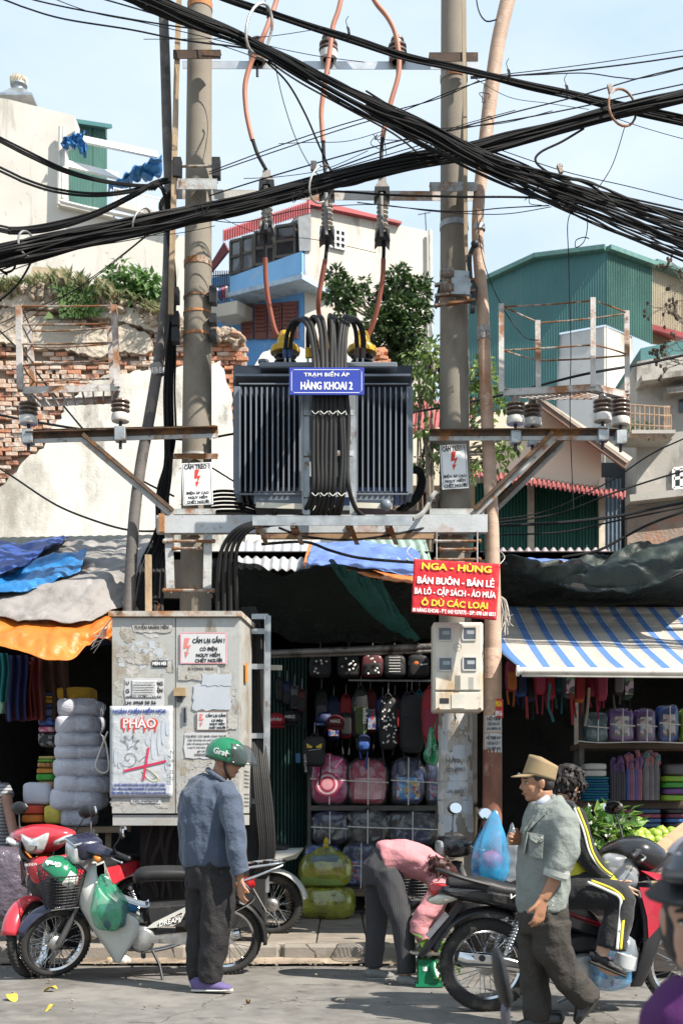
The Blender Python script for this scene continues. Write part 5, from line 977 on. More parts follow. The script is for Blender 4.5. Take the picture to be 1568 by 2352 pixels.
drape([[(-40,1250,11.8),(60,1246,11.9),(120,1240,12.0),(160,1236,12.1)],[(-40,1275,11.0),(50,1268,11.1),(105,1258,11.2),(140,1248,11.4)],[(-40,1300,10.6),(30,1302,10.6),(75,1288,10.8),(112,1256,11.1)],[(-40,1328,10.4),(0,1324,10.4),(50,1304,10.6),(100,1266,11.0)]],40,6,.05,2.5,.012,1).build('tarpaulin',t_blue,label='deep blue tarpaulin on the roof at the left edge',cat='tarpaulin',thick=.004)
drape([[(-40,1322,10.6),(40,1306,10.7),(110,1280,10.8),(200,1262,11.0)],[(-40,1345,10.35),(40,1330,10.4),(110,1310,10.5),(195,1282,10.7)],[(-40,1372,10.2),(40,1368,10.15),(110,1346,10.25),(185,1315,10.45)]],50,6,.05,4,.015,3).build('tarpaulin',t_sky,label='bright blue crumpled tarpaulin between the deep blue and grey ones',cat='tarpaulin',thick=.004)
drape([[(100,1246,12),(180,1243,12),(240,1242,12),(300,1236,12),(370,1232,12)],[(60,1312,11),(150,1285,11.2),(230,1282,11.2),(290,1280,11.2),(366,1270,11.2)],[(-40,1382,10.2),(80,1350,10.4),(180,1325,10.5),(260,1320,10.5),(360,1312,10.7)],[(-40,1405,10.0),(70,1400,10.0),(160,1385,10.1),(240,1372,10.2),(340,1360,10.4)],[(-40,1412,9.95),(30,1432,9.9),(100,1440,9.9),(180,1440,9.9),(252,1412,10.1)]],60,7,.05,2.2,.03,5).build('tarpaulin',t_grey,label='large grey canvas tarpaulin draped over the left shop',cat='tarpaulin',thick=.005)
drape([[(-40,1404,10.1),(40,1420,10.05),(120,1430,10.05),(190,1428,10.1),(262,1402,10.2)],[(-40,1440,9.85),(50,1455,9.8),(120,1465,9.75),(195,1458,9.85),(262,1432,10.0)],[(-40,1485,9.65),(30,1495,9.6),(100,1513,9.55),(160,1522,9.6),(200,1490,9.8),(225,1470,9.9),(258,1478,10.0)]],50,8,.03,3,.04,8).build('tarpaulin',t_org,label='orange tarpaulin flap hanging over the left shop front',cat='tarpaulin',thick=.004)
drape([[(150,1510,9.75),(200,1475,9.95),(250,1440,10.1)],[(160,1520,10.0),(210,1490,10.2),(256,1482,10.3)]],14,4,.02,4,.02,4).build('dark_flap',tarpm('navy_tarp',(.012,.016,.05)),label='navy underside corner of the orange tarpaulin beside the cabinet',cat='tarpaulin',thick=.004)
drape([[(372,1395,10.2),(330,1380,10.3),(285,1400,10.2)],[(372,1420,10.2),(330,1412,10.2),(280,1430,10.1)]],14,4,.02,4,.02,4).build('tarpaulin_scrap',t_org,label='scrap of orange tarpaulin behind the cabinet top',cat='tarpaulin',thick=.004)
t_mid=tarpm('faded_blue_tarp',(.10,.17,.44),.45,dirt=((.2,.3,.55),.25,4))
drape([[(718,1254,12.6),(800,1246,12.7),(870,1250,12.6),(960,1272,12.3)],[(708,1280,11.9),(800,1275,12.),(880,1290,11.9),(965,1304,11.7)],[(702,1306,11.4),(780,1304,11.4),(870,1318,11.2),(968,1328,11.2)]],40,7,.03,4,.05,12).build('tarpaulin',t_mid,label='faded blue tarpaulin with orange edge left of the red banner',cat='tarpaulin',thick=.004)
drape([[(780,1303,11.38),(870,1317,11.18),(968,1327,11.18)],[(785,1314,11.1),(870,1332,11.0),(968,1346,11.0)]],24,4,.015,4,.02,13).build('tarpaulin_edge',t_org,label='orange hem strip under the faded blue tarpaulin',cat='tarpaulin',thick=.004)
drape([[(716,1253,12.58),(707,1280,11.88),(701,1306,11.38)],[(708,1253,12.55),(700,1280,11.85),(694,1304,11.35)]],10,3,.01,4,0,14).build('tarpaulin_edge',t_org,label='narrow orange border at the left side of the faded blue tarpaulin',cat='tarpaulin',thick=.004)
drape([[(1140,1283,12.2),(1230,1284,12.3),(1350,1290,12.4)],[(1140,1300,11.6),(1230,1296,11.7),(1350,1294,11.9)]],24,4,.015,4,.02,15).build('tarpaulin',t_mid,label='blue tarpaulin strip behind the dark netting at right',cat='tarpaulin',thick=.004)
drape([[(1150,1300,11.6),(1230,1295,11.7),(1345,1292,11.9)],[(1150,1312,11.3),(1230,1310,11.4),(1345,1297,11.7)]],24,4,.015,4,.02,16).build('tarpaulin',t_org,label='orange tarpaulin strip behind the dark netting at right',cat='tarpaulin',thick=.004)
n_dark=net('black_green_net',(.014,.022,.02),.92,rough=.8);n_green=net('teal_green_net',(.012,.085,.068),.9,rough=.65)
n_bunch=net('bunched_shade_net',(.022,.034,.03),.97,rough=.55)
drape([[(490,1286,11.6),(570,1300,11.3),(640,1322,11.2),(710,1312,11.2),(765,1298,11.2),(860,1320,11.1),(1000,1345,11.1)],[(486,1340,11.8),(580,1370,11.7),(680,1400,11.6),(760,1390,11.6),(860,1400,11.6),(1000,1410,11.6)],[(500,1420,12.2),(600,1460,12.2),(700,1480,12.2),(800,1482,12.2),(900,1478,12.2),(1000,1470,12.2)]],40,8,.05,2.5,.07,21).build('shade_net',n_dark,label='dark shade net hanging across the middle shop opening',cat='shade net',thick=.004)
drape([[(752,1296,10.9),(800,1312,10.8),(850,1334,10.75),(872,1342,10.75)],[(775,1330,10.85),(830,1360,10.8),(880,1385,10.75),(905,1392,10.75)],[(825,1390,10.9),(870,1420,10.85),(915,1440,10.8),(935,1440,10.8)],[(905,1455,10.95),(930,1468,10.9),(950,1475,10.9),(962,1476,10.9)]],24,8,.04,3,.08,23).build('shade_net',n_green,label='teal green shade net pulled into a hanging corner',cat='shade net',thick=.004)
drape([[(1105,1276,11.0),(1160,1288,10.8),(1230,1308,10.7),(1300,1302,10.7),(1400,1280,10.7),(1500,1252,10.7),(1640,1215,10.7)],[(1108,1284,10.85),(1160,1302,10.6),(1230,1322,10.5),(1300,1330,10.4),(1400,1320,10.4),(1500,1290,10.4),(1640,1250,10.4)],[(1110,1292,10.9),(1160,1312,10.7),(1230,1330,10.6),(1310,1354,10.45),(1400,1372,10.4),(1500,1352,10.4),(1640,1300,10.4)]],90,8,.05,4,.13,27).build('shade_net',n_bunch,label='bunched dark shade net sagging above the striped awning',cat='shade net',thick=.005)
drape([[(1112,1290,10.95),(1230,1326,10.7),(1400,1360,10.6),(1640,1300,10.6)],[(1135,1335,11.3),(1240,1352,11.3),(1400,1368,11.3),(1640,1330,11.3)],[(1150,1385,11.8),(1250,1400,11.8),(1400,1400,11.8),(1640,1385,11.8)]],40,7,.04,2,.05,29).build('shade_net',n_dark,label='dark net backdrop between bunched netting and striped awning',cat='shade net',thick=.004)
awm=stripes('striped_awning_cloth',(.40,.36,.31),(.075,.165,.37),1/17,.34,'u',.8,[((.5,.48,.44),.34,.05),((.22,.25,.32),.40,.02),((.22,.25,.32),.45,.02),((.22,.25,.32),.90,.02),((.22,.25,.32),.95,.02)],.06,5,.25,12)
d0,d1=11.6,9.55;xl,xr=P(1196,1538,d1).x,P(1196,1538,d1).x+3.3;zt=P(1200,1392,d0).z;zb0=P(1196,1536,d1).z
aw=thing('striped_awning','blue and cream striped awning with white front bar over the right shop','awning',((xl+xr)/2,d1,zb0))
def awf(u,v):
 x=lerp(xl,xr,u);y=lerp(d0,d1,v);z=lerp(zt,zb0,v)-.05*math.sin(v*math.pi)+.012*nz3((x*2,y*2,1),1);sag=.018*math.sin(u*50+v)*v
 edge=max(0,.06-u)/.06;return Vector((x-.10*edge*math.sin(v*3.1),y,z+.4*sag-.02*(u*1.0)))
MB().grid(awf,110,22,uv=True).build('cloth',awm,aw,thick=.003)
MB().tube([(xl-.03,d1-.02,zb0-.02),(xr,d1-.02,zb0-.045)],.032,12).build('front_bar',M('white_painted_tube',(.62,.58,.52),.4,.2,.1,6,dirt=((.3,.26,.22),.3,6)),aw)
MB().grid(lambda u,v:(lerp(xl,xr,u),d1-.03-.01*v,lerp(zb0-.02,zb0-.045,u)-.02-.03*v),10,2,uv=True).build('valance',M('cream_valance',(.5,.46,.4),.8),aw,thick=.003)
for x in(xl+.06,xr-.2):MB().tube([(x,d1,zb0-.02),(x,12.4,zb0+.6)],.02).build('arm',blacksteel,aw)
MB().lathe([(.045,0),(.045,.02)],Matrix.Translation((xl-.04,d1-.02,zb0-.02))@Matrix.Rotation(R(90),4,'Y'),14).build('end_cap',M('white_plastic',(.7,.7,.68),.4),aw)
for i,(a,b,r,lab)in enumerate((((615,1500,11.9),(1002,1484,11.9),.032,'rolled awning tube across the middle shop'),((615,1508,12.0),(1002,1496,12.0),.02,'lower thin rail under the rolled awning tube'),((1100,1470,11.9),(1200,1468,11.9),.03,'short awning tube behind the peach conduit'))):
 MB().tube([P(*a),P(*b)],r,10).build('awning_tube',M('dirty_aluminium_tube',(.26,.25,.24),.5,.6,.2,6,dirt=((.07,.06,.05),.4,7)),label=lab,cat='awning tube')
MB().box(P(600,1533,11.8),(.42,.06,.05),Matrix.Rotation(.03,3,'Y')).build('lamp_batten',M('cream_steel',(.6,.55,.45)),label='unlit lamp batten left in the middle shop ceiling',cat='lamp',smooth=False)
MB().tube([P(800,1562,12.6),P(1004,1564,12.6)],.012,8).build('hanging_rail',galv,label='thin rail of hooks across the middle shop',cat='rail')
cc=P(550,1895,9.45);ang=R(5.5);cr=Vector((math.cos(ang),-math.sin(ang),0));cd=Vector((math.sin(ang),math.cos(ang),0));CFp=onface(Vector((cc.x,cc.y,0)),-cr);cn=-cd
def CQ(x,y,off=0.):return CFp(x,y)+cn*off
cab=thing('power_cabinet','grey street power cabinet plastered with torn notices','cabinet',cc)
cabm=M('cabinet_paint',(.40,.40,.38),.55,.1,.08,2,.1,40,dirt=[((.29,.25,.195),.40,1.3),((.46,.46,.44),.25,3),((.19,.13,.085),.17,5,(1,1,.4)),((.33,.27,.19),.2,2.2,(1,1,.3))])
tl,tr_,bl_,br_=CQ(257,1418),CQ(551,1418),CQ(258,1868),CQ(551,1868)
zt,zb=tl.z,br_.z-.0
def cbox(x0,x1,y0,y1,o0,o1,name,mat,par=cab,**k):
 """box between photo columns x0..x1 and rows y0..y1 on the front plane, from o0 to o1 out of it"""
 a,b,c,d=CQ(x0,y0),CQ(x1,y0),CQ(x1,y1),CQ(x0,y1);return MB().prism([q+cn*o0 for q in(a,b,c,d)],cn*(o1-o0)).build(name,mat,par,smooth=False,**k)
cbox(257,551,1414,1868,-.55,-.02,'body',cabm);cbox(258,402,1420,1868,-.02,.0,'door',cabm);cbox(404.5,550,1420,1868,-.02,.0,'door',cabm)
cbox(258,551,1872,1896,-.5,-.015,'plinth',cabm)
cbox(252,556,1405,1417,-.62,.035,'roof',M('rusty_cabinet_lid',(.45,.42,.37),.7,.1,.1,4,.2,40,dirt=[((.34,.15,.06),.52,3.5),((.13,.06,.03),.25,9)]))
mb=MB()
for row in range(10):
 for k in range(4):
  if row==5:continue
  p=CQ(551,1770+row*9)+cd*(.2+k*.06)+cr*.002;mb.box(p,(.004,.02,.014),Matrix.Rotation(-ang,3,'Z'))
mb.build('side_vents',black_ink,cab,smooth=False)
cbox(401,428,1580,1599,0,.03,'lock_cover',M('tan_metal',(.40,.28,.15),.6,.1,.2,9,dirt=((.2,.12,.07),.3,7)),smooth=True)if False else cbox(401,428,1580,1599,0,.03,'lock_cover',M('tan_metal',(.40,.28,.15),.6,.1,.2,9,dirt=((.2,.12,.07),.3,7)))
cbox(407,420,1600,1612,0,.02,'padlock',blacksteel);hd=cbox(421,430,1622,1664,0,.008,'handle_plate',galv);cbox(423.5,427.5,1626,1660,.008,.02,'handle',blacksteel)
MB().box(CQ(556,1538)+cd*.2,(.003,.1,.16),Matrix.Rotation(-ang,3,'Z')).build('orange_sticker',M('orange_sticker',(.65,.22,.03),.5),cab,smooth=False)
def cpaper(x0,y0,x1,y1,mat,off=.002,jagg=0.,name='notice',par=cab,label=None,curl=0.):
 if jagg:
  o=jag([(x0,y0),(x1,y0),(x1,y1),(x0,y1)],max(3,(x1-x0)/9),jagg);return MB().prism([CQ(x,y,off)for x,y in o],cn*.0004).build(name,mat,par,smooth=False,label=label)
 s0=rnd(0,90);return MB().grid(lambda u,v:CQ(lerp(x0,x1,u),lerp(y0,y1,v),off+.003*max(0,nz3((u*4,v*5,s0),1))+curl*max(0,v-.85)),14,18).build(name,mat,par,label=label,thick=.0006)
pap=M('white_paper',(.50,.50,.50),.8,0,.06,6,dirt=((.45,.42,.37),.15,5));papold=M('torn_old_paper',(.40,.385,.355),.9,0,.1,6,.3,40,dirt=[((.27,.235,.19),.38,5),((.52,.52,.52),.2,7)])
bluepap=M('bluish_paper',(.42,.455,.49),.8,0,.06,6,dirt=((.4,.42,.44),.2,7));foil=M('pasted_glossy_poster',(.46,.475,.49),.35,0,.06,3,.25,12,dirt=((.48,.52,.58),.3,3,(1,1,.3)))
random.seed(77)
for(x0,y0,x1,y1,n,m_,s_)in((268,1452,398,1560,26,papold,13),(410,1530,535,1640,16,papold,12),(410,1680,548,1860,34,papold,15),(262,1832,400,1864,10,papold,11),(440,1545,534,1600,6,bluepap,15),(270,1470,390,1540,10,bluepap,10),(415,1740,470,1860,8,M('brown_glue',(.30,.25,.19),.9,dirt=((.42,.39,.34),.4,6)),13),(535,1640,549,1860,8,papold,8),(262,1560,290,1620,5,papold,9)):
 for k in range(n):
  x,y=rnd(x0,x1),rnd(y0,y1);w_,h_=s_*rnd(.4,1.3),s_*rnd(.4,1.1)
  if x+w_>549 or(x-w_<403<x+w_):continue
  cpaper(x-w_,y-h_,x+w_,min(1866,y+h_),m_,.0006+.0004*(k%6)+.0001*(k//6),3.2,'torn_paper')
def ctext(s_,x,y,h,mat,par,w_=None,off=.005,**k):return text(s_,CQ(x,y,off),h*S(9.5),mat,par,cr,(0,0,1),width=w_ and w_*S(9.5),off=.001,**k)
n1=cpaper(305,1424,396,1452,papold,.006,2.5,'notice');ctext('TUYỂN NHÂN VIÊN',349,1441,8.5,black_ink,cab,80,.0085)
cbox(350,385,1517,1532,.005,.007,'sticker',black_ink);ctext('MEN HEI',367,1524,8,white_ink,cab,31,.0078,bold=.05)
cpaper(288,1558,378,1622,pap,.007,1.5)
for s_,x,y,h,w_ in(('U',294,1569,8,None),('NG',368,1570,9,14),('G',294,1587,9,None),('ỀN',368,1586,9,13),('GIẢNG DƯƠNG KHÁC',331,1601,5,84),('LH: 0968 50 56',324,1614,8,72)):ctext(s_,x,y,h,black_ink,cab,w_,.0092,bold=.04)
cpaper(303,1563,362,1604,pap,.0105)
for i in range(6):ctext(['THUÊ TRẢ NGUYÊN CHÍNH','Thuê nhà Cửa Nam, Hàng Khoai','Cho thuê phòng nhỏ giá rẻ','liên hệ ngay để xem nhà','điện thoại nhận từ sáng','cảm ơn'][i],332,1569+i*5.6,2.4,black_ink,cab,[44,50,46,42,46,20][i],.0175)
ps=thing('poster','silvery poster with red crossed out firecracker drawing on the cabinet','poster',CQ(326,1830,.012))
cpaper(254,1622,398,1832,foil,.012,0,'sheet',ps,None,.02)
o_=.0165
ctext('NGĂN CHẶN HIỂM HỌA',322,1634,9,blue_ink,ps,124,o_,bold=.05)
ctext('PHÁO',322,1661,22,red_ink,ps,82,o_-.0018,bold=.13);ctext('PHÁO',322,1661,22,M('pale_pink_print',(.72,.62,.62),.6),ps,76,o_,bold=.03)
dr_=MB()
for x in(287,296,309,333,345,358):dr_.prism([CQ(x-2.4,1671,o_),CQ(x+2.4,1671,o_),CQ(x+1.3,1678+(x%5)*1.6,o_),CQ(x-1.3,1678+(x%5)*1.6,o_)],cn*.001)
dr_.build('paint_drips',red_ink,ps,smooth=False)
def stroke(pts,w_,name,mat,off=None):
 mb=MB();pts,_=catmull([Vector((x,y,0))for x,y in pts],[0]*len(pts),5)
 for a,b in zip(pts,pts[1:]):mb.bar(CQ(a.x,a.y,off or o_),CQ(b.x,b.y,off or o_),.001,w_,(0,0,1)if abs(a.x-b.x)>abs(a.y-b.y)else(1,0,0))
 return mb.build(name,mat,ps,smooth=False)
sm=M('smoke_print',(.44,.47,.52),.5)
for x,y0,y1 in((367,1672,1735),(376,1650,1710),(386,1660,1690),(353,1680,1745),(340,1690,1712),(268,1715,1760),(276,1728,1765),(384,1730,1770),(290,1750,1775)):
 MB().ell((0,0,0),(.5,.5,.5));mb=MB();n=12;mb.prism([CQ(x+4.5*math.cos(6.283*i/n),(y0+y1)/2+(y1-y0)/2*math.sin(6.283*i/n),o_-.001)for i in range(n)],cn*.0006);mb.build('smoke_trail',sm,ps,smooth=False)
ink2=M('thin_ink',(.10,.11,.12),.6)
stroke([(298+24*k*math.cos(k*9),1742+22*k*math.sin(k*9))for k in[i/22 for i in range(23)]],.004,'coil_drawing',ink2)
stroke([(278,1700),(290,1704),(288,1690),(300,1700),(308,1688),(308,1702),(322,1700),(312,1710),(318,1720),(304,1714),(296,1722),(294,1710),(278,1700)],.004,'star_drawing',ink2)
stroke([(328,1770),(340,1765),(358,1778),(366,1790),(356,1794),(342,1788),(328,1770)],.006,'cracker_drawing',M('pale_yellow_print',(.6,.56,.30),.6))
stroke([(330,1778),(338,1768),(352,1778),(360,1786),(350,1790)],.003,'cracker_drawing',ink2);stroke([(320,1750),(336,1738),(340,1755)],.003,'cracker_drawing',ink2)
for a,b in(((286,1771),(383,1748)),((343,1717),(331,1792))):MB().bar(CQ(*a,o_+.002),CQ(*b,o_+.002),.001,5*S(9.5),(0,0,1)if a[0]<b[0]else(1,0,0)).build('red_cross',M('crimson_print',(.55,.03,.09),.5),ps,smooth=False)
for i,s_ in enumerate(('CÁN BỘ, NHÂN DÂN QUẬN HOÀN KIẾM NGHIÊM CHỈNH','THỰC HIỆN NGHỊ ĐỊNH 36/2009/NĐ-CP; KHÔNG BUÔN BÁN,','VẬN CHUYỂN, TÀNG TRỮ VÀ SỬ DỤNG CÁC LOẠI PHÁO NỔ')):ctext(s_,322-i,1802+i*9.4,6,blue_ink,ps,(122,128,128)[i],o_,bold=.012)
cpaper(302,1832,370,1845,pap,.006,1);ctext('CALL 01659667525',336,1839,5,black_ink,cab,60,.009)
wp=thing('warning_plate','white plate with pink border and lightning arrow on the cabinet door','sign',CQ(468,1525,.006));wm=M('plate_white',(.55,.55,.55),.4,0,.05,4)
MB().prism([CQ(415,1453,.008),CQ(522,1453,.008),CQ(522,1525,.008),CQ(415,1525,.008)],cn*.004).build('plate',wm,wp,smooth=False)
pk=M('pink_print',(.62,.28,.32),.5);mb=MB()
for a,b in(((416,1454.5),(521,1454.5)),((416,1523.5),(521,1523.5))):mb.bar(CQ(*a,.0125),CQ(*b,.0125),.001,.009)
for a,b in(((416.3,1457),(416.3,1521)),((520.7,1457),(520.7,1521))):mb.bar(CQ(*a,.0125),CQ(*b,.0125),.001,.009,(1,0,0))
mb.build('border',pk,wp,smooth=False);bolt_sign(MB(),CQ(430,1489,.009),46*S(9.5),cr,Vector((0,0,1))).build('lightning_arrow',M('faded_red_print',(.62,.2,.18),.5),wp,smooth=False)
for s_,x,y,h,w_ in(('CẤM LẠI GẦN !',480,1472,10,74),('CÓ ĐIỆN',480,1491,8,40),('NGUY HIỂM',479,1505,8,55),('CHẾT NGƯỜI',480,1517.5,8,62)):ctext(s_,x,y,h,black_ink,wp,w_,.0128,bold=.05)
wp=thing('warning_plate','small scratched plate with red arrow beside the cabinet door handle','sign',CQ(487,1678,.012))
MB().prism([CQ(453,1634,.010),CQ(523,1634,.010),CQ(523,1678,.010),CQ(453,1678,.010)],cn*.004).build('plate',wm,wp,smooth=False)
mb=MB()
for a,b in(((453,1635),(523,1635)),((453,1677),(523,1677))):mb.bar(CQ(*a,.0145),CQ(*b,.0145),.001,.006)
for a,b in(((453.6,1637),(453.6,1675)),((522.4,1637),(522.4,1675))):mb.bar(CQ(*a,.0145),CQ(*b,.0145),.001,.006,(1,0,0))
mb.build('border',M('brown_print',(.2,.12,.08),.6),wp,smooth=False);bolt_sign(MB(),CQ(463,1655,.011),30*S(9.5),cr,Vector((0,0,1))).build('lightning_arrow',M('faded_red_print'),wp,smooth=False)
for s_,x,y,h,w_ in(('CẤM LẠI GẦN!',497,1644,6,46),('CÓ ĐIỆN',500,1655,5,26),('NGUY HIỂM',500,1663,5,34),('CHẾT NGƯỜI',500,1671.5,5,38)):ctext(s_,x,y,h,black_ink,wp,w_,.0148,bold=.04)
cpaper(424,1682,524,1742,pap,.007,2);
for i,(s_,w_,h)in enumerate((('TẠI ĐÂY CÓ NHÀ CHO THUÊ',94,5),('Căn hộ khép kín phố Hàng Giấy',84,3.6),('Gồm 40 phòng trọ Hàng Khoai Hà Nội',88,3.6),('Long Vĩ, Cửa Nam, Nguyễn Thái Học',84,3.4),('giá rẻ liên hệ',40,4),('HÀNG THAN',52,6))):ctext(s_,474,1691+i*8.4,h,black_ink,cab,w_,.0095)
cpaper(411,1528,500,1562,papold,.0075,2);ctext('G VỌNG NGA',462,1536,6,black_ink,cab,60,.01);ctext('L',430,1555,7,black_ink,cab,None,.01)
cpaper(465,1548,532,1575,bluepap,.011,2.5);cpaper(444,1572,530,1631,bluepap,.008,2.5);cpaper(523,1642,546,1675,papold,.006,2)
for s_,x,y,h in(('N',399,1728,9),('UB',398,1748,7),('22',398,1773,8),('22',398,1788,8)):ctext(s_,x-2,y,h,black_ink,cab,None,.0265)
mb=MB()
for k in range(9):
 x=225+k*3;mb.tube([P(245,1440,9.75),P(238+rnd(-9,9),1458+rnd(-14,22),9.7),P(225+rnd(-18,16),1470+rnd(-16,30),9.7)],.003,4,smooth=3)
mb.tube([P(258,1420,9.6),P(240,1442,9.7),P(222,1468,9.72),P(212,1485,9.7)],.006,5,smooth=3).build('tangled_string',M('pale_string',(.55,.5,.44),.8),label='frayed pale cord tying the orange tarpaulin to the cabinet',cat='cord')
MB().tube([P(248,1680,9.7),P(232,1720,9.7),P(220,1760,9.7),P(236,1775,9.7),P(250,1765,9.7),P(246,1720,9.7),P(238,1690,9.7)],.007,6,smooth=5).build('cord_loop',M('pale_string'),label='white cord loop hanging at the left side of the cabinet',cat='cord')
fp=thing('ladder_rack','galvanised frame post with rungs to the right of the cabinet','frame',P(616,2040,10.05));MB().angle(P(616,1414,10.0),P(612,2050,10.0),.05,.045,.005,(-1,0,0)).build('post',galv,fp,smooth=False)
for y in(1416,1450,1531,1690,1746,1840,1878):MB().bar(P(578,y,10.0),P(616,y,10.0),.01,.045).build('rung',galv,fp,smooth=False)
random.seed(9)
for k in range(8):
 x=571+k*3.6;wire('black cable running down beside the cabinet, %s from the left'%['first','second','third','fourth','fifth','sixth','seventh','eighth'][k],[(556+k*4,1395,10.1),(x,1450,10.08),(x+6,1560,10.08),(x+8,1680,10.05),(x+12+k,1780,9.9),(x+20+k*1.4,1880,9.85),(x+25+k,1960,9.85),(x+10+k,2010,9.9),(x-10,2030,10)],.016 if k>3 else.012,lvc,n=8,group='cables running down beside the cabinet')
for k in range(12):
 x=345+k*17+rnd(-5,5);wire('dark cable stub under the cabinet, %s from the left'%['first','second','third','fourth','fifth','sixth','seventh','eighth','ninth','tenth','eleventh','twelfth'][k],[(x+10,1880,9.75),(x+rnd(-10,10),1930,9.75),(x+rnd(-14,14),1985,9.8),(x+rnd(-20,20),2060,9.85)],rnd(.014,.022),lvc,n=8,group='cable stubs under the cabinet')
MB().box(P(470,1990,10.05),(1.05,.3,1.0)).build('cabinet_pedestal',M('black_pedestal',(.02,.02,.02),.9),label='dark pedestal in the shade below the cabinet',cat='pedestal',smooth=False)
MB().bar(P(341,1275,10.0),P(342,1440,10.0),.05,.05,(0,-1,0)).build('timber_stake',wood,label='weathered timber stake behind the cabinet top',cat='stake',smooth=False)
bn=thing('red_banner','red cloth shop banner with yellow and white lettering tied to the pole','banner',P(1045,1425,9.55));bd=9.55
b00,b10,b11,b01=P(950,1284,bd),P(1148,1295,bd-.03),P(1139,1425,bd-.08),P(944,1407,bd-.05)
bf=lambda u,v:b00.lerp(b10,u).lerp(b01.lerp(b11,u),v)
MB().grid(lambda u,v:bf(u,v)+Vector((0,.002*math.sin(u*9+v*2)+.010*.3*nz3((u*4,v*3,2),1),0)),40,24).build('cloth',M('red_banner_cloth',(.50,.012,.02),.45,0,.12,2,.25,9),bn,thick=.002)
br_v=(b10-b00).normalized();bu=(b00-b01).normalized();bu=(bu-br_v*bu.dot(br_v)).normalized()
for s_,v,h,mt,wd,bo in(('NGA - HÙNG',.115,18,yellow_ink,158,.07),('BÁN BUÔN - BÁN LẺ',.375,18,white_ink,174,.05),('BA LÔ - CẶP SÁCH - ÁO MƯA',.575,16,white_ink,184,.035),('Ô DÙ CÁC LOẠI',.775,17,yellow_ink,150,.06),('18 HÀNG KHOAI - ĐT: 043 9270775 - DĐ: 098 630 8833',.92,10.5,white_ink,188,.03)):
 text(s_,bf(.5,v)+Vector((0,-.004,0)),h*S(bd)*.88,mt,bn,br_v,bu,width=wd*S(bd),bold=bo)
for u in(0,1):
 q=bf(u,0);MB().tube([q,q+Vector((.05*(1 if u else-1),.1,.08)),q+Vector((.02,.4,.22))],.003,5,smooth=4).build('tie_cord',M('pale_string'),bn)
mb=MB()
for k in range(16):mb.tube([P(1150,1370,9.7),P(1158+rnd(-6,10),1395+rnd(-10,20),9.65),P(1160+rnd(-14,18),1425+rnd(-20,35),9.62)],.0035,4,smooth=3)
mb.build('frayed_rope_end',M('pale_string'),label='frayed rope ends dangling right of the red banner',cat='rope')
mbx=thing('meter_box','dirty white electricity meter box with four windows on the right pole','meter box',P(1051,1634,9.75));md=9.72
mm_=M('meter_box_plastic',(.58,.54,.46),.5,0,.07,3,dirt=[((.42,.29,.16),.22,3.2,(1,1,.4)),((.30,.18,.09),.12,7)])
def mq(x,y,o=0.):return P(x,y,md)+Vector((0,-o,0))
def mbox(x0,y0,x1,y1,o0,o1,name,mat,par=mbx,bev=0.):
 a,b=mq(x0,y0),mq(x1,y1);return MB().box(((a.x+b.x)/2,md-(o0+o1)/2,(a.z+b.z)/2),(b.x-a.x,o1-o0,a.z-b.z),None,bev).build(name,mat,par,smooth=False)
mbox(994,1429,1109,1634,-.22,0,'case',mm_,mbx,.012);mbox(998,1434,1104,1586,0,.02,'lid',mm_,mbx,.006);mbox(998,1590,1104,1631,0,.014,'terminal_cover',mm_,mbx,.006)
for i,(x,y)in enumerate(((1005,1442),(1061,1441),(1006,1511),(1062,1510))):
 fr=MB();a,b=mq(x,y,.024),mq(x+31,y+30,.024);w4=.011
 for p,q in(((a.x,a.z),(b.x,a.z)),((a.x,b.z),(b.x,b.z))):fr.bar((p[0],a.y,p[1]),(q[0],a.y,q[1]),.012,w4)
 for xx in(a.x,b.x):fr.bar((xx,a.y,a.z-w4/2),(xx,a.y,b.z+w4/2),.012,w4,(1,0,0))
 fo=fr.build('window_frame',M('pale_gasket',(.5,.49,.46),.6,dirt=((.3,.13,.05),.35 if i==1 else.12,6)),mbx,smooth=False)
 MB().box(((a.x+b.x)/2,md-.021,(a.z+b.z)/2),(b.x-a.x,.002,a.z-b.z)).build('window_pane',M('meter_glass',(.06,.07,.08),.06,0,.3,4,spec=.9),fo,smooth=False)
 MB().box(((a.x+b.x)/2+.01,md-.0225,(a.z+b.z)/2+.01),(.06,.001,.03)).build('meter_dial',M('dial_grey',(.3,.33,.36),.5),fo,smooth=False)
mb=MB().tube([mq(1050+9*math.cos(i*.4488),1487+9*math.sin(i*.4488),.021)for i in range(14)],.002,5,closed=True);mb.bar(mq(1044,1487,.021),mq(1056,1487,.021),.002,.003).bar(mq(1050,1481,.021),mq(1050,1493,.021),.002,.003,(1,0,0));mb.build('lid_screw',M('grey_print',(.3,.3,.28),.6),mbx)
mbox(1036,1595,1066,1627,.014,.02,'cover_label',M('label_cream',(.55,.52,.45),.6));mbox(1009,1604,1030,1616,.014,.017,'broken_hole',black_ink);mbox(1044,1552,1056,1586,.02,.022,'grey_tape',M('grey_tape',(.2,.19,.17),.7));mbox(1075,1556,1086,1584,.02,.022,'sticker',M('grey_sticker',(.33,.33,.3),.7))
for x in(1003,1098):mbox(x,1626,x+6,1631,.014,.026,'rusty_latch',rust)
random.seed(55)
def rpz(y):return CH+(HY-y)*S(D)
D=10.3
for(y0,y1,n)in((1648,1800,44),(1800,1900,26)):
 for k in range(n):
  y=rnd(y0,y1);a=rnd(-1.25,1.25);cylpatch(ra_,rb_,rr_,a-rnd(.15,.5),a+rnd(.15,.5),rpz(y+rnd(6,30)),rpz(y-rnd(6,30)),.03,out=.0015+.00012*k).build('torn_paper',random.choice([papold,papold,pap,bluepap,M('grey_paper',(.36,.35,.33),.9,0,.1,6,dirt=((.25,.23,.21),.3,7))]),rp_)
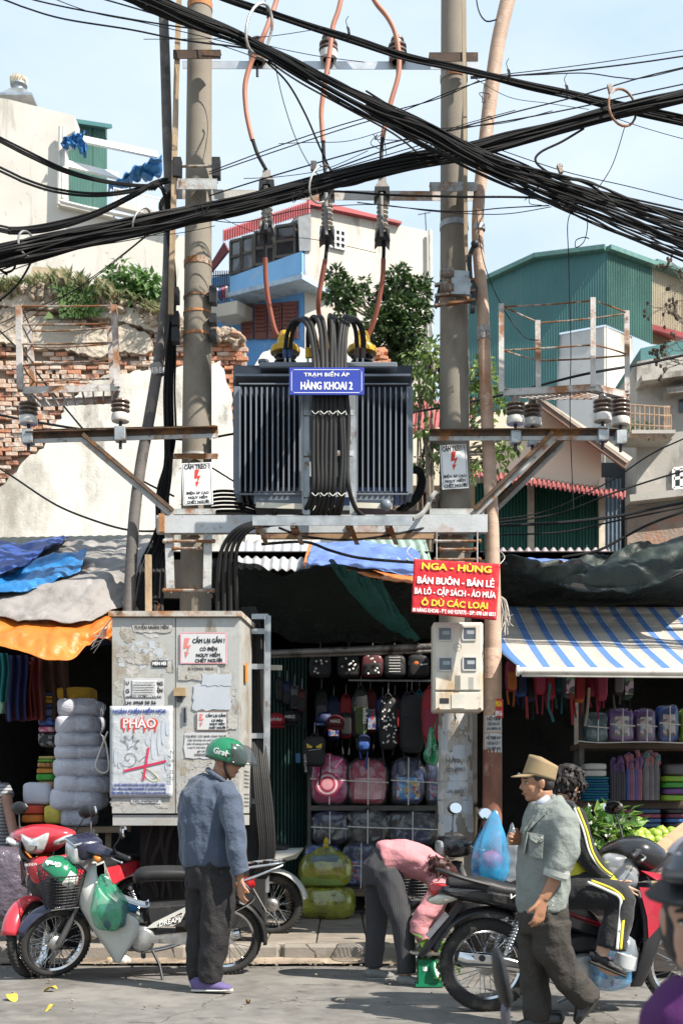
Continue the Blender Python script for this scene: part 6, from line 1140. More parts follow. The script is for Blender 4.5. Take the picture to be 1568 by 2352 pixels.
for y in(1795,1838):band(rp_,ra_,rb_,rr_,y,.012,galv,'wire_band')
for s_,x,y,h in(('YÊN',1026,1688,10),('HÀ',1030,1748,12),('0982',1052,1768,8),('YÊN',1030,1770,9),('LH: 8833',1040,1818,8)):text(s_,P(x,y,10.3)+Vector((0,-.172,0)),h*S(10.2),M('faded_ink',(.12,.12,.12),.8),rp_,bold=.04)
def onc2(y0,y1,hw,mat,dx=0):
 x=lerp(1131,1130,.5)+dx;r=21*S(10.1)+.004;a,b=P(x,y1,10.1),P(x,y0,10.1)
 return MB().grid(lambda u,v:Vector((a.x,10.1,lerp(a.z,b.z,v)))+Vector((math.sin(lerp(-hw,hw,u))*r,-math.cos(lerp(-hw,hw,u))*r,0)),12,4).build('pasted_notice',mat,c2)
onc2(1644,1682,1.1,pap);onc2(1686,1729,1.1,pap)
for s_,y,h,w_ in(('HỖ TRỢ',1653,7,30),('GỌI LÀ CÓ',1664,6,28),('LH: 0974 42',1675,6,32),('HỖ TRỢ VAY',1696,7,34),('GỌI LÀ CÓ T',1708,7,30),('LH: 097 442',1720,7,32)):text(s_,P(1130,y,10.1)+Vector((0,-.092,0)),h*S(10.1),black_ink,c2,width=w_*S(10.1),bold=.05)
MB().grid(lambda u,v:P(1131,lerp(1607,1628,v),10.1)+Vector((math.sin(lerp(.2,1.5,u))*.088,-math.cos(lerp(.2,1.5,u))*.088,0)),8,2).build('yellow_red_sticker',M('red_sticker',(.5,.02,.02),.5),c2)
MB().grid(lambda u,v:P(1131,lerp(1628,1650,v),10.1)+Vector((math.sin(lerp(.2,1.5,u))*.0885,-math.cos(lerp(.2,1.5,u))*.0885,0)),8,2).build('yellow_red_sticker',M('red_sticker'),c2)
text('MUA',P(1141,1618,10.1)+Vector((0,-.083,0)),13*S(10.1),yellow_ink,c2,(1,.45,0),width=16*S(10),bold=.08);text('0916',P(1141,1640,10.1)+Vector((0,-.083,0)),12*S(10.1),white_ink,c2,(1,.45,0),width=17*S(10),bold=.05)
onc2(1490,1560,.9,M('worn_print_patch',(.52,.36,.27),.8,dirt=((.3,.2,.16),.3,12,(1,1,3))),-3)
clearfilm=film('clear_wrapper',(.75,.78,.80),.05,.07,26,1.0)
string_m=M('white_tie_string',(.75,.74,.70),.7)
def sq(mb,c,sx,sy,sz,e=.45,n=16,m=10,wob=0.,seed=0.,fn=None):
 """soft box (superellipsoid)"""
 def pw(v,e):return math.copysign(abs(v)**e,v)
 c=Vector(c);vs=[]
 for i in range(m+1):
  a=-math.pi/2+math.pi*i/m
  for k in range(n):
   q=2*math.pi*k/n;p=Vector((sx/2*pw(math.cos(a),e)*pw(math.cos(q),e),sy/2*pw(math.cos(a),e)*pw(math.sin(q),e),sz/2*pw(math.sin(a),e)))
   if fn:p=fn(p)
   if wob:p+=p.normalized()*wob*nz3(p+c,9,seed)
   vs.append(c+p)
 return mb.add(vs,[(i*n+k,i*n+(k+1)%n,(i+1)*n+(k+1)%n,(i+1)*n+k)for i in range(m)for k in range(n)])
def printm(name,cols,scale=14.):
 """busy cartoon print : voronoi patches of flat colours"""
 if name in MATS:return MATS[name]
 m=M(name,cols[0],.5);t=m.node_tree;N=t.nodes;L=t.links;b=N['Principled BSDF'];tcn=N.new('ShaderNodeTexCoord')
 v=N.new('ShaderNodeTexVoronoi');v.inputs['Scale'].default_value=scale;L.new(tcn.outputs['Object'],v.inputs['Vector'])
 sp=N.new('ShaderNodeSeparateXYZ');L.new(v.outputs['Color'],sp.inputs[0]);r=N.new('ShaderNodeValToRGB');r.color_ramp.interpolation='CONSTANT'
 while len(r.color_ramp.elements)<len(cols):r.color_ramp.elements.new(.5)
 for i,c in enumerate(cols):r.color_ramp.elements[i].position=i/len(cols);r.color_ramp.elements[i].color=tuple(c)+(1,)
 L.new(sp.outputs[0],r.inputs[0]);L.new(r.outputs[0],b.inputs['Base Color']);return m
def ties(t,c,w_,d_,h_,both=True):
 mb=MB();y=c.y-d_/2-.008;mb.bar((c.x,y,c.z-h_/2),(c.x+.004,y,c.z+h_/2),.004,.011,(1,0,0))
 if both:mb.bar((c.x-w_/2,y-.003,c.z+.01),(c.x+w_/2,y-.003,c.z-.01),.004,.011)
 mb.build('tie_string',string_m,t,smooth=False)
def pack(lab,x0,y0,x1,y1,d,col,pocket,pk=None,wrap=True,emblem=None,name='school_bag',grp='wrapped school bags on the shelves',dep=.2):
 w_,h_=(x1-x0)*S(d),(y1-y0)*S(d);c=P((x0+x1)/2,(y0+y1)/2,d);t=thing(name,lab,'bag',c-Vector((0,0,h_/2)),grp)
 f=lambda p:Vector((p.x*(1-.12*max(0,p.z/h_*2)**3),p.y,p.z))
 sq(MB(),c,w_,dep,h_,.42,20,12,.012,rnd(0,50),f).build('body',col,t)
 pc=c+Vector((0,-dep*.42,-h_*.16));sq(MB(),pc,w_*.8,dep*.35,h_*.56,.4,18,10,.006,rnd(0,50)).build('front_pocket',pocket,t)
 if pk:
  MB().prism([pc+Vector((sx*w_*.36,-dep*.178,sz*h_*.24))for sx,sz in((-1,-1),(1,-1),(1,1),(-1,1))],(0,-.003,0)).build('printed_panel',pk,t,smooth=False)
 zp=MB();zp.tube([c+Vector((math.cos(a)*w_*.44,-dep*.40,h_*.02+math.sin(a)*h_*.42))for a in[math.pi*i/14 for i in range(15)]],.006,6).build('piping',pocket,t)
 MB().tube([c+Vector((-.04,0,h_*.48)),c+Vector((0,-.01,h_*.56)),c+Vector((.04,0,h_*.48))],.01,6,smooth=4).build('top_handle',col,t)
 if wrap:
  sq(MB(),c,w_*1.12,dep*1.35,h_*1.1,.5,30,20,.03,rnd(0,50)).build('plastic_wrapper',clearfilm,t);ties(t,c,w_*1.08,dep*1.36,h_*1.06)
 return t,c,w_,h_
def bm(n,c):return M('bag_'+n,c,.6,0,.15,6,.15,60)
pinkp=printm('pink_print',[(.7,.35,.5),(.8,.65,.7),(.25,.45,.65),(.6,.08,.25),(.75,.7,.75)],30);bluep_=printm('blue_print_patches',[(.05,.25,.6),(.6,.45,.1),(.1,.4,.7),(.6,.6,.65),(.35,.1,.15)],30);multi=printm('mixed_print',[(.6,.5,.6),(.2,.35,.2),(.65,.65,.7),(.1,.1,.12),(.45,.15,.3)],18)
darkp=printm('dark_print',[(.03,.05,.2),(.2,.25,.4),(.4,.05,.06),(.1,.2,.35),(.3,.3,.32)],32)
sw1=12.75
st=thing('steel_shelf','dark steel shelf unit full of school bags in the middle shop','shelf',P(860,2040,13));dkst=M('shelf_steel',(.10,.095,.09),.55,.4,.2,6,dirt=((.16,.14,.12),.3,5))
MB().box(P(860,1856,sw1)+Vector((0,.2,0)),(303*S(sw1),.5,.055)).build('board',dkst,st,smooth=False)
for x in(710,1003):MB().bar(P(x,1735,sw1-.02),P(x,2050,sw1-.02),.04,.04,(0,-1,0)).build('upright',dkst,st,smooth=False)
bch=thing('low_bench','low plank bench carrying bagged goods in front of the shelf','bench',P(760,2095,12.6));planks=M('bench_plank',(.20,.15,.10),.85,0,.25,3,.3,30,stretch=(.6,5,5))
for k in range(3):MB().box(P(760,2040,12.55)+Vector((0,.13*k,-.02)),(215*S(12.55),.12,.03)).build('plank',planks,bch,smooth=False)
for x in(662,860):MB().bar(P(x,2044,12.5),P(x,2108,12.5),.05,.05,(0,-1,0)).build('leg',planks,bch,smooth=False)
MB().bar(P(655,2052,12.47),P(865,2052,12.47),.02,.06).build('front_rail',planks,bch,smooth=False)
magenta=bm('magenta',(.42,.02,.15));rose=bm('rose',(.38,.045,.09));navyb=bm('navy',(.015,.025,.08));blackb=bm('black',(.015,.015,.017));redb=bm('red',(.32,.02,.03));crims=bm('crimson',(.28,.03,.07));blueb=bm('blue',(.03,.09,.32));purpleb=bm('purple',(.12,.05,.2));tealb=bm('teal',(.02,.16,.2));orgb=bm('orange',(.4,.12,.02));greyb=bm('grey',(.12,.12,.13));limeb=bm('lime',(.25,.42,.04))
t,c,w_,h_=pack('hot pink wrapped school bag with round flower emblem on the middle shelf',716,1738,797,1845,sw1-.05,magenta,magenta)
for r,m_ in((.13,rose),(.11,M('pale_pink',(.75,.5,.55),.5)),(.085,rose),(.06,pinkp)):MB().lathe([(r,0),(r,.004)],Matrix.Translation(c+Vector((-.02,-.16-.13*(.13-r),-.05)))@Matrix.Rotation(R(90),4,'X'),22).build('round_emblem',m_,t)
pack('rose pink wrapped school bag with a printed pocket on the middle shelf',801,1746,887,1846,sw1-.05,rose,rose,pinkp);pack('black and bright blue wrapped school bag with printed pocket on the middle shelf',899,1744,972,1846,sw1-.05,navyb,blueb,bluep_)
pack('navy wrapped school bag half hidden behind the right pole',976,1752,1030,1846,sw1-.05,navyb,navyb,darkp)
for lab,x0,y0,x1,y1,a,b in(('dark wrapped bag with a blue swirl in the row under the shelf board',718,1866,796,1936,navyb,blackb),('black wrapped bag in the middle of the row under the shelf board',800,1862,886,1938,blackb,blackb),('black wrapped bag with navy stripe at the right of the lower row',890,1866,1000,1940,blackb,navyb)):pack(lab,x0,y0,x1,y1,sw1-.05,a,b,None)
pack('blue wrapped bag lying behind the yellow plastic sack',700,1940,785,2034,12.75,blueb,navyb,bluep_);pack('blue wrapped school bag with printed arch beside the yellow plastic sack',788,1938,868,2036,12.6,navyb,blueb,darkp)
def hang(lab,x0,y0,x1,y1,d,col,pocket,strap=True,grp='bags hanging in the shop openings',dep=.13,pk=None,rot=0.):
 t,c,w_,h_=pack(lab,x0,y0,x1,y1,d,col,pocket,pk,False,grp=grp,name='hanging_bag',dep=dep)
 if strap:
  for s_ in(-1,1):MB().tube([c+Vector((s_*w_*.2,.05,h_*.45)),c+Vector((s_*w_*.35,.06,0)),c+Vector((s_*w_*.3,.03,-h_*.5)),c+Vector((s_*w_*.2,.0,-h_*.5-rnd(.05,.2)))],.011,5,smooth=4).build('strap',pocket,t)
 MB().tube([c+Vector((0,0,h_*.55)),c+Vector((.004,0,h_*.55+.12))],.004,5).build('hook',galv,t);return t,c,w_,h_
t,c,w_,h_=hang('black backpack with slanted yellow eyes hanging beside the shelf',696,1690,748,1762,12.3,blackb,blackb,True,dep=.16)
yy=c.y-.112
for s_ in(-1,1):MB().prism([Vector((c.x+s_*x,yy,c.z+z))for x,z in((.015,.045),(.07,.075),(.08,.075),(.075,.03),(.025,.03))],(0,-.004,0)).build('eye_print',M('eye_yellow',(.75,.55,.03),.5),t,smooth=False)
MB().bar(Vector((c.x-.06,yy,c.z+.005)),Vector((c.x+.07,yy,c.z+.02)),.004,.006).build('zip',galv,t,smooth=False)
text('LOVE LOVE',c+Vector((-.09,-.12,-.13)),.026,white_ink,t,(.05,0,-1),(1,0,.05))
def cap(lab,x,y,d,col,word=None):
 c=P(x,y,d);t=thing('cap',lab,'cap',c,'caps hanging in the middle shop');MB().ell(c,(.1,.1,.085),None,16,8).build('crown',col,t);MB().grid(lambda u,v:c+Vector((lerp(-.09,.09,u),-.06-.1*v*math.sin(math.pi*(.15+.7*u)),-.05-.03*v)),10,4).build('peak',col,t,thick=.004)
 if word:text(word,c+Vector((0,-.104,.01)),.035,white_ink,t,maxw=.12)
cap('red cap with white emblem hanging left in the middle shop',635,1655,12.4,redb,'adidas');cap('black cap with outlined white lettering hanging in the middle shop',667,1650,12.45,blackb,'NIKE');cap('dark red cap with boxed lettering in the middle shop',770,1660,12.6,M('bag_wine',(.10,.015,.02),.7),'NIKE');cap('navy cap behind the dark red cap in the middle shop',745,1652,12.7,navyb)
hang('black bag with green strap and white side lettering in the middle shop',812,1582,845,1695,12.6,blackb,bm('olive',(.06,.09,.02)));ht=bpy.data.objects.get('hanging_bag.001')
text('adidas',P(839,1644,12.48),.05,white_ink,ht,(0,0,-1),(1,0,0),bold=.05)
hang('blue bag below the black bag with the green strap',820,1690,850,1725,12.5,navyb,blueb);t,c,w_,h_=hang('black bag sprinkled with pale triangles and red side in the middle shop',870,1600,912,1722,12.5,blackb,blackb)
mb=MB()
for i in range(34):p=c+Vector((rnd(-.4,.4)*w_,-.125+.0,rnd(-.42,.42)*h_));s_=.012;mb.prism([p+Vector((-s_,0,-s_)),p+Vector((s_,0,-s_)),p+Vector((0,0,s_))],(0,-.003,0))
mb.build('triangle_print',white_ink,t,smooth=False,kind='stuff');hang('plain charcoal bag hanging in front of the right pole side',915,1595,975,1730,12.5,bm('charcoal',(.02,.022,.024)),blackb);hang('red bag with white piping hanging left of the right pole',968,1582,1010,1700,12.2,redb,crims)
for i,(x,lab,col)in enumerate(((735,'small black toy string bag in the upper row',blackb),(800,'dark bag with pale bead cluster in the upper row',blackb),(855,'wine red bag in the upper row',M('bag_wine')),(905,'black bag with white stripes in the upper row',blackb),(960,'black bag with orange heart in the upper row',blackb))):
 t,c,w_,h_=hang(lab+' of the middle shop',x-26,1505,x+26,1556,12.5,col,blackb,False)
 mb=MB()
 if i==3:
  for k in range(6):mb.bar(c+Vector((-.06,-.13,.08-k*.03)),c+Vector((.06,-.13,.08-k*.03)),.003,.006)
 elif i==4:
  MB().ell(c+Vector((-.03,-.125,.02)),(.025,.004,.02)).build('heart_print',M('orange_print',(.65,.15,.03),.5),t);mb.bar(c+Vector((.02,-.13,0)),c+Vector((.09,-.13,.01)),.003,.012)
 else:
  for k in range(9):mb.ell(c+Vector((rnd(-.08,.08),-.125,rnd(-.1,.1))),(.012,.01,.012),None,6,4)
 mb.build('print',white_ink,t,smooth=False,kind='stuff')
MB().prism([P(679,1730,12.6),P(690,1730,12.6),P(690,1752,12.6),P(679,1752,12.6)],(0,-.006,0)).build('price_card',M('blue_card',(.05,.16,.35),.5),label='small blue card on the dark green shop wall',cat='card',smooth=False)
bk=[(blackb,greyb,'black'),(navyb,blackb,'navy'),(redb,blackb,'deep red'),(greyb,blackb,'grey'),(M('bag_wine'),blackb,'wine'),(blueb,navyb,'blue'),(blackb,redb,'black and red'),(purpleb,blackb,'purple'),(tealb,blackb,'teal'),(crims,blackb,'crimson')]
for i,(a,b,nm)in enumerate(bk):x=722+i*28;hang(nm+' bag in the dim back row of the middle shop',x,1588+(i*17)%22,x+32,1672+(i*29)%34,13.2,a,b,dep=.15,pk=darkp if i%3==1 else None)
for i in range(4):x=632+i*17;hang(['small black pouch','small navy pouch','small grey pouch','small wine pouch'][i]+' hanging by the dark green shop wall',x,1560+i*9,x+20,1612+i*8,12.75,[blackb,navyb,greyb,M('bag_wine')][i],blackb,dep=.1)
t=thing('plastic_bag','green plastic bag hanging on the left side of the right pole','plastic bag',P(990,1758,11.2));gfilm=film('green_film',(.02,.34,.14),.62,.15,20,.45)
sq(MB(),P(990,1715,11.2),.16,.12,.36,.8,18,12,.03,3,lambda p:Vector((p.x*(.35+.65*min(1,(.18-p.z)/.25)),p.y*(.4+.6*min(1,(.18-p.z)/.25)),p.z))).build('bag',gfilm,t)
MB().tube([P(995,1678,11.2),P(1004,1650,11.1),P(1012,1640,10.5)],.008,6,smooth=3).build('handles',gfilm,t)
yfilm=film('yellow_green_film',(.42,.43,.05),.55,.14,14,.5)
for lab,cx,cy,w_,h_,cols in(('upper yellow plastic sack tied with a knot and full of coloured packs',749,1990,124,92,(M('sack_steel',(.16,.22,.25),.5),M('sack_salmon',(.40,.22,.12),.6),M('sack_green',(.18,.26,.05),.6))),('lower olive yellow plastic sack under the tied one on the pavement',748,2072,136,78,(M('sack_olive',(.20,.21,.06),.6),M('sack_dull',(.28,.27,.10),.6)))):
 d=12.1;c=P(cx,cy,d);W_,H_=w_*S(d),h_*S(d);t=thing('plastic_sack',lab,'plastic sack',c-Vector((0,0,H_/2)))
 sq(MB(),c,W_,.42,H_,.62,30,18,.03,cx+cy,(lambda p:Vector((p.x*(1-.80*max(0,p.z/H_*2-.15)**1.3)+.010*math.sin(math.atan2(p.y,p.x)*8),p.y*(1-.7*max(0,p.z/H_*2-.15)**1.3),p.z)))if h_>80 else(lambda p:Vector((p.x+.008*math.sin(math.atan2(p.y,p.x)*7),p.y,p.z)))).build('film',yfilm,t)
 for k,m_ in enumerate(cols):sq(MB(),c+Vector((rnd(-.03,.03),-.02,(.06-k*.10)if len(cols)>2 else(.06-k*.12))),W_*(.84 if len(cols)<3 or k else.6),.34,H_*.32,.5,18,10,.04,k).build('packed_goods',m_,t)
 if h_>80:MB().lathe([(.05,0),(.022,.02),(.018,.035),(.03,.06),(.022,.085),(.008,.11)],Matrix.Translation(c+Vector((0,-.02,H_*.46))),12).build('knot',M('yellow_knot',(.55,.42,.02),.3),t)
MB().tube([P(1093,1855,10.5),P(1086,1990,10.4)],.018,8).build('broom_stick',M('bamboo',(.45,.34,.2),.6),label='wooden pole leaning between the right concrete pole and conduit',cat='pole')
towel=M('white_towelling',(.52,.53,.60),.95,0,.06,9,.9,70,sheen=.3);bedf=film('towel_wrapper',(.7,.73,.8),.12,.2,20,.9);tb=thing('display_table','dark table under the stacked towels in the left shop','table',P(150,1990,10.7))
MB().box(P(150,1905,10.8),(1.1,.6,.05)).build('table_top',planks,tb,smooth=False)
for x in(50,250):MB().bar(P(x,1908,10.6),P(x,2140,10.6),.05,.05,(0,-1,0)).build('leg',planks,tb,smooth=False)
rolls=[(138,235,1611,1646),(135,234,1646,1685),(132,234,1685,1716),(132,245,1716,1745),(130,253,1745,1784),(132,250,1783,1823),(121,241,1816,1858)]
for i,(x0,x1,y0,y1)in enumerate(rolls):
 d=10.6;c=P((x0+x1)/2,(y0+y1)/2,d);W_,H_=(x1-x0)*S(d),(y1-y0)*S(d)
 t=thing('towel_roll','white rolled towel bundle, %s in the tall stack'%['topmost','second from the top','third from the top','fourth from the top','fifth from the top','second from the bottom','lowest'][i],'towel',c-Vector((0,0,H_/2)),'white towel bundles stacked in the left shop')
 sq(MB(),c+Vector((-W_*.22,0,0)),W_*.6,.4,H_*1.3,.62,22,14,.02,i*7).build('roll',towel,t);sq(MB(),c+Vector((W_*.12,.01,0)),W_*.82,.38,H_*1.22,.55,22,14,.03,i*3+50).build('folded_end',M('grey_white_towelling',(.40,.42,.49),.95,0,.2,14,1.0,45),t)
 sq(MB(),c+Vector((.01,0,0)),W_*1.06,.42,H_*1.3,.6,20,12,.03,i).build('plastic_wrapper',bedf,t)
def fold_stack(lab,x0,y0,x1,y1,d,mat,n=1,name='folded_cloth',grp=None,dep=.3,cat='cloth'):
 c=P((x0+x1)/2,(y0+y1)/2,d);W_,H_=(x1-x0)*S(d),(y1-y0)*S(d);t=thing(name,lab,cat,c-Vector((0,0,H_/2)),grp)
 for k in range(n):sq(MB(),c+Vector((rnd(-.008,.008),rnd(-.01,.01),H_*((k+.5)/n-.5))),W_*rnd(.96,1.02),dep,H_/n*1.02,.4,18,8,.012,rnd(0,99)).build('fold',mat[k%len(mat)]if isinstance(mat,list)else mat,t)
 return t
cm=lambda n,c:M('cloth_'+n,c,.95,0,.15,12,.5,50)
fold_stack('mustard yellow wrapped cloth bundle on top of the towel stack',131,1580,222,1613,10.75,cm('mustard',(.38,.22,.02)),1)
fold_stack('yellow cloth bundle under the towel stack',109,1850,150,1892,10.6,cm('yellow',(.50,.42,.08)),1);fold_stack('grey white plastic wrapped bundle at the foot of the towel stack',142,1852,222,1898,10.62,M('grey_white_towelling'),1);fold_stack('white bundle left of the towel stack foot',57,1797,124,1848,10.7,towel,1);fold_stack('orange red folded cloth at the left stack foot',55,1850,110,1890,10.65,[cm('orange',(.5,.16,.03)),cm('scarlet',(.45,.06,.03))],2)
for i,(y0,y1,m_,lab)in enumerate(((1594,1608,[cm('mustard',(.38,.22,.02)),cm('ink',(.03,.04,.12))],'mustard and navy'),(1608,1630,[cm('ink',(.03,.04,.12)),cm('ochre',(.3,.17,.03))],'navy and ochre'),(1630,1648,[cm('slate',(.08,.09,.16))],'slate blue'),(1648,1670,[printm('blue_pattern_cloth',[(.02,.05,.2),(.05,.12,.4),(.02,.02,.05)],40)],'blue patterned'),(1670,1684,[printm('pink_pattern_cloth',[(.5,.1,.2),(.6,.35,.4),(.4,.03,.1)],40)],'pink patterned'),(1684,1716,[printm('black_pattern_cloth',[(.02,.02,.02),(.2,.2,.2),(.01,.01,.01)],40)],'black patterned'),(1738,1752,[cm('green',(.12,.34,.05)),cm('straw',(.45,.35,.12))],'green and straw'),(1752,1778,[cm('orange2',(.45,.2,.04)),printm('brown_pattern_cloth',[(.25,.1,.02),(.4,.2,.05),(.1,.04,.01)],40)],'orange and brown'),(1778,1794,[cm('leaf',(.06,.3,.05))],'leaf green'),(1794,1812,[cm('tan',(.35,.2,.08))],'tan'))):
 fold_stack('%s folded cloth in the narrow stack left of the towels'%lab,96 if i<7 else 92,y0,136,y1,10.75,m_,max(1,len(m_)),grp='folded cloths beside the towels')
def garment(lab,x0,y0,x1,y1,d,mat,seed=0):
 t=MB().grid(lambda u,v:P(lerp(x0,x1,u)+3*math.sin(v*5+seed),lerp(y0,y1,v)+6*nz3((u*3,seed,0),1)*v,d+.05*math.sin(u*16+seed)*(.4+.6*v)),22,14).build('hanging_garment',mat,label=lab,cat='garment',group='clothes hanging in the left shop',thick=.006);return t
for i,(lab,x0,y0,x1,y1,m_)in enumerate((('teal garment hanging at the far left',-20,1500,18,1612,cm('teal',(.01,.14,.15))),('navy garment behind the teal one',16,1505,62,1700,cm('navy',(.01,.015,.07))),('dark red garment in the left shop',26,1520,74,1750,cm('wine',(.14,.015,.015))),('rust red garment with long sleeves',58,1510,98,1730,cm('rustred',(.18,.035,.03))),('brown garment in front of the dark interior',96,1515,160,1700,cm('brown',(.06,.03,.018))),('pale green garment at the left edge',-20,1600,42,1640,cm('mint',(.22,.36,.25))))):
 garment(lab,x0,y0,x1,min(y1,1655),10.3+.08*i,m_,i)
cols=[(crims,orgb,'dark red and orange bag, first from the conduit'),(blueb,navyb,'blue bag, second from the conduit'),(navyb,blackb,'long navy bag, third from the conduit'),(redb,crims,'bright red bag'),(crims,redb,'crimson bag with red pocket'),(navyb,tealb,'navy bag with a turquoise strap'),(greyb,blackb,'charcoal patterned bag'),(orgb,redb,'orange red bag'),(redb,crims,'wide red school bag'),(crims,crims,'dark crimson bag right of the wide red one'),(blackb,greyb,'black bag with pale outline'),(bm('forest',(.03,.07,.05)),blackb,'dark green bag, last of the row')]
for i,(a,b,lab)in enumerate(cols):
 x=1160+i*22+(8 if i>7 else 0)+(16 if i>9 else 0);wd=26 if i!=8 else 44
 hang(lab+' hanging under the striped awning',x,1515,x+wd,1590+(i*37)%26,11.5+(i%3)*.12,a,b,dep=.15,pk=multi if i in(6,11)else None)
for lab,pts,m_ in(('turquoise strap dangling under the awning',[(1262,1570),(1258,1620),(1266,1645),(1270,1658)],tealb),('red strap dangling under the awning',[(1310,1590),(1312,1630),(1314,1665)],redb),('beige strap dangling under the awning',[(1352,1580),(1348,1630),(1342,1668)],M('beige_strap',(.35,.3,.24),.7)),('second red strap dangling nearest the conduit',[(1208,1600),(1210,1650)],redb)):
 MB().tube([P(x,y,11.4)for x,y in pts],.014,6,smooth=4).build('dangling_strap',m_,label=lab,cat='strap')
sh2=thing('display_shelf','dark wooden shelf unit of the right shop with packed goods','shelf',P(1450,2000,12.4));d=12.2
for y,hh in((1708,12),(1840,17),(1925,14)):MB().box(P(1465,y+hh/2,d)+Vector((0,.2,0)),(275*S(d),.5,hh*S(d))).build('board',M('shelf_wood',(.13,.09,.065),.8,0,.25,3,.2,40,stretch=(.6,5,5)),sh2,smooth=False)
for x in(1322,1334):MB().bar(P(x,1555,d+(.0 if x>1330 else.4)),P(x,2080,d+(0 if x>1330 else.4)),.05,.05,(0,-1,0)).build('upright',dkst,sh2,smooth=False)
MB().tube([P(1325,1702,11.95),P(1380,1706,11.93),P(1480,1704,11.93),P(1600,1708,11.93)],.006,5,smooth=4).build('twine',string_m,sh2)
gr2='packed goods on the right shop shelves';pic=printm('label_print',[(.6,.45,.5),(.55,.6,.6),(.15,.3,.5),(.6,.6,.58),(.1,.1,.1)],22)
for lab,x0,y0,x1,y1,m_,lb in(('dim teal wrapped bundle at the left of the top shelf',1342,1640,1390,1704,M('pack_teal',(.03,.10,.13),.4),False),('purple wrapped raincoat pack with pink label on the top shelf',1394,1630,1450,1705,M('pack_purple',(.12,.05,.22),.4),True),('second purple pack with pink label on the top shelf',1454,1632,1500,1705,M('pack_plum',(.13,.06,.20),.4),True),('blue pack with white printed label on the top shelf',1505,1624,1553,1705,M('pack_blue',(.03,.08,.28),.4),True),('lime green pack at the right end of the top shelf',1558,1630,1600,1705,M('pack_lime',(.28,.45,.03),.4),False)):
 c=P((x0+x1)/2,(y0+y1)/2,12.1);W_,H_=(x1-x0)*S(12.1),(y1-y0)*S(12.1);t=thing('wrapped_pack',lab,'pack',c-Vector((0,0,H_/2)),gr2)
 sq(MB(),c,W_,.2,H_,.35,20,12,.02,x0).build('pack',m_,t)
 if lb:MB().prism([c+Vector((a*W_*.3,-.105,b*H_*.30-.01))for a,b in((-1,-1),(1,-1),(.95,1),(-.95,1))],(0,-.002,0)).build('printed_label',pic,t,smooth=False)
 sq(MB(),c,W_*1.06,.24,H_*1.1,.45,20,12,.03,x0+3).build('plastic_wrapper',clearfilm,t);ties(t,c,W_,.25,H_)
fold_stack('teal folded raincoats in a thick stack on the middle shelf',1333,1785,1394,1840,12.05,[M('pack_teal2',(.01,.16,.20),.35),M('pack_blue2',(.02,.10,.26),.35)],9,'raincoat_stack',gr2,cat='raincoats');fold_stack('white plastic packet tied on the teal stack',1333,1754,1388,1785,12.05,M('white_packet',(.5,.5,.47),.3,0,.08,6,.5,20),2,'white_packet',gr2,cat='pack')
random.seed(14)
def umbrellas(lab,x0,x1,y0,y1,cc,hc):
 t=thing('umbrella_bundle',lab,'umbrellas',P((x0+x1)/2,y1,12.05),gr2);n=int((x1-x0)/5.2)
 for k in range(n):
  for r_ in range(2):
   x=lerp(x0,x1,(k+.5)/n)+r_*2;m_=M('umb_'+str(k%len(cc))+lab[:6].replace(' ','_'),cc[k%len(cc)],.5,0,.2,9,.4,40);dd=12.0+r_*.09
   MB().tube([P(x,y1,dd),P(x,lerp(y1,y0,.5),dd),P(x+rnd(-1,1),lerp(y1,y0,.72),dd)],[.02,.026,.018],8).build('closed_umbrella',m_,t)
   hx=x+rnd(-5,5);hy=lerp(y1,y0,.78)-rnd(0,28)+r_*4;MB().tube([P(x,lerp(y1,y0,.72),dd),P(hx,hy,dd-.02),P(hx+rnd(-5,5),hy-rnd(6,10),dd-.05)],[.012,.024,.024],8).build('handle',M('hnd_'+str((k+r_)%len(hc))+lab[:6].replace(' ','_'),hc[(k+r_)%len(hc)],.45),t)
umbrellas('black and violet folded umbrellas bundled on the middle shelf',1400,1434,1748,1838,[(.03,.025,.035),(.05,.04,.05)],[(.10,.07,.16),(.14,.08,.2)]);umbrellas('blue and pink folded umbrellas bundled on the middle shelf',1438,1472,1738,1838,[(.06,.09,.25),(.2,.08,.2),(.3,.12,.14)],[(.35,.13,.17),(.2,.12,.25)]);umbrellas('grey folded umbrellas with pink and teal handles on the middle shelf',1476,1512,1732,1838,[(.14,.13,.14),(.22,.2,.21)],[(.12,.22,.24),(.4,.17,.18)])
fold_stack('lime green and purple folded packs at the right of the middle shelf',1514,1782,1572,1840,12.05,[M('pack_lime2',(.22,.40,.03),.4),M('pack_violet',(.14,.05,.22),.4),M('pack_green',(.05,.3,.04),.4)],4,'folded_pack',gr2,cat='pack');fold_stack('dark clear bag of goods on top of the green packs',1518,1755,1570,1782,12.05,M('pack_grey',(.10,.09,.10),.3),1,'folded_pack',gr2,cat='pack')
for lab,x0,x1,a in(('violet wrapped clothes on the lowest shelf',1392,1452,[(.09,.06,.16),(.16,.03,.06)]),('blue and red wrapped clothes on the lowest shelf',1458,1512,[(.04,.10,.26),(.25,.04,.07),(.03,.09,.16)]),('blue and black wrapped clothes at the right of the lowest shelf',1520,1585,[(.04,.13,.34),(.14,.03,.05),(.03,.03,.035)])):fold_stack(lab,x0,1858,x1,1922,12.05,[M('lowpack_%d_%d'%(x0,i),c_,.35,0,.2,9,.6,25)for i,c_ in enumerate(a)],6,'folded_pack',gr2,cat='pack')
tyre_m=M('tyre_rubber',(.028,.027,.026),.85,0,.2,9,.3,60,dirt=((.10,.085,.07),.3,5));seat_m=M('seat_vinyl',(.017,.017,.018),.45,0,.2,5,.3,120);plast=M('black_plastic',(.02,.02,.022),.45,0,.2,6,dirt=((.06,.055,.05),.2,6))
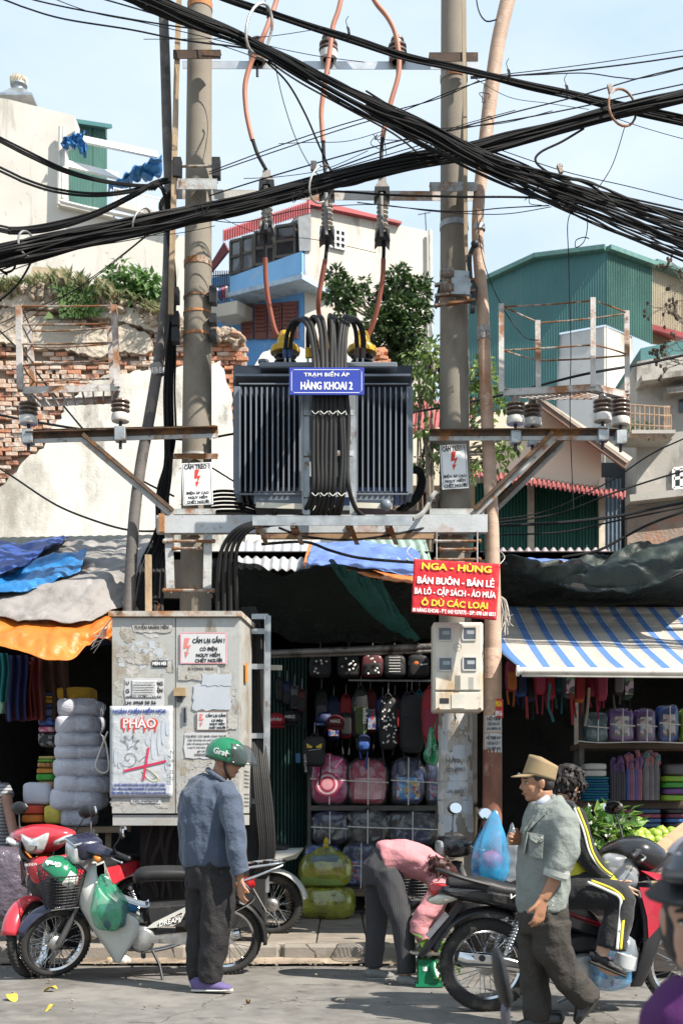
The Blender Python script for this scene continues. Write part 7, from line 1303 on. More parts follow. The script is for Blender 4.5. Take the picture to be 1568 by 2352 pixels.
lens_m=M('headlight_lens',(.55,.56,.56),.08,.35,.2,18,coat=.8);amber=M('amber_lens',(.5,.16,.02),.15,coat=.6);redlens=M('red_lens',(.35,.01,.01),.15,coat=.6);mirr=M('mirror_glass',(.75,.77,.8),.03,1.,.02);platem=M('plate_white2',(.55,.54,.5),.5,0,.1,12,dirt=((.25,.22,.2),.25,20))
def wheel(t,X,Rw,tr_,M4=None,disc=False,knob=True):
 m4=M4 or Matrix();A=m4@Matrix.Translation((X,0,Rw))@Matrix.Rotation(R(90),4,'X')
 rim=Rw-tr_*1.75;mb=MB();mb.lathe([(rim-.012,-.02),(rim+.004,-.026),(rim+.006,-.02),(rim-.004,-.01),(rim-.004,.01),(rim+.006,.02),(rim+.004,.026),(rim-.012,.02),(rim-.012,-.02)],A,48,cap=False)
 w_=mb.build('wheel',chrome,t,world=False)
 pr=[(rim+tr_*.8+tr_*.98*math.cos(a),tr_*.92*math.sin(a))for a in[R(-140)+R(280)*i/12 for i in range(13)]];mb=MB().lathe(pr,A,56,cap=False)
 if knob:
  for k in range(54):
   for s_ in(-1,1):
    a=6.2832*(k+.25*s_)/54;q=A@Vector((math.cos(a)*(Rw-.005),math.sin(a)*(Rw-.005),s_*tr_*.42));x=(A.to_3x3()@Vector((-math.sin(a),math.cos(a),s_*.8))).normalized();z=(A.to_3x3()@Vector((math.cos(a),math.sin(a),s_*.35))).normalized()
    mb.bar(q-x*.016,q+x*.016,.012,.007,z)
 mb.build('tyre',tyre_m,w_,world=False)
 mb=MB()
 for k in range(36):
  a=6.2832*k/36;b=a+(.55 if k%4<2 else-.55);s_=1 if k%2 else-1;mb.tube([A@Vector((math.cos(b)*.042,math.sin(b)*.042,s_*.03)),A@Vector((math.cos(a)*rim,math.sin(a)*rim,s_*.004))],.0024,4,cap=False)
 mb.build('spokes',chrome,w_,world=False,kind='stuff')
 MB().lathe([(.012,-.05),(.03,-.048),(.05,-.036),(.056,-.03),(.05,-.02),(.03,-.015),(.03,.015),(.05,.02),(.065,.026),(.065,.042),(.03,.05),(.012,.052)],A,20).build('hub',alloy,w_,world=False)
 if disc:MB().lathe([(.10,-.048),(.10,-.044)],A,24).build('brake_disc',galv,w_,world=False)
 return w_
def mirrorp(t,base,stem,head,nrm,r=(.075,.05),m_=plast):
 b=MB().tube([base,(Vector(base)+Vector(stem))/2+Vector((0,0,.01)),stem,head],[.007,.007,.006,.006],7,smooth=3).build('mirror_stem',m_,t,world=False)
 n=Vector(nrm).normalized();x=n.orthogonal().normalized();x=Vector((0,0,1)).cross(n).normalized()if abs(n.z)<.9 else x;y=n.cross(x);rot=Matrix((x,y,n)).transposed()
 h_=MB().ell(head,(r[0],r[1],.022),rot,18,8).build('mirror',m_,t,world=False);c=Vector(head)+n*.012
 MB().prism([c+x*math.cos(a)*r[0]*.86+y*math.sin(a)*r[1]*.86 for a in[6.2832*i/18 for i in range(18)]],n*.0115).build('mirror_glass',mirr,h_,world=False,smooth=False)
I4=Matrix()
def off(y):return Matrix.Translation((0,y,0))
def steerM(ang,X=1.0,Z=.85,rake=26):ax=Vector((-math.sin(R(rake)),0,math.cos(R(rake))));return Matrix.Translation((X,0,Z))@Matrix.Rotation(R(ang),4,ax)@Matrix.Translation((-X,0,-Z))
def engine(t,x,z):
 mb=MB();sq(mb,(x,0,z),.26,.2,.2,.5,18,10);mb.build('engine',alloy,t,world=False)
 for s_ in(-1,1):MB().lathe([(.02,0),(.095,0),(.10,.015),(.08,.04),(.03,.05),(.01,.05)],Matrix.Translation((x-.03,s_*.09,z))@Matrix.Rotation(R(-90*s_),4,'X'),22).build('crankcase_cover',alloy,t,world=False)
 mb=MB()
 for k in range(6):mb.box((x+.15+k*.022,0,z+.05),(.008,.15,.12))
 mb.build('cylinder_fins',alloy,t,world=False,smooth=False);MB().tube([(x+.02,.1,z+.02),(x+.06,.125,z+.03),(x+.1,.1,z-.02),(x+.05,.1,z-.06)],.005,6,smooth=4).build('engine_pipe',chrome,t,world=False)
def exhaust(t,side,x0=.55,z0=.2,xe=-.12,ze=.29,m_=chrome):
 y=side*.15;MB().tube([(x0+.2,side*.08,z0+.1),(x0+.1,y*.9,z0-.03),(x0-.1,y,z0-.02),(.25,y,lerp(z0,ze,.5))],.017,10,smooth=4).build('exhaust_pipe',chrome,t,world=False)
 e=MB().tube([(.30,y,lerp(z0,ze,.35)),(.22,y,lerp(z0,ze,.5)),(.1,y,lerp(z0,ze,.72)),(xe+.05,y,ze-.015),(xe,y,ze)],[.025,.042,.048,.05,.042],16).build('muffler',m_,t,world=False)
 MB().tube([(xe-.012,y,ze+.003),(xe+.02,y,ze-.004)],[.03,.04],14).build('muffler_tip',plast,e,world=False);return e
def shocks(t,x0,z0,x1,z1,y=.13):
 for s_ in(-1,1):
  a,b=Vector((x0,s_*y,z0)),Vector((x1,s_*y,z1));s=MB().tube([a,b],.012,8).ell(a,(.022,.02,.022)).ell(b,(.022,.02,.022)).build('shock_absorber',alloy,t,world=False)
  pts=[];d=b-a;u=d.orthogonal().normalized();v=d.normalized().cross(u)
  for i in range(90):q=i*.68;pts.append(a+d*lerp(.08,.68,i/89)+(u*math.cos(q)+v*math.sin(q))*.026)
  MB().tube(pts,.0055,5).build('spring',chrome,s,world=False)
def wings(t,mat,prof,name='leg_shield'):
 """prof rows (z, x front, x rear, half width)"""
 rows,_=catmull([Vector((p[1],p[2],p[0]))for p in prof],[0]*len(prof),6);hw=catmull([Vector((p[3],0,0))for p in prof],[0]*len(prof),6)[0];nv=len(rows)-1
 def f(u,v):
  j=int(round(v*nv));r=rows[j];h_=hw[j].x;s_=u*2-1;a=abs(s_);e=a**2.2;return Vector((lerp(r.x,r.y,e),math.copysign(h_*min(1,math.sin(a*1.5708)**.8*1.0),s_),r.z))
 return MB().grid(f,30,nv).build(name,mat,t,world=False,thick=.012)
def fender(t,X,Z,Rf,a0,a1,w_,mat,M4=I4,name='mudguard',n=22):
 def f(u,v):
  a=R(lerp(a0,a1,u));q=(v*2-1);r=Rf-.035*q*q;return M4@Vector((X+math.cos(a)*r,q*w_,Z+math.sin(a)*r))
 return MB().grid(f,n,8).build(name,mat,t,world=False,thick=.006)
def bicol(n,c,**k):return M('bike_'+n,c,.28,0,.08,6,coat=.5,dirt=((c[0]*.6+.06,c[1]*.6+.05,c[2]*.6+.045),.18,5),**k)
def frontend(t,sM,col_f,col_cowl,style,X=1.21,Rw=.272,lean=0):
 wheel(t,X,Rw,.034,sM)
 hx,hz=1.0,.88;ax=Vector((-math.sin(R(26)),0,math.cos(R(26))))
 for s_ in(-1,1):
  a=Vector((X,s_*.075,Rw));b=a+ax*.40+Vector((0,0,0));MB().tube([sM@a,sM@(a+ax*.2)],.022,10).tube([sM@(a+ax*.2),sM@b],.016,10).build('fork_leg',M('fork_grey',(.10,.10,.10),.45,.4,.2,8),t,world=False)
 fender(t,X,Rw,Rw+.035,10 if style!='dream' else 20,165,.065,col_f,sM)
 hb=[(.86,.34,.99),(.90,.25,1.0),(.97,.1,.985),(.98,0,.98),(.97,-.1,.985),(.90,-.25,1.0),(.86,-.34,.99)]
 MB().tube([sM@Vector(p)for p in hb],.011,8,smooth=4).build('handlebar',plast,t,world=False)
 for s_ in(-1,1):
  MB().tube([sM@Vector((.905,s_*.23,1.0)),sM@Vector((.855,s_*.35,.99))],.017,10).ell(sM@Vector((.852,s_*.355,.99)),(.02,.02,.02),None,10,6).build('grip',plast,t,world=False)
  MB().tube([sM@Vector((.94,s_*.19,.985)),sM@Vector((.945,s_*.27,.975)),sM@Vector((.905,s_*.36,.965))],.006,6,smooth=3).ell(sM@Vector((.905,s_*.36,.965)),(.01,.01,.01),None,8,5).build('brake_lever',galv,t,world=False)
  MB().box(sM@Vector((.91,s_*.205,1.0)),(.05,.05,.045),None,.012).build('switch_box',plast,t,world=False,smooth=False)
def rackbars(t,paths,r=.007,name='rack_bar',mat=None):
 for p in paths:MB().tube(p,r,8,smooth=4).build(name,mat or chrome,t,world=False)
def seat(t,pts,w_):
 """pts (x, z, half width) along the top"""
 n=len(pts);return MB().loft([Vector((x,0,z-.055))for x,z,h_ in pts],[h_ for x,z,h_ in pts],[.055 if 0<i<n-1 else.035 for i in range(n)],(0,1,0),18,5,True,.5).build('seat',seat_m,t,world=False)
def Lw(t,v):return ROOT[t.name]@Vector(v)
def Ld(t,v):return ROOT[t.name].to_3x3()@Vector(v)
loc=Vector(((517-CX)*8.95/F,8.95,0));yaw=math.pi+R(11)
t=dream=thing('motorbike','old cream and maroon step through motorbike with a green bag on its leg shield','motorbike',loc,'parked motorbikes',(R(-5),0,yaw));sM=steerM(24)
cream_b=bicol('cream',(.52,.53,.49));navy_b=bicol('navy',(.018,.02,.045));mar=bicol('maroon',(.06,.015,.02))
wheel(t,0,.278,.036);frontend(t,sM,navy_b,navy_b,'dream',1.255)
fender(t,0,.278,.32,15,190,.07,plast);MB().grid(lambda u,v:Vector((lerp(-.28,-.41,v)-.03*math.sin(v*3),lerp(-.06,.06,u),lerp(.50,.34,v))),8,8).build('mud_flap',M('grey_mud_flap',(.10,.10,.10),.4),t,world=False,thick=.006)
wings(t,cream_b,[(.86,1.0,.955,.055),(.78,1.05,.95,.11),(.68,1.085,.92,.16),(.56,1.08,.80,.19),(.46,1.03,.66,.20),(.36,.975,.66,.20),(.25,.90,.72,.18),(.14,.83,.79,.15)])
MB().pad([(.93,.86),(1.0,.84),(.93,.64),(.80,.52),(.62,.48),(.60,.40),(.76,.40),(.9,.5)],I4,.055,.03).build('centre_tunnel',cream_b,t,world=False)
MB().pad([(.60,.56),(.30,.58),(.05,.60),(-.12,.62),(-.06,.54),(.28,.44),(.40,.40),(.58,.40)],I4,.115,.03).build('side_cover',plast,t,world=False)
for s_ in(-1,1):
 MB().prism([(.60,s_*.118,.385),(.54,s_*.118,.43),(.30,s_*.118,.545),(.30,s_*.118,.52),(.345,s_*.118,.43),(.40,s_*.118,.40)],(0,s_*.004,0)).build('cream_decal',cream_b,t,world=False,smooth=False);MB().prism([(.52,s_*.122,.405),(.34,s_*.122,.50),(.33,s_*.122,.49),(.37,s_*.122,.42)],(0,s_*.003,0)).build('maroon_decal',mar,t,world=False,smooth=False)
text('DREAM',Lw(t,(.425,.127,.437)),.035,white_ink,t,Ld(t,(-1,0,.22)),Ld(t,(.22,0,1)),width=.16,bold=.03,shear=.3)
text('Super',Lw(t,(.36,.127,.478)),.018,white_ink,t,Ld(t,(-1,0,.3)),Ld(t,(.3,0,1)),width=.08,shear=.3)
seat(t,[(.655,.77,.07),(.62,.825,.105),(.45,.835,.12),(.25,.83,.125),(.05,.845,.125),(-.10,.835,.10)],.12)
engine(t,.66,.30);exhaust(t,-1);shocks(t,.12,.56,.02,.32)
MB().prism([(.12,.10,.36),(.56,.10,.33),(.58,.10,.28),(.05,.10,.24),(-.05,.10,.27)],(0,.035,0)).build('chain_case',alloy,t,world=False,smooth=False)
MB().tube([(.55,.12,.22),(.50,.17,.12),(.47,.24,-.02)],.011,8).build('side_stand',blacksteel,t,world=False);MB().tube([(.62,.05,.2),(.62,.23,.21)],.008,8).tube([(.62,.2,.21),(.62,.30,.215)],.018,10).build('foot_peg',plast,t,world=False)
h=MB();sq(h,(1.04,0,.99),.22,.24,.17,.55,20,12);h.xf(sM);h.build('headlight_cowl',navy_b,t,world=False)
h=MB();sq(h,(1.115,0,.955),.12,.19,.15,.45,20,12);h.xf(sM);hl=h.build('headlight',lens_m,t,world=False)
h=MB();h.box((1.12,0,1.043),(.10,.20,.02),Matrix.Rotation(.2,3,'Y'),.006);h.xf(sM);h.build('headlight_trim',chrome,t,world=False,smooth=False)
for s_ in(-1,1):
 h=MB();h.loft([(1.02,s_*.08,1.0),(.97,s_*.18,.995),(.93,s_*.25,.995)],[.07,.06,.035],[.05,.04,.03],(1,0,0),12,3);h.xf(sM);h.build('handlebar_cover',navy_b,t,world=False)
 h=MB();sq(h,(1.02,s_*.19,.955),.06,.07,.045,.6);h.xf(sM);h.build('indicator',amber,t,world=False)
mirrorp(t,sM@Vector((.92,.22,1.01)),sM@Vector((.90,.27,1.10)),sM@Vector((.88,.29,1.17)),(-1,.2,.1));mirrorp(t,sM@Vector((.92,-.22,1.01)),sM@Vector((.90,-.28,1.10)),sM@Vector((.88,-.31,1.17)),(-1,-.2,.1))
rackbars(t,[[(.93,s_*y,.72),(.86,s_*y,.70),(.80,s_*y,.62),(.62,s_*y,.545),(.57,s_*y,.56)]for s_ in(-1,1)for y in(.02,.055,.09,.12)],.0055)
rackbars(t,[[(.16,.12,.70),(-.02,.13,.80),(-.22,.12,.84),(-.40,.10,.86),(-.45,0,.865),(-.40,-.10,.86),(-.22,-.12,.84),(-.02,-.13,.80)],[(.10,.12,.70),(-.10,.13,.73),(-.3,.12,.80),(-.42,.08,.84)],[(-.12,.13,.72),(-.20,.13,.60),(-.05,.12,.50)],[(-.2,.12,.84),(-.24,0,.845),(-.2,-.12,.84)],[(-.3,.11,.85),(-.33,0,.855),(-.3,-.11,.85)]],.009,'luggage_rack')
MB().prism([(-.20,-.08,.665),(-.20,.08,.665),(-.295,.08,.50),(-.295,-.08,.50)],(-.006,0,-.003)).build('number_plate',platem,t,world=False,smooth=False)
h=MB();sq(h,(-.17,0,.70),.10,.14,.09,.5);h.build('tail_light',redlens,t,world=False)
for s_ in(-1,1):h=MB();sq(h,(-.12,s_*.12,.66),.07,.06,.05,.7);h.build('indicator',amber,t,world=False)
h=MB();sq(h,(.71,.02,.525),.12,.10,.05,.4);h.build('tool_pouch',M('blue_cloth',(.03,.17,.35),.7),t,world=False)
def meshgrid(mb,f,nu,nv,r):
 for i in range(nu+1):mb.tube([f(i/nu,j/8)for j in range(9)],r,3,cap=False)
 for j in range(nv+1):mb.tube([f(i/(nu),j/nv)for i in range(nu+1)],r,3,cap=False)
def basket(t,cx,cz,w0,w1,dep,h_,xf,mat,nu=44,nv=11):
 def f(u,v):
  a=u*6.2832;k=lerp(w0,w1,v);q=.55;c,s_=math.cos(a),math.sin(a);c=math.copysign(abs(c)**q,c);s_=math.copysign(abs(s_)**q,s_);return xf@Vector((cx+c*dep*k,s_*.17*k,cz-h_*v))
 mb=MB();meshgrid(mb,f,nu,nv,.0028);mb.tube([f(i/30,0)for i in range(30)],.006,6,closed=True);b=mb.build('basket',mat,t,world=False);mb=MB()
 for i in range(9):mb.tube([xf@Vector((cx+dep*w1*(i/4-1),-.16*w1,cz-h_)),xf@Vector((cx+dep*w1*(i/4-1),.16*w1,cz-h_))],.0026,3);mb.tube([xf@Vector((cx-dep*w1,.17*w1*(i/4-1),cz-h_)),xf@Vector((cx+dep*w1,.17*w1*(i/4-1),cz-h_))],.0026,3)
 mb.build('basket_floor',mat,b,world=False);return b
basket(t,1.22,.83,1.0,.72,.155,.26,sM,blacksteel)
def helmet(name,lab,c,rot,shell,visor=None,word=None,peak=False,white_front=False,stripes_=False):
 hc=Vector(c);t=thing(name,lab,'helmet',hc,None);m3=rot
 def f(u,v):
  a=v*math.pi*.60;q=u*6.2832;return hc+m3@Vector((.145*math.sin(a)*math.cos(q),.118*math.sin(a)*math.sin(q),.125*math.cos(a)))
 MB().grid(f,28,14).build('shell',shell,t,thick=.008)
 MB().tube([f(i/24,1)for i in range(24)],.006,6,closed=True).build('rim',plast,t)
 if white_front:MB().grid(lambda u,v:hc+m3@Vector((.149*math.sin(lerp(.5,.98,v)*math.pi*.6)*math.cos(lerp(-.8,.8,u)),.122*math.sin(lerp(.5,.98,v)*math.pi*.6)*math.sin(lerp(-.8,.8,u)),.129*math.cos(lerp(.5,.98,v)*math.pi*.6))),12,8).build('white_panel',M('gloss_white',(.72,.72,.70),.2,coat=.6),t)
 if stripes_:
  for q0 in(1.25,1.55):MB().grid(lambda u,v:hc+m3@Vector((.149*math.sin(lerp(.72,.88,v)*1.885+(q0-1.25)*.55-.3)*math.cos(lerp(.9,2.6,u)),.122*math.sin(lerp(.72,.88,v)*1.885+(q0-1.25)*.55-.3)*math.sin(lerp(.9,2.6,u)),.129*math.cos(lerp(.72,.88,v)*1.885+(q0-1.25)*.55-.3))),14,2).build('white_stripe',M('gloss_white',(.72,.72,.70)),t)
 if word:
  o=text(word,hc+m3@Vector((0,-.122,.02)),.042,white_ink,t,m3@Vector((1,0,0)),m3@Vector((0,0,1)),width=.115,bold=.06,ext=.001)
  inv=ROOT[t.name]
  for v in o.data.vertices:
   q=m3.transposed()@(v.co.copy()+inv.translation-hc);k=1-(q.x/.149)**2-(q.z/.129)**2;q.y=-.123*math.sqrt(max(.02,k))-.0015;v.co=m3@q+hc-inv.translation
 if visor:MB().grid(lambda u,v:hc+m3@Vector((.06+.155*math.cos(lerp(-1.25,1.25,u))+.035*v,.142*math.sin(lerp(-1.25,1.25,u)),lerp(.075,-.055,v))),18,8).build('visor',visor,t,thick=.003)
 if peak:MB().grid(lambda u,v:hc+m3@Vector((.125*math.cos(lerp(-1.1,1.1,u))+.06*v,.125*math.sin(lerp(-1.1,1.1,u)),lerp(.01,-.015,v))),14,5).build('peak',plast,t,thick=.005)
 return t
greenh=M('helmet_green',(.006,.15,.065),.2,0,.06,5,coat=.7)
hp=Lw(t,sM@Vector((1.235,.0,.80)))
helmet('helmet','green and white open helmet lying in the black wire basket of the cream motorbike',hp,Matrix.Rotation(R(-20),3,'Z')@Matrix.Rotation(R(35),3,'Y')@Matrix.Rotation(R(-18),3,'X'),greenh,None,None,False,True,True)
gw=text('Grab',hp+Vector((-.02,-.10,.075)),.04,white_ink,bpy.data.objects['helmet'],(-1,-.1,.2),(-.2,-.6,-.75),bold=.06)
tb_=thing('plastic_bag','green plastic bag with dark contents hanging on the leg shield hook','plastic bag',Lw(t,(.84,.17,.42)));gf2=film('green_film2',(.015,.36,.17),.5,.15,16,.45)
bc=Lw(t,(.865,.21,.60));f_=lambda p:Vector((p.x*(.22+.78*min(1,max(0,(.20-p.z)/.22))**.8)-.25*max(0,p.z-.02),p.y*(.25+.75*min(1,max(0,(.2-p.z)/.25))),p.z))
sq(MB(),bc,.27,.14,.42,.75,40,22,.014,5,lambda p:f_(p)+Vector((.007*math.sin(math.atan2(p.y,p.x)*9),0,0))).build('bag',gf2,tb_);sq(MB(),bc+Vector((.03,0,-.09)),.21,.11,.18,.6,18,12,.04,9).build('bag_contents',M('slate_goods',(.04,.11,.12),.5,0,.3,9,.6,20),tb_)
loc=Vector(((300-CX)*9.9/F,9.95,.0));yaw=-math.pi/2-R(24)
t=redb_=thing('motorbike','red motorbike facing the street at the left edge with scratched headlight','motorbike',loc,'parked motorbikes',(R(6),0,yaw));t.scale=(1.05,)*3;ROOT[t.name]=ROOT[t.name]@Matrix.Scale(1.05,4);sM=steerM(8)
redp=bicol('red',(.52,.03,.045));wheel(t,0,.275,.036);frontend(t,sM,redp,redp,'wave');seat(t,[(.62,.76,.07),(.55,.80,.1),(.3,.81,.12),(0,.84,.12),(-.15,.83,.1)],.12)
wings(t,plast,[(.84,1.0,.95,.06),(.72,1.07,.92,.15),(.56,1.07,.84,.19),(.36,.98,.74,.19),(.16,.86,.80,.15)])
MB().grid(lambda u,v:Vector((1.10+.05*math.sin(v*3.1)-.22*abs(u*2-1)**2.2-.10*v,(u*2-1)*lerp(.21,.11,v**1.5),lerp(.85,.56,v))),20,10).build('front_panel',redp,t,world=False,thick=.012)
text('HONDA',Lw(t,(1.135,0,.80)),.022,white_ink,t,Ld(t,(0,1,0)),Ld(t,(-.1,0,1)),off=.012)
for s_ in(-1,1):
 MB().ell((1.14,s_*.045,.73),(.006,.01,.01),None,8,6).build('panel_screw',M('brass_screw',(.3,.2,.1),.4,.6),t,world=False);MB().prism([(1.145,s_*.03,.645),(1.125,s_*.10,.665),(1.12,s_*.11,.655),(1.14,s_*.04,.63)],(.008,0,0)).build('air_slot',plast,t,world=False,smooth=False)
 MB().prism([(1.05,s_*.15,.84),(1.0,s_*.20,.80),(.97,s_*.20,.66),(1.03,s_*.17,.70)],(.03,0,0)).build('side_indicator',M('clear_indicator',(.5,.48,.4),.15,.2,.2,20),t,world=False,smooth=False)
def cowl(name,o_y,mat,x,dx,par=None,thick=.012):
 """front cowl outline in (y,z); bulges forward"""
 n=18;cy=sum(p[0]for p in o_y)/len(o_y);cz=sum(p[1]for p in o_y)/len(o_y);vs=[Vector((x+dx,cy,cz))];fs=[];m=len(o_y)
 for k,s_ in enumerate((.45,.75,1.0)):
  for p in o_y:vs.append(Vector((x+dx*(1-s_**2.2)-.35*abs(p[0]*s_)**1.6,cy+(p[0]-cy)*s_,cz+(p[1]-cz)*s_)))
 fs+=[(0,1+i,1+(i+1)%m)for i in range(m)]
 for k in range(2):fs+=[(1+k*m+i,1+(k+1)*m+i,1+(k+1)*m+(i+1)%m,1+k*m+(i+1)%m)for i in range(m)]
 b=MB().add([sM@v for v in vs],fs);return b.build(name,mat,par or t,world=False,thick=thick)
def smo(pts,k=4):return[(v.x,v.y)for v in catmull([Vector((a,b,0))for a,b in pts],[0]*len(pts),k,True)[0]]
cowl('headlight_cowl',smo([(-.27,1.02),(-.12,1.075),(0,1.085),(.12,1.075),(.27,1.02),(.20,.945),(.08,.885),(-.08,.885),(-.20,.945)]),redp,1.04,.09)
hl=cowl('headlight',smo([(-.115,1.02),(-.04,.995),(.04,.995),(.115,1.02),(.085,.93),(.05,.885),(-.05,.885),(-.085,.93)],3),lens_m,1.115,.05);MB().ell(sM@Vector((1.14,0,.94)),(.03,.05,.05),None,14,8).build('bulb_bowl',chrome,hl,world=False)
for s_ in(-1,1):cowl('indicator',smo([(s_*.13,.955),(s_*.25,1.005),(s_*.27,.985),(s_*.2,.94),(s_*.15,.93)],3),lens_m,1.085,.03)
mirrorp(t,sM@Vector((.92,-.22,1.01)),sM@Vector((.92,-.24,1.10)),sM@Vector((.90,-.25,1.22)),(-1,.1,.1));mirrorp(t,sM@Vector((.92,.22,1.01)),sM@Vector((.90,.27,1.10)),sM@Vector((.88,.29,1.17)),(-1,.2,.1))
MB().pad([(1.0,.6),(.6,.5),(0,.66),(-.2,.74),(0,.8),(.6,.72),(.9,.8)],I4,.13,.03).build('side_cover',redp,t,world=False);engine(t,.66,.30);exhaust(t,-1);shocks(t,.12,.56,.02,.32)
th=thing('spare_helmet','upturned dark helmet with orange lining hung on the red motorbike bar','helmet',P(78,1955,9.05));hc=P(84,1952,9.05)
MB().lathe([(.02,-.12),(.09,-.09),(.125,-.02),(.13,.05),(.12,.06)],Matrix.Translation(hc)@Matrix.Rotation(R(65),4,'X')@Matrix.Rotation(R(20),4,'Y'),22,cap=False).build('shell',M('helmet_black',(.02,.02,.022),.2,coat=.5),th,thick=.012);MB().lathe([(.02,-.10),(.08,-.075),(.11,-.02),(.115,.04)],Matrix.Translation(hc)@Matrix.Rotation(R(65),4,'X')@Matrix.Rotation(R(20),4,'Y'),22,cap=False).build('lining',M('orange_lining',(.38,.15,.02),.9),th)
MB().tube([hc+Vector((-.1,-.05,-.05)),hc+Vector((-.06,-.1,-.18)),hc+Vector((-.09,-.08,-.26))],.009,6,smooth=3).build('chin_strap',plast,th)
loc=Vector(((1115-CX)*7.3/F,7.3,0));yaw=R(3)
t=wave=thing('motorbike','black and red motorbike with a woman in black sitting on it','motorbike',loc,'parked motorbikes',(0,0,yaw));sM=steerM(-6);redw=bicol('ruby',(.36,.012,.03));gloss=bicol('gloss_black',(.014,.014,.016))
wheel(t,0,.29,.045);frontend(t,sM,gloss,gloss,'blade',1.27,.285);MB().tube([(x,s_*.06,z)for s_ in(1,)for x,z in((0,.29),(.3,.3),(.5,.3))],.02,8).build('swingarm',blacksteel,t,world=False);MB().tube([(0,-.07,.29),(.3,-.07,.3),(.5,-.06,.3)],.02,8).build('swingarm',blacksteel,t,world=False)
fender(t,0,.29,.36,60,165,.075,plast);MB().prism([(-.15,-.05,.66),(-.15,.05,.66),(-.36,.05,.38),(-.40,.03,.33),(-.40,-.03,.33),(-.36,-.05,.38)],(-.02,0,.02)).build('plate_holder',plast,t,world=False,smooth=False)
np2=MB().prism([(-.24,-.085,.60),(-.24,.085,.60),(-.36,.085,.46),(-.36,-.085,.46)],(-.008,0,.006)).build('number_plate',M('plate_pinkish',(.45,.40,.39),.5,0,.1,12,dirt=((.25,.22,.2),.25,20)),t,world=False,smooth=False)
seat(t,[(.62,.74,.06),(.54,.79,.09),(.35,.79,.12),(.12,.80,.125),(-.05,.84,.115),(-.24,.85,.08)],.12)
MB().pad([(.58,.70),(.30,.735),(-.05,.785),(-.28,.79),(-.33,.74),(-.22,.69),(.0,.66),(.28,.58),(.42,.52),(.60,.46),(.78,.44),(.74,.54)],I4,.13,.04).build('body_panel',gloss,t,world=False)
MB().pad([(.72,.50),(.52,.57),(.33,.66),(.22,.70),(.40,.675),(.62,.60),(.80,.52),(.84,.46)],I4,.14,.02).build('red_stripe_panel',redw,t,world=False)
MB().pad([(.80,.47),(.56,.50),(.42,.47),(.40,.40),(.52,.36),(.78,.38),(.84,.42)],I4,.125,.03).build('lower_cover',plast,t,world=False)
text('Wave',Lw(t,(.20,-.138,.715)),.03,white_ink,t,Ld(t,(1,0,-.12)),Ld(t,(.12,0,1)),width=.15,shear=.3,bold=.04)
h=MB();sq(h,(-.29,0,.755),.13,.16,.08,.55);h.build('tail_light',redlens,t,world=False)
for s_ in(-1,1):h=MB();h.loft([(-.20,s_*.10,.73),(-.30,s_*.085,.70),(-.36,s_*.06,.69)],[.03,.035,.01],[.02,.022,.008],(0,0,1),10,3);h.build('indicator',M('clear_indicator'),t,world=False)
rackbars(t,[[(.0,-.12,.79),(-.15,-.13,.83),(-.27,-.11,.87),(-.30,0,.88),(-.27,.11,.87),(-.15,.13,.83),(.0,.12,.79)]],.014,'grab_rail',plast)
engine(t,.62,.27);shocks(t,.20,.60,.06,.30,.145)
e=exhaust(t,-1,.50,.22,-.20,.36,chrome);MB().prism([(-.12,-.205,.39),(.18,-.205,.325),(.2,-.205,.29),(-.1,-.205,.345)],(0,-.006,0)).build('heat_shield',M('satin_steel',(.45,.45,.46),.25,.9),t,world=False,smooth=False);MB().lathe([(.008,0),(.02,0),(.02,.006)],Matrix.Translation((-.06,-.212,.355))@Matrix.Rotation(R(90),4,'X'),14).build('shield_bolt',plast,t,world=False)
wings(t,plast,[(.84,1.0,.92,.06),(.76,1.05,.90,.13),(.62,1.10,.92,.19),(.45,1.07,.93,.20),(.30,1.02,.90,.19),(.17,.96,.86,.16)])
for s_ in(-1,1):MB().prism([(.90,s_*.205,.78),(1.06,s_*.185,.77),(1.12,s_*.15,.72),(1.09,s_*.17,.60),(.955,s_*.21,.47),(.945,s_*.212,.60)],(0,s_*.012,0)).build('red_wing',redw,t,world=False,smooth=False);MB().prism([(.92,s_*.16,.88),(1.05,s_*.12,.86),(1.13,s_*.10,.80),(1.06,s_*.17,.795)],(0,s_*.02,0)).build('upper_red_panel',redw,t,world=False,smooth=False)
text('HONDA',Lw(t,(1.02,-.213,.735)),.026,white_ink,t,Ld(t,(1,.1,0)),Ld(t,(0,0,1)),width=.10,bold=.05)
MB().pad([(.96,.84),(1.02,.80),(.92,.50),(.78,.40),(.70,.44),(.84,.60)],I4,.06,.03).build('centre_tunnel',plast,t,world=False)
h=MB();h.loft([(.72,0,.96),(.82,0,.99),(.95,0,.99),(1.05,0,.93),(1.09,0,.88)],[.05,.16,.20,.15,.06],[.03,.07,.10,.10,.05],(0,1,0),18,4,True,.3);h.xf(sM);h.build('handlebar_cowl',gloss,t,world=False)
h=MB();sq(h,(1.07,0,.91),.09,.2,.1,.6);h.xf(sM);h.build('headlight',lens_m,t,world=False)
mirrorp(t,sM@Vector((.92,.24,1.01)),sM@Vector((.90,.30,1.13)),sM@Vector((.86,.33,1.25)),(-.6,-.9,.15),(.07,.045))
MB().tube([(.42,-.1,.24),(.42,-.26,.25)],.01,8).tube([(.44,-.19,.25),(.44,-.27,.25)],.018,10).build('foot_peg',plast,t,world=False);MB().tube([(.62,.08,.18),(.58,.14,.07),(.50,.2,.02)],.011,8).build('side_stand',galv,t,world=False);MB().tube([(.30,-.13,.26),(.44,-.17,.33)],.012,8).build('kick_lever',chrome,t,world=False)
bl_f=film('blue_film',(.08,.34,.62),.42,.15,16,.4);wfilm=film('white_film',(.55,.59,.63),.30,.15,16,.45)
q=Lw(t,(.86,-.20,.50));tb_=thing('plastic_bag','light blue plastic bag with a white tub hanging on the ridden motorbike','plastic bag',q)
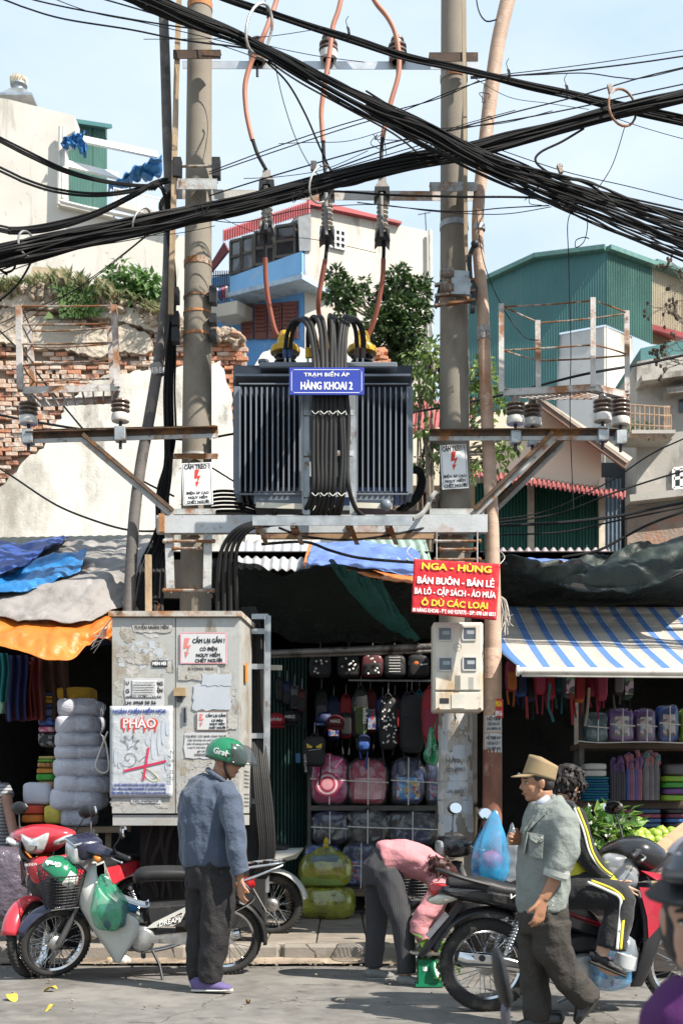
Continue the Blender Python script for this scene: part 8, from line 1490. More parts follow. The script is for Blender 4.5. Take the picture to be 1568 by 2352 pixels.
MB().tube([Lw(t,(.84,-.2,.70)),Lw(t,(.80,-.215,.58)),Lw(t,(.80,-.22,.50))],[.012,.022,.012],8,smooth=3).build('twisted_handle',M('blue_plastic',(.05,.32,.65),.3),tb_)
MB().lathe([(.075,-.22),(.09,-.12),(.07,-.04),(.02,.0)],Matrix.Translation(Lw(t,(.80,-.22,.50))),16).build('bag',wfilm,tb_);MB().tube([Lw(t,(.80,-.22,.30)),Lw(t,(.82,-.225,.37))],.062,18).build('tub',M('white_plastic',(.7,.7,.68)),tb_)
tb_=thing('plastic_bag','clear blue plastic bag of printed packets standing at the rider\'s foot','plastic bag',Lw(t,(.74,-.1,.17)));sq(MB(),Lw(t,(.74,-.14,.27)),.26,.14,.24,.5,20,14,.02,4).build('bag',bl_f,tb_);sq(MB(),Lw(t,(.70,-.14,.26)),.12,.11,.19,.35).build('packet',printm('packet_print',[(.6,.6,.58),(.5,.1,.1),(.6,.62,.65),(.1,.25,.5)],20),tb_)
tb_=thing('plastic_bag','clear plastic bag of goods in front of the rider\'s knees','plastic bag',Lw(t,(.80,-.05,.75)));sq(MB(),Lw(t,(.80,-.08,.86)),.24,.22,.26,.7,20,14,.03,7).build('bag',wfilm,tb_);sq(MB(),Lw(t,(.80,-.06,.84)),.16,.14,.16,.7,14,10,.03,2).build('bag_contents',M('grey_goods',(.3,.3,.32),.6),tb_)
def farbike(lab,loc,yaw,col,mirrorside=None,lean=0.):
 global t
 t=thing('motorbike',lab,'motorbike',loc,'parked motorbikes',(R(lean),0,yaw));sM=steerM(10);wheel(t,0,.275,.04);frontend(t,sM,col,col,'far');seat(t,[(.62,.76,.07),(.55,.80,.1),(.3,.81,.12),(0,.84,.12),(-.15,.83,.1)],.12)
 wings(t,plast,[(.84,1.0,.95,.06),(.72,1.07,.92,.15),(.56,1.07,.84,.19),(.36,.98,.74,.19),(.16,.86,.80,.15)]);MB().pad([(.58,.70),(.30,.735),(-.05,.785),(-.28,.79),(-.22,.69),(.28,.55),(.60,.46),(.74,.54)],I4,.13,.04).build('body_panel',col,t,world=False)
 engine(t,.64,.29);fender(t,0,.275,.33,20,170,.07,plast if col is not cream_b else col);h=MB();sq(h,(1.0,0,.96),.26,.3,.17,.6);h.xf(sM);h.build('headlight_cowl',col,t,world=False);h=MB();sq(h,(1.10,0,.95),.09,.18,.12,.6);h.xf(sM);h.build('headlight',lens_m,t,world=False)
 mirrorp(t,sM@Vector((.92,.22,1.01)),sM@Vector((.90,.27,1.12)),sM@Vector((.88,.29,1.24)),(-.5,.9,.1));mirrorp(t,sM@Vector((.92,-.22,1.01)),sM@Vector((.90,-.28,1.12)),sM@Vector((.88,-.31,1.24)),(-.5,.9,.1));return t,sM
farbike('motorbike with pale rear mudguard parked behind the man in the green helmet',Vector(((625-CX)*10.6/F,10.6,.12)),math.pi-R(4),cream_b)
tb2,sM2=farbike('black motorbike with front basket behind the elderly man',Vector(((1175-CX)*9.2/F+.55,9.5,.0)),math.pi+R(8),gloss)
basket(tb2,1.28,.78,1.0,.8,.16,.22,sM2,blacksteel,40,9)
t=tb2;q=Lw(t,sM2@Vector((1.28,0,.68)))
for lab,dx,dz,col in(('bottle with a red cap in the far wire basket',.06,.08,M('clear_bottle',(.35,.33,.25),.1,alpha=.6)),):
 bt=thing('bottle',lab,'bottle',q+Vector((dx,-.03,0)));MB().lathe([(.035,-.08),(.036,.06),(.015,.11),(.014,.13)],Matrix.Translation(q+Vector((dx,-.03,.04))),14).build('body',col,bt);MB().tube([q+Vector((dx,-.03,.165)),q+Vector((dx,-.03,.20))],.017,12).build('cap',M('red_cap',(.5,.02,.05),.4),bt)
tb_=thing('plastic_bag','big blue plastic bag bulging with pink goods beside the far basket','plastic bag',P(1128,2010,8.6));f_=lambda p:Vector((p.x*(.10+.90*min(1,max(0,(.30-p.z)/.38))**.9)+.10*max(0,p.z),p.y*(.2+.8*min(1,max(0,(.3-p.z)/.4))),p.z))
sq(MB(),P(1126,1945,8.6),.27,.20,.54,.55,40,24,.014,6,lambda p:Vector((p.x*(.05+.95*min(1,max(0,(.28-p.z)/.34))**.75)+.12*max(0,p.z)+.010*math.sin(math.atan2(p.y,p.x)*9)*(.3-p.z)*3,p.y*(.15+.85*min(1,max(0,(.28-p.z)/.34))),p.z))).build('bag',film('sky_blue_film',(.03,.30,.56),.55,.15,14,.4),tb_);sq(MB(),P(1134,1978,8.62),.17,.13,.14,.6,16,10,.03,3).build('bag_contents',M('pink_goods',(.5,.1,.22),.6),tb_)
tb_=thing('plastic_bag','pale clear plastic bag hanging right of the big blue one','plastic bag',P(1180,2010,8.6));sq(MB(),P(1176,1955,8.6),.18,.16,.42,.75,20,14,.03,8,lambda p:Vector((p.x*(.2+.8*min(1,max(0,(.2-p.z)/.3))),p.y,p.z))).build('bag',wfilm,tb_)
def organic(mb,name,mat,parent,vox=.009,sm=3,folds=0.,fs=(7,7,3.2),seed=0.,fn=None,thick=0.,kind=None,label=None):
 """fuse the closed tubes of mb into one continuous surface, optionally creased like cloth"""
 me=bpy.data.meshes.new('tmp');me.from_pydata([v[:]for v in mb.v],[],mb.f);bmm=bmesh.new();bmm.from_mesh(me);bmesh.ops.recalc_face_normals(bmm,faces=bmm.faces[:]);bmm.to_mesh(me);bmm.free()
 o=bpy.data.objects.new('tmp',me);COL.objects.link(o)
 md=o.modifiers.new('r','REMESH');md.mode='VOXEL';md.voxel_size=vox;md.use_smooth_shade=True
 s_=o.modifiers.new('s','SMOOTH');s_.factor=.5;s_.iterations=sm
 m2=bpy.data.meshes.new_from_object(o.evaluated_get(bpy.context.evaluated_depsgraph_get()));bpy.data.objects.remove(o);bpy.data.meshes.remove(me)
 zs_=[v.co.z for v in m2.vertices];z0_=min(zs_)
 if folds or fn:
  nn=[v.normal.copy()for v in m2.vertices]
  for v,n_ in zip(m2.vertices,nn):
   p=v.co;a=0
   if folds:a=min(1,(p.z-z0_)/.07)*folds*((1-abs(nz3((p.x*fs[0],p.y*fs[1],p.z*fs[2]),1.5,seed))*2.4)*.55+.5*nz3((p.x*fs[0]*2.1+p.z*4,p.y*fs[1]*2,p.z*fs[2]*2.2),1.4,seed+5))
   if fn:a+=fn(p,n_)
   v.co=p+n_*a
 top=parent
 while top.parent is not None:top=top.parent
 m2.transform(ROOT[top.name].inverted());m2.materials.clear();m2.materials.append(mat);m2.name=name
 m2.polygons.foreach_set('use_smooth',[True]*len(m2.polygons))
 ob=bpy.data.objects.new(name,m2);COL.objects.link(ob);ob.parent=parent
 if label:ob['label']=label
 if thick:mm=ob.modifiers.new('t','SOLIDIFY');mm.thickness=thick
 return ob
def frame3(f,u):f=Vector(f).normalized();s_=Vector(u).cross(f).normalized();u=f.cross(s_);return f,s_,u,Matrix((f,s_,u)).transposed()
def headm(mb,c,f,u,k=1.0,ears=True):
 f,s_,u,m3=frame3(f,u);c=Vector(c);e=lambda a,b,d,r:mb.ell(c+(f*a+s_*b+u*d)*k,tuple(x*k for x in r),m3,16,12)
 e(-.012,0,.035,(.094,.074,.082));e(.022,0,-.035,(.064,.058,.078));e(.02,0,.02,(.074,.066,.06));e(.044,0,-.092,(.03,.032,.022));e(.07,0,.018,(.016,.046,.012))
 for q in(-1,1):e(.045,q*.034,-.03,(.028,.022,.026));e(-.002,q*.03,-.075,(.04,.026,.026))
 mb.tube([c+(f*.080+u*.008)*k,c+(f*.096-u*.022)*k,c+(f*.098-u*.036)*k],[.008*k,.010*k,.013*k],10);e(.086,.010,-.037,(.012,.010,.008));e(.086,-.010,-.037,(.012,.010,.008))
 e(.078,0,-.062,(.010,.022,.006));e(.076,0,-.071,(.010,.019,.006))
 if ears:
  for q in(-1,1):e(-.008,q*.072,-.014,(.020,.009,.031));e(-.014,q*.078,-.004,(.014,.008,.022))
def facef(t,body,c,f,u,k=1.0,brow=None,only=None):
 f,s_,u,m3=frame3(f,u);c=Vector(c);pt=lambda a,b,d:c+(f*a+s_*b+u*d)*k
 for q in(-1,1):
  ey=MB().ell(pt(.066,q*.031,-.001),(.012*k,.013*k,.0056*k),m3,12,8).build('eye',M('eye_white',(.6,.57,.53),.25),body);MB().ell(pt(.0755,q*.031,-.001),(.0045*k,.0062*k,.0056*k),m3,10,6).build('iris',M('iris_dark',(.015,.01,.008),.1),t)
  MB().tube([pt(.075,q*.016,.006),pt(.080,q*.031,.009),pt(.072,q*.046,.003)],.0032*k,6).build('eyelid',brow,t)
  MB().tube([pt(.084,q*.014,.020),pt(.084,q*.032,.026),pt(.070,q*.050,.020)],[.004*k,.005*k,.003*k],6).build('eyebrow',brow,t)
 MB().tube([pt(.078,.024,-.066),pt(.0895,.010,-.0645),pt(.0905,0,-.0655),pt(.0895,-.010,-.0645),pt(.078,-.024,-.066)],[.002,.0036*k,.0036*k,.0036*k,.002],8,smooth=3).build('lips',M('lip',(.28,.085,.07),.5),t)
def hand(mb,wr,d,side,n,curl=25,k=1.0,spread=4,thumb=35):
 """palm and five bent fingers; d finger direction, side towards the thumb, n palm normal"""
 wr=Vector(wr);d=Vector(d).normalized();side=Vector(side);side=(side-d*side.dot(d)).normalized();n=side.cross(d)if Vector(n).dot(side.cross(d))>0 else-side.cross(d)
 mb.loft([wr-d*.02*k,wr+d*.03*k,wr+d*.075*k,wr+d*.09*k],[.026*k,.035*k,.041*k,.036*k],[.020*k,.017*k,.014*k,.010*k],side,12)
 for i,(o,l)in enumerate(((.028,.9),(.010,1.0),(-.010,.94),(-.028,.74))):
  p=wr+d*(.078-.004*abs(i-1))*k+side*o*k;a=R(spread*(1.5-i));dd=(d*math.cos(a)+side*math.sin(a));pts=[p-dd*.02*k];ang=0
  for s_ in(.042,.028,.022):pts.append(pts[-1]+(dd*math.cos(R(ang))+n*math.sin(R(ang)))*(s_*l*k+(.02*k if len(pts)==1 else 0)));ang+=curl
  mb.tube(pts,[.0095*k,.0092*k,.0085*k,.0065*k],8,smooth=2)
 p=wr+d*.018*k+side*.022*k;a=R(thumb);td=d*math.cos(a)+side*math.sin(a);mb.tube([p,p+td*.038*k,p+(td*.066+n*.010)*k,p+(td*.080+d*.008+n*.016)*k],[.014*k,.0115*k,.0105*k,.007*k],8,smooth=2)
def skin(n,c):return M('skin_'+n,c,.5,0,.10,12,.12,160,dirt=((c[0]*.75,c[1]*.62,c[2]*.55),.16,7))
def shoe(t,heel,toe,up,w_,mat,sole,name='shoe',h_=.075,low=False):
 heel,toe,up=Vector(heel),Vector(toe),Vector(up).normalized();d=toe-heel;s_=up.cross(d).normalized();L_=d.length
 q=lambda a,z:heel+d*a+up*z
 o=MB().loft([q(-.01,.035),q(.08,.045),q(.3,.045),q(.55,.036),q(.8,.028),q(.96,.022),q(1.0,.02)],[w_*.55,w_*.82,w_*.85,w_*.98,w_*1.0,w_*.6,w_*.25],[.035,h_*.62,h_*.6,h_*.48,.028,.018,.010],s_,16,3).build(name,mat,t)
 MB().loft([q(-.02,.010),q(.1,.010),q(.55,.010),q(.85,.010),q(1.02,.010)],[w_*.6,w_*.9,w_*1.02,w_*.98,w_*.45],[.010]*5,s_,14,3,True,.5).build('sole',sole,o);return o
D=8.09;q=lambda x,y,dd=0.:P(x,y,D+dd)
t=man=thing('person','man in blue-grey shirt, dark trousers, purple slip-ons and a green helmet','person',Pz(485,D,0))
f,u=Vector((.93,-.22,-.12)),Vector((.12,0,1));hc=q(522,1748);sk=skin('tan',(.36,.185,.115))
b=MB();headm(b,hc,f,u);b.tube([hc+Vector((-.03,.01,-.03)),q(500,1795),q(496,1830)],[.058,.058,.075],14)
b.loft([q(492,1800),q(484,1850),q(482,1920),q(482,1990),q(483,2020)],[.13,.17,.15,.14,.13],[.08,.11,.10,.10,.09],(1,-.45,0))
b.tube([q(528,1832,-.12),q(540,1910,-.17),q(548,1990,-.2),q(552,2022,-.2)],[.05,.042,.034,.024],12);hand(b,q(552,2022,-.2),(.08,-.05,-1),(.6,-.75,0),(.3,.7,0),28)
b.tube([q(440,1832,.14),q(434,1910,.17),q(440,1985,.16),q(446,2020,.15)],[.05,.042,.034,.024],12);hand(b,q(446,2020,.15),(.1,0,-1),(.8,-.3,0),(0,-1,0),25)
b.tube([q(498,2000,-.05),q(492,2120,-.06),q(478,2240,-.06),q(478,2262,-.06)],[.085,.06,.04,.04],12).tube([q(468,2000,.1),q(466,2120,.1),q(462,2235,.1),q(462,2256,.1)],[.085,.06,.04,.04],12)
body=organic(b,'body',sk,t,.006,3);hairb=M('black_hair',(.012,.010,.010),.5,0,.3,20,.5,90,stretch=(1,1,6));facef(t,body,hc,f,u,1,hairb)
c_sh=M('blue_grey_shirt',(.052,.071,.108),.85,0,.10,5,.5,26,sheen=.2,dirt=((.07,.094,.138),.25,3))
b=MB();b.loft([q(494,1788),q(488,1802),q(480,1835),q(477,1890),q(478,1940),q(480,1978),q(480,1988)],[.09,.165,.215,.205,.195,.185,.18],[.065,.10,.135,.145,.14,.135,.13],(1,-.42,0),24)
b.tube([q(512,1812,-.06),q(527,1838,-.14),q(538,1905,-.19),q(546,1965,-.22),q(552,1998,-.22)],[.075,.082,.070,.058,.054],16);b.tube([q(452,1812,.1),q(438,1838,.15),q(432,1905,.18),q(436,1970,.17),q(440,2000,.16)],[.075,.08,.068,.058,.054],16)
shirt=organic(b,'shirt',c_sh,t,.010,2,.019,(6,6,3.4),3.)
MB().loft([q(478,1768,-.02),q(498,1784,-.03),q(522,1800,-.05)],[.05,.06,.04],[.012,.014,.012],(0,1,.2),12,3).build('collar',c_sh,shirt);MB().tube([q(484,1772,.06),q(478,1768,-.02),q(492,1780,-.08),q(526,1802,-.08)],[.016,.02,.02,.012],10,smooth=4).build('collar',c_sh,shirt)
MB().tube([q(546,1990,-.22),q(553,2006,-.22)],[.062,.064],16).build('cuff',c_sh,shirt)
trm=M('charcoal_trousers',(.016,.0145,.0155),.8,0,.12,4,.5,26,dirt=((.026,.022,.022),.25,3))
b=MB();b.loft([q(482,1972),q(482,2000),q(482,2040)],[.165,.175,.17],[.125,.13,.125],(1,-.42,0),22)
b.loft([q(500,2010,-.05),q(500,2080,-.07),q(494,2150,-.07),q(485,2220,-.07),q(482,2256,-.07)],[.115,.112,.098,.083,.078],[.12,.115,.10,.088,.082],(1,0,0),18);b.loft([q(466,2010,.08),q(463,2080,.1),q(460,2150,.1),q(458,2220,.1),q(458,2250,.1)],[.115,.108,.095,.082,.076],[.12,.11,.10,.088,.08],(1,0,0),18)
organic(b,'trousers',trm,t,.011,2,.020,(6,6,3.2),11.);purp=M('purple_canvas',(.11,.085,.20),.85,0,.12,8,.2,150);wsole=M('white_sole',(.5,.49,.45),.6,dirt=((.25,.22,.2),.3,9))
shoe(t,q(444,2277,-.05),q(532,2277,-.12),(0,0,1),.05,purp,wsole,'slip_on',.085);shoe(t,q(440,2268,.12),q(512,2268,.08),(0,0,1),.05,purp,wsole,'slip_on',.085)
ft,fs_,fu,fm=frame3(f,u);vis=film('smoked_visor',(.05,.055,.06),.36,.05,4,.1)
helmet('helmet','green helmet with white lettering and smoked visor worn by the standing man',hc+fu*.035-ft*.012,fm@Matrix.Rotation(R(8),3,'Y'),greenh,None,'Grab',False)
hm=bpy.data.objects['helmet.001' if 'helmet.001' in bpy.data.objects else 'helmet'];hq=hc+fu*.035-ft*.012
MB().grid(lambda a,b_:hq+fm@Vector((.035+.112*math.cos(lerp(-1.35,1.35,a))+.085*math.sin(b_*1.5)*math.cos(lerp(-1.35,1.35,a)),.128*math.sin(lerp(-1.35,1.35,a))*(1-.15*b_),lerp(.085,-.045,b_**1.2))),18,8).build('visor',vis,hm,thick=.003)
MB().tube([hq+fm@Vector((.03,-.118,0)),hc+ft*.015-fs_*.078-fu*.05,hc+ft*.04-fs_*.03-fu*.115,hc+ft*.04-fu*.12],.008,6,smooth=4).build('chin_strap',plast,hm)
MB().ell(hq+fm@Vector((.06,-.128,.0)),(.012,.01,.012)).build('visor_button',plast,hm)
D=6.72;q=lambda x,y,dd=0.:P(x,y,D+dd)
t=old=thing('person','elderly man in khaki peaked cap and grey green shirt walking to the left','person',Pz(1240,D,0));sk2=skin('brown',(.33,.165,.095))
f,u=Vector((-.98,-.12,-.03)),Vector((-.06,0,1));hc=q(1232,1797)
b=MB();headm(b,hc,f,u,.96);b.tube([hc+Vector((.03,0,-.05)),q(1247,1845),q(1258,1885)],[.058,.058,.075],14)
b.loft([q(1262,1870),q(1255,1930),q(1248,2010),q(1248,2090),q(1248,2120)],[.09,.11,.115,.11,.10],[.13,.16,.14,.13,.12],(1,0,0))
b.tube([q(1290,1888,-.15),q(1285,1970,-.19),q(1268,2028,-.2),q(1247,2066,-.21)],[.05,.042,.036,.027],12);hand(b,q(1246,2064,-.21),(-.22,-.02,-1),(-.8,-.5,0),(-.3,1,0),30,1.08)
b.tube([q(1250,1888,.16),q(1238,1975,.19),q(1210,1950,.12),q(1196,1925,.05)],[.05,.042,.034,.026],12);hand(b,q(1200,1930,.05),(-.75,-.5,.1),(0,-.2,1),(.5,-.8,0),72,.95)
b.tube([q(1235,2110,.08),q(1228,2220,.08),q(1232,2335,.06)],[.085,.058,.042],12).tube([q(1254,2128,-.06),q(1280,2205,-.08),q(1352,2298,-.04)],[.07,.055,.042],12)
body=organic(b,'body',sk2,t,.006,3);greyhair=M('dark_hair',(.02,.018,.017),.6,0,.3,20,.5,90);facef(t,body,hc,f,u,.96,greyhair)
ff,ss,uu,m3=frame3(f,u);hcq=lambda a,b_,d:hc+(ff*a+ss*b_+uu*d)*.96
hb=MB();hb.ell(hcq(-.022,0,.03),(.088,.077,.066),m3);hb.ell(hcq(-.055,0,-.012),(.046,.066,.047),m3);organic(hb,'hair',greyhair,t,.007,2,.004,(14,14,9),9.)
capm=M('khaki_cloth',(.26,.19,.105),.9,0,.10,8,.25,180);cp=thing('cap','khaki peaked cap with a row of eyelets on the elderly man\'s head','cap',hcq(0,0,.07))
def capf(a,v):
 ang=a*6.2832;c_,s_=math.cos(ang),math.sin(ang);x=-.012+.096*c_*(1+.05*v)-.035*v*max(0,c_)-.016*v;z=.026+.030*c_*(1-v)*.8+v*(.100+.040*c_);return hcq(x,.083*s_*(1+.01*v),z)
mb=MB().grid(capf,36,6);n0=len(mb.v);mb.add([capf(i/36,1)for i in range(36)]+[hcq(-.03,0,.150)],[(i,(i+1)%36,36)for i in range(36)]);mb.build('crown',capm,cp,thick=.004)
MB().grid(lambda a,v:hcq(-.014+.108*math.cos(lerp(-1.1,1.1,a))+v*.062*math.cos(lerp(-1.25,1.25,a)),(.09-.012*v)*math.sin(lerp(-1.1,1.1,a)),.048+.004*math.cos(a*3)-.012*v),14,5).build('peak',capm,cp,thick=.006)
for k in range(3):p=capf((-.115-k*.026)%1,.72);MB().ell(p+(p-hcq(-.012,0,.1)).normalized()*.003,(.006,.006,.006),None,8,6).build('eyelet',galv,cp)
MB().ell(hcq(.095,-.04,.05),(.010,.012,.012)).build('side_button',galv,cp)
c_os=M('grey_green_shirt',(.185,.205,.19),.85,0,.08,5,.55,24,dirt=((.23,.25,.232),.2,3))
b=MB();b.loft([q(1252,1838),q(1256,1856),q(1258,1895),q(1252,1960),q(1246,2020),q(1244,2075),q(1246,2092)],[.085,.115,.135,.145,.142,.14,.138],[.09,.17,.205,.20,.185,.18,.178],(1,.12,0),24)
b.tube([q(1272,1862,-.08),q(1292,1892,-.16),q(1294,1950,-.2),q(1284,1990,-.21),q(1276,2008,-.21)],[.075,.085,.078,.068,.064],16);b.tube([q(1250,1870,.1),q(1244,1900,.18),q(1236,1965,.2),q(1216,1955,.15)],[.075,.08,.066,.055],16)
shirt=organic(b,'shirt',c_os,t,.010,2,.021,(6,6,3.6),23.)
MB().tube([q(1281,1992,-.21),q(1272,2016,-.205)],[.070,.067],18).tube([q(1279,1998,-.21),q(1275,2010,-.207)],[.074,.073],18).build('rolled_cuff',M('pale_cuff',(.38,.40,.37),.85,0,.1,6,.3,100),shirt)
MB().prism([q(1215,1912,-.205),q(1248,1918,-.225),q(1247,1932,-.228),q(1231,1936,-.224),q(1216,1926,-.208)],(-.004,-.012,0)).build('pocket_flap',c_os,shirt,smooth=False);MB().prism([q(1216,1930,-.195),q(1247,1934,-.222),q(1245,1972,-.222),q(1216,1966,-.19)],(-.004,-.010,0)).build('chest_pocket',c_os,shirt,smooth=False)
MB().prism([q(1262,1846,-.13),q(1240,1862,-.12),q(1205,1905,-.10),q(1200,1960,-.09),q(1206,1960,-.11),q(1213,1910,-.13),q(1252,1872,-.16)],(-.01,-.012,.0)).build('placket',c_os,shirt,smooth=False)
MB().tube([q(1248,1836,.07),q(1266,1832,0),q(1270,1842,-.08),q(1250,1866,-.13)],[.018,.024,.024,.014],10,smooth=4).build('collar',c_os,shirt);MB().tube([q(1228,1858,.02),q(1240,1846,-.08),q(1258,1832,-.07)],[.02,.024,.02],10,smooth=4).build('inner_collar',M('pale_blue_cotton',(.42,.45,.52),.85),shirt)
for x,y in((1243,1925),(1268,2070),(1268,2080)):MB().ell(q(x,y,-.245 if y<2000 else-.20),(.006,.005,.006),None,8,6).build('button',M('button_grey',(.4,.4,.38),.4),shirt)
tr2=M('brown_grey_trousers',(.033,.028,.0235),.8,0,.10,4,.55,24,dirt=((.046,.04,.034),.25,3))
b=MB();b.loft([q(1246,2070),q(1247,2100),q(1248,2140)],[.13,.135,.13],[.165,.17,.165],(1,.1,0),22);b.loft([q(1232,2120,.08),q(1222,2200,.08),q(1226,2270,.07),q(1232,2320,.06),q(1234,2344,.06)],[.105,.088,.078,.076,.08],[.115,.095,.084,.08,.082],(1,0,0),18)
b.loft([q(1264,2120,-.08),q(1268,2180,-.09),q(1290,2225,-.08),q(1325,2270,-.06),q(1350,2298,-.05)],[.112,.098,.088,.08,.078],[.12,.105,.09,.084,.082],(.8,0,.6),18)
organic(b,'trousers',tr2,t,.011,2,.021,(6,6,3.4),31.);bl_sh=M('black_leather',(.018,.017,.016),.35,0,.15,8,.2,60,coat=.2);dsole=M('black_sole',(.03,.028,.027),.8)
shoe(t,q(1288,2362,.05),q(1186,2362,.03),(0,0,1),.05,bl_sh,dsole,'shoe',.10);shoe(t,q(1375,2292,-.02),q(1328,2352,-.06),(-.82,0,.5),.05,bl_sh,dsole,'shoe',.10)
D=7.25;q=lambda x,y,dd=0.:P(x,y,D+dd)
t=wom=thing('person','seated woman in black tracksuit with yellow and white stripes, head turned away','person',q(1320,2040));sk3=skin('light',(.56,.34,.23))
f,u=Vector((.72,.55,-.42)),Vector((.3,.2,1));hc=q(1306,1806)
b=MB();headm(b,hc,f,u,.97);b.tube([hc+Vector((-.03,-.02,-.03)),q(1283,1838),q(1280,1870)],[.052,.052,.08],14)
b.loft([q(1284,1862),q(1288,1920),q(1300,1990),q(1308,2045)],[.10,.11,.12,.14],[.14,.15,.14,.15],(1,0,0))
b.tube([q(1312,1872,-.14),q(1342,1962,-.18),q(1392,2018,-.18),q(1408,2030,-.18)],[.048,.04,.03,.024],12);hand(b,q(1407,2030,-.18),(.85,-.02,-.5),(.3,0,.9),(-.4,-.1,-.9),14,.98,5)
b.tube([q(1262,1872,.14),q(1280,1960,.2),q(1340,2000,.22),q(1395,2030,.2)],[.048,.04,.03,.024],12);hand(b,q(1395,2030,.2),(.9,0,-.4),(.3,0,.9),(-.4,0,-.9),25,.95)
b.tube([q(1318,2042,-.12),q(1425,2062,-.2),q(1404,2130,-.22),q(1376,2200,-.25),q(1374,2212,-.25)],[.09,.065,.055,.036,.034],12).tube([q(1318,2042,.12),q(1425,2060,.18),q(1400,2130,.2),q(1380,2200,.2)],[.09,.065,.055,.036],12)
b.tube([q(1372,2208,-.25),q(1395,2226,-.26),q(1420,2236,-.27)],[.034,.034,.022],10);b.tube([q(1378,2200,.2),q(1400,2226,.2),q(1420,2234,.2)],[.034,.034,.022],10)
body=organic(b,'body',sk3,t,.006,3);facef(t,body,hc,f,u,.97,hairb)
hb=MB();ff,ss,uu,m3=frame3(f,u);random.seed(3)
hb.ell(hc-ff*.022+uu*.04,(.103,.092,.092),m3);hb.ell(hc-ff*.04-uu*.01,(.08,.085,.07),m3);organic(hb,'hair',hairb2 if False else M('dark_brown_hair',(.014,.009,.008),.62,0,.35,18,.6,60),t,.007,2,.010,(14,14,9),4.)
mb=MB()
for i in range(130):
 v=rdir();v=Vector((v.x,v.y,v.z));p=hc-ff*.028+uu*.02+Vector((v.x*.098,v.y*.092,v.z*.095))
 if(p-hc).dot(ff)>.05:continue
 pts=[p];d_=(v+rdir()*.8).normalized()
 for k in range(4):d_=(d_+Vector((0,0,-.5))+rdir()*.7).normalized();pts.append(pts[-1]+d_*.010)
 mb.tube(pts,[.012,.013,.012,.010,.006],5,smooth=2)
mb.build('hair_curls',M('dark_brown_hair'),t,kind='stuff')
blk=M('black_jersey',(.014,.014,.016),.85,0,.12,5,.5,26,sheen=.15);stw=M('white_stripe_cloth',(.66,.66,.64),.8);sty=M('yellow_stripe_cloth',(.58,.50,.05),.8);yelsh=M('yellow_jersey',(.55,.52,.045),.85,0,.1,6,.3,90)
b=MB();b.loft([q(1282,1842),q(1284,1862),q(1288,1910),q(1296,1965),q(1304,1995)],[.07,.115,.14,.145,.14],[.08,.17,.18,.17,.165],(1,0,0),22);b.tube([q(1296,1858,-.08),q(1316,1880,-.15),q(1332,1930,-.18),q(1348,1968,-.19),q(1378,2006,-.19),q(1398,2020,-.18)],[.07,.078,.07,.064,.052,.042],16);b.tube([q(1272,1858,.08),q(1262,1880,.15),q(1276,1950,.2),q(1330,1998,.22),q(1385,2022,.2)],[.07,.075,.066,.055,.042],16)
jk=organic(b,'jacket',blk,t,.010,3,.013,(6,6,3),41.)
b=MB();b.loft([q(1302,1970),q(1306,2005),q(1310,2022)],[.16,.165,.16],[.175,.185,.18],(1,0,0),22);organic(b,'yellow_shirt',yelsh,t,.010,3,.012,(7,7,3),43.)
MB().tube([q(1396,2018,-.18),q(1406,2030,-.18)],[.044,.038],14).build('yellow_cuff',yelsh,jk)
def ribbon(pts,w_,name,mat,par,n=(0,-1,0)):
 pts,_=catmull([Vector(p)for p in pts],[0]*len(pts),6);mb=MB();vs=[];nn=Vector(n)
 for i,p in enumerate(pts):d_=(pts[min(i+1,len(pts)-1)]-pts[max(i-1,0)]).normalized();s_=d_.cross(nn).normalized();vs+=[p-s_*w_/2,p+s_*w_/2]
 return mb.add(vs,[(2*i,2*i+1,2*i+3,2*i+2)for i in range(len(pts)-1)]).build(name,mat,par,thick=.003)
for o,m_ in((0,stw),(7,sty)):ribbon([q(1318+o,1856-o*.2,-.228),q(1338+o,1905,-.25),q(1353+o,1958,-.258),q(1376+o*.8,1992,-.245),q(1402+o*.4,2014-o*.5,-.222)],.016 if o else.012,'sleeve_stripe',m_,jk)
ribbon([q(1296,1846,-.16),q(1318,1856,-.20),q(1324,1900,-.215),q(1322,1940,-.2)],.03,'backpack_strap',plast,t)
b=MB();b.loft([q(1300,2010),q(1308,2030),q(1318,2050)],[.15,.165,.15],[.175,.18,.17],(1,0,0),22)
b.loft([q(1312,2044,-.11),q(1370,2048,-.17),q(1422,2060,-.2),q(1426,2085,-.21),q(1412,2135,-.23),q(1404,2180,-.25)],[.115,.10,.085,.085,.088,.092],[.12,.11,.085,.08,.085,.09],(0,1,0),18,2);b.loft([q(1312,2044,.12),q(1370,2048,.17),q(1422,2058,.18),q(1424,2085,.2),q(1410,2135,.2),q(1402,2180,.2)],[.115,.10,.085,.085,.085,.088],[.12,.11,.085,.08,.08,.085],(0,1,0),18,2)
tp=organic(b,'track_trousers',blk,t,.010,3,.012,(6,6,2.6),47.)
for o,m_ in((0,stw),(8,sty)):ribbon([q(1348+o,2026-o*.4,-.265),q(1395+o,2046-o*.6,-.285),q(1422+o*.8,2062,-.292),q(1424+o,2090,-.298),q(1420+o,2135,-.322),q(1416+o,2181,-.345)],.017,'leg_stripe',m_,tp)
crocm=M('black_moulded_rubber',(.018,.018,.019),.5,0,.2,9,.9,55)
shoe(t,q(1352,2212,-.25),q(1434,2246,-.28),(.33,0,.94),.042,crocm,dsole,'loafer',.055);shoe(t,q(1362,2210,.2),q(1434,2244,.2),(.33,0,.94),.042,crocm,dsole,'loafer',.055)
D=8.65;q=lambda x,y,dd=0.:P(x,y,D+dd)
t=thing('person','woman in pink top and striped grey trousers bent over a green scale','person',Pz(910,D,0));sk4=skin('mid',(.40,.22,.15))
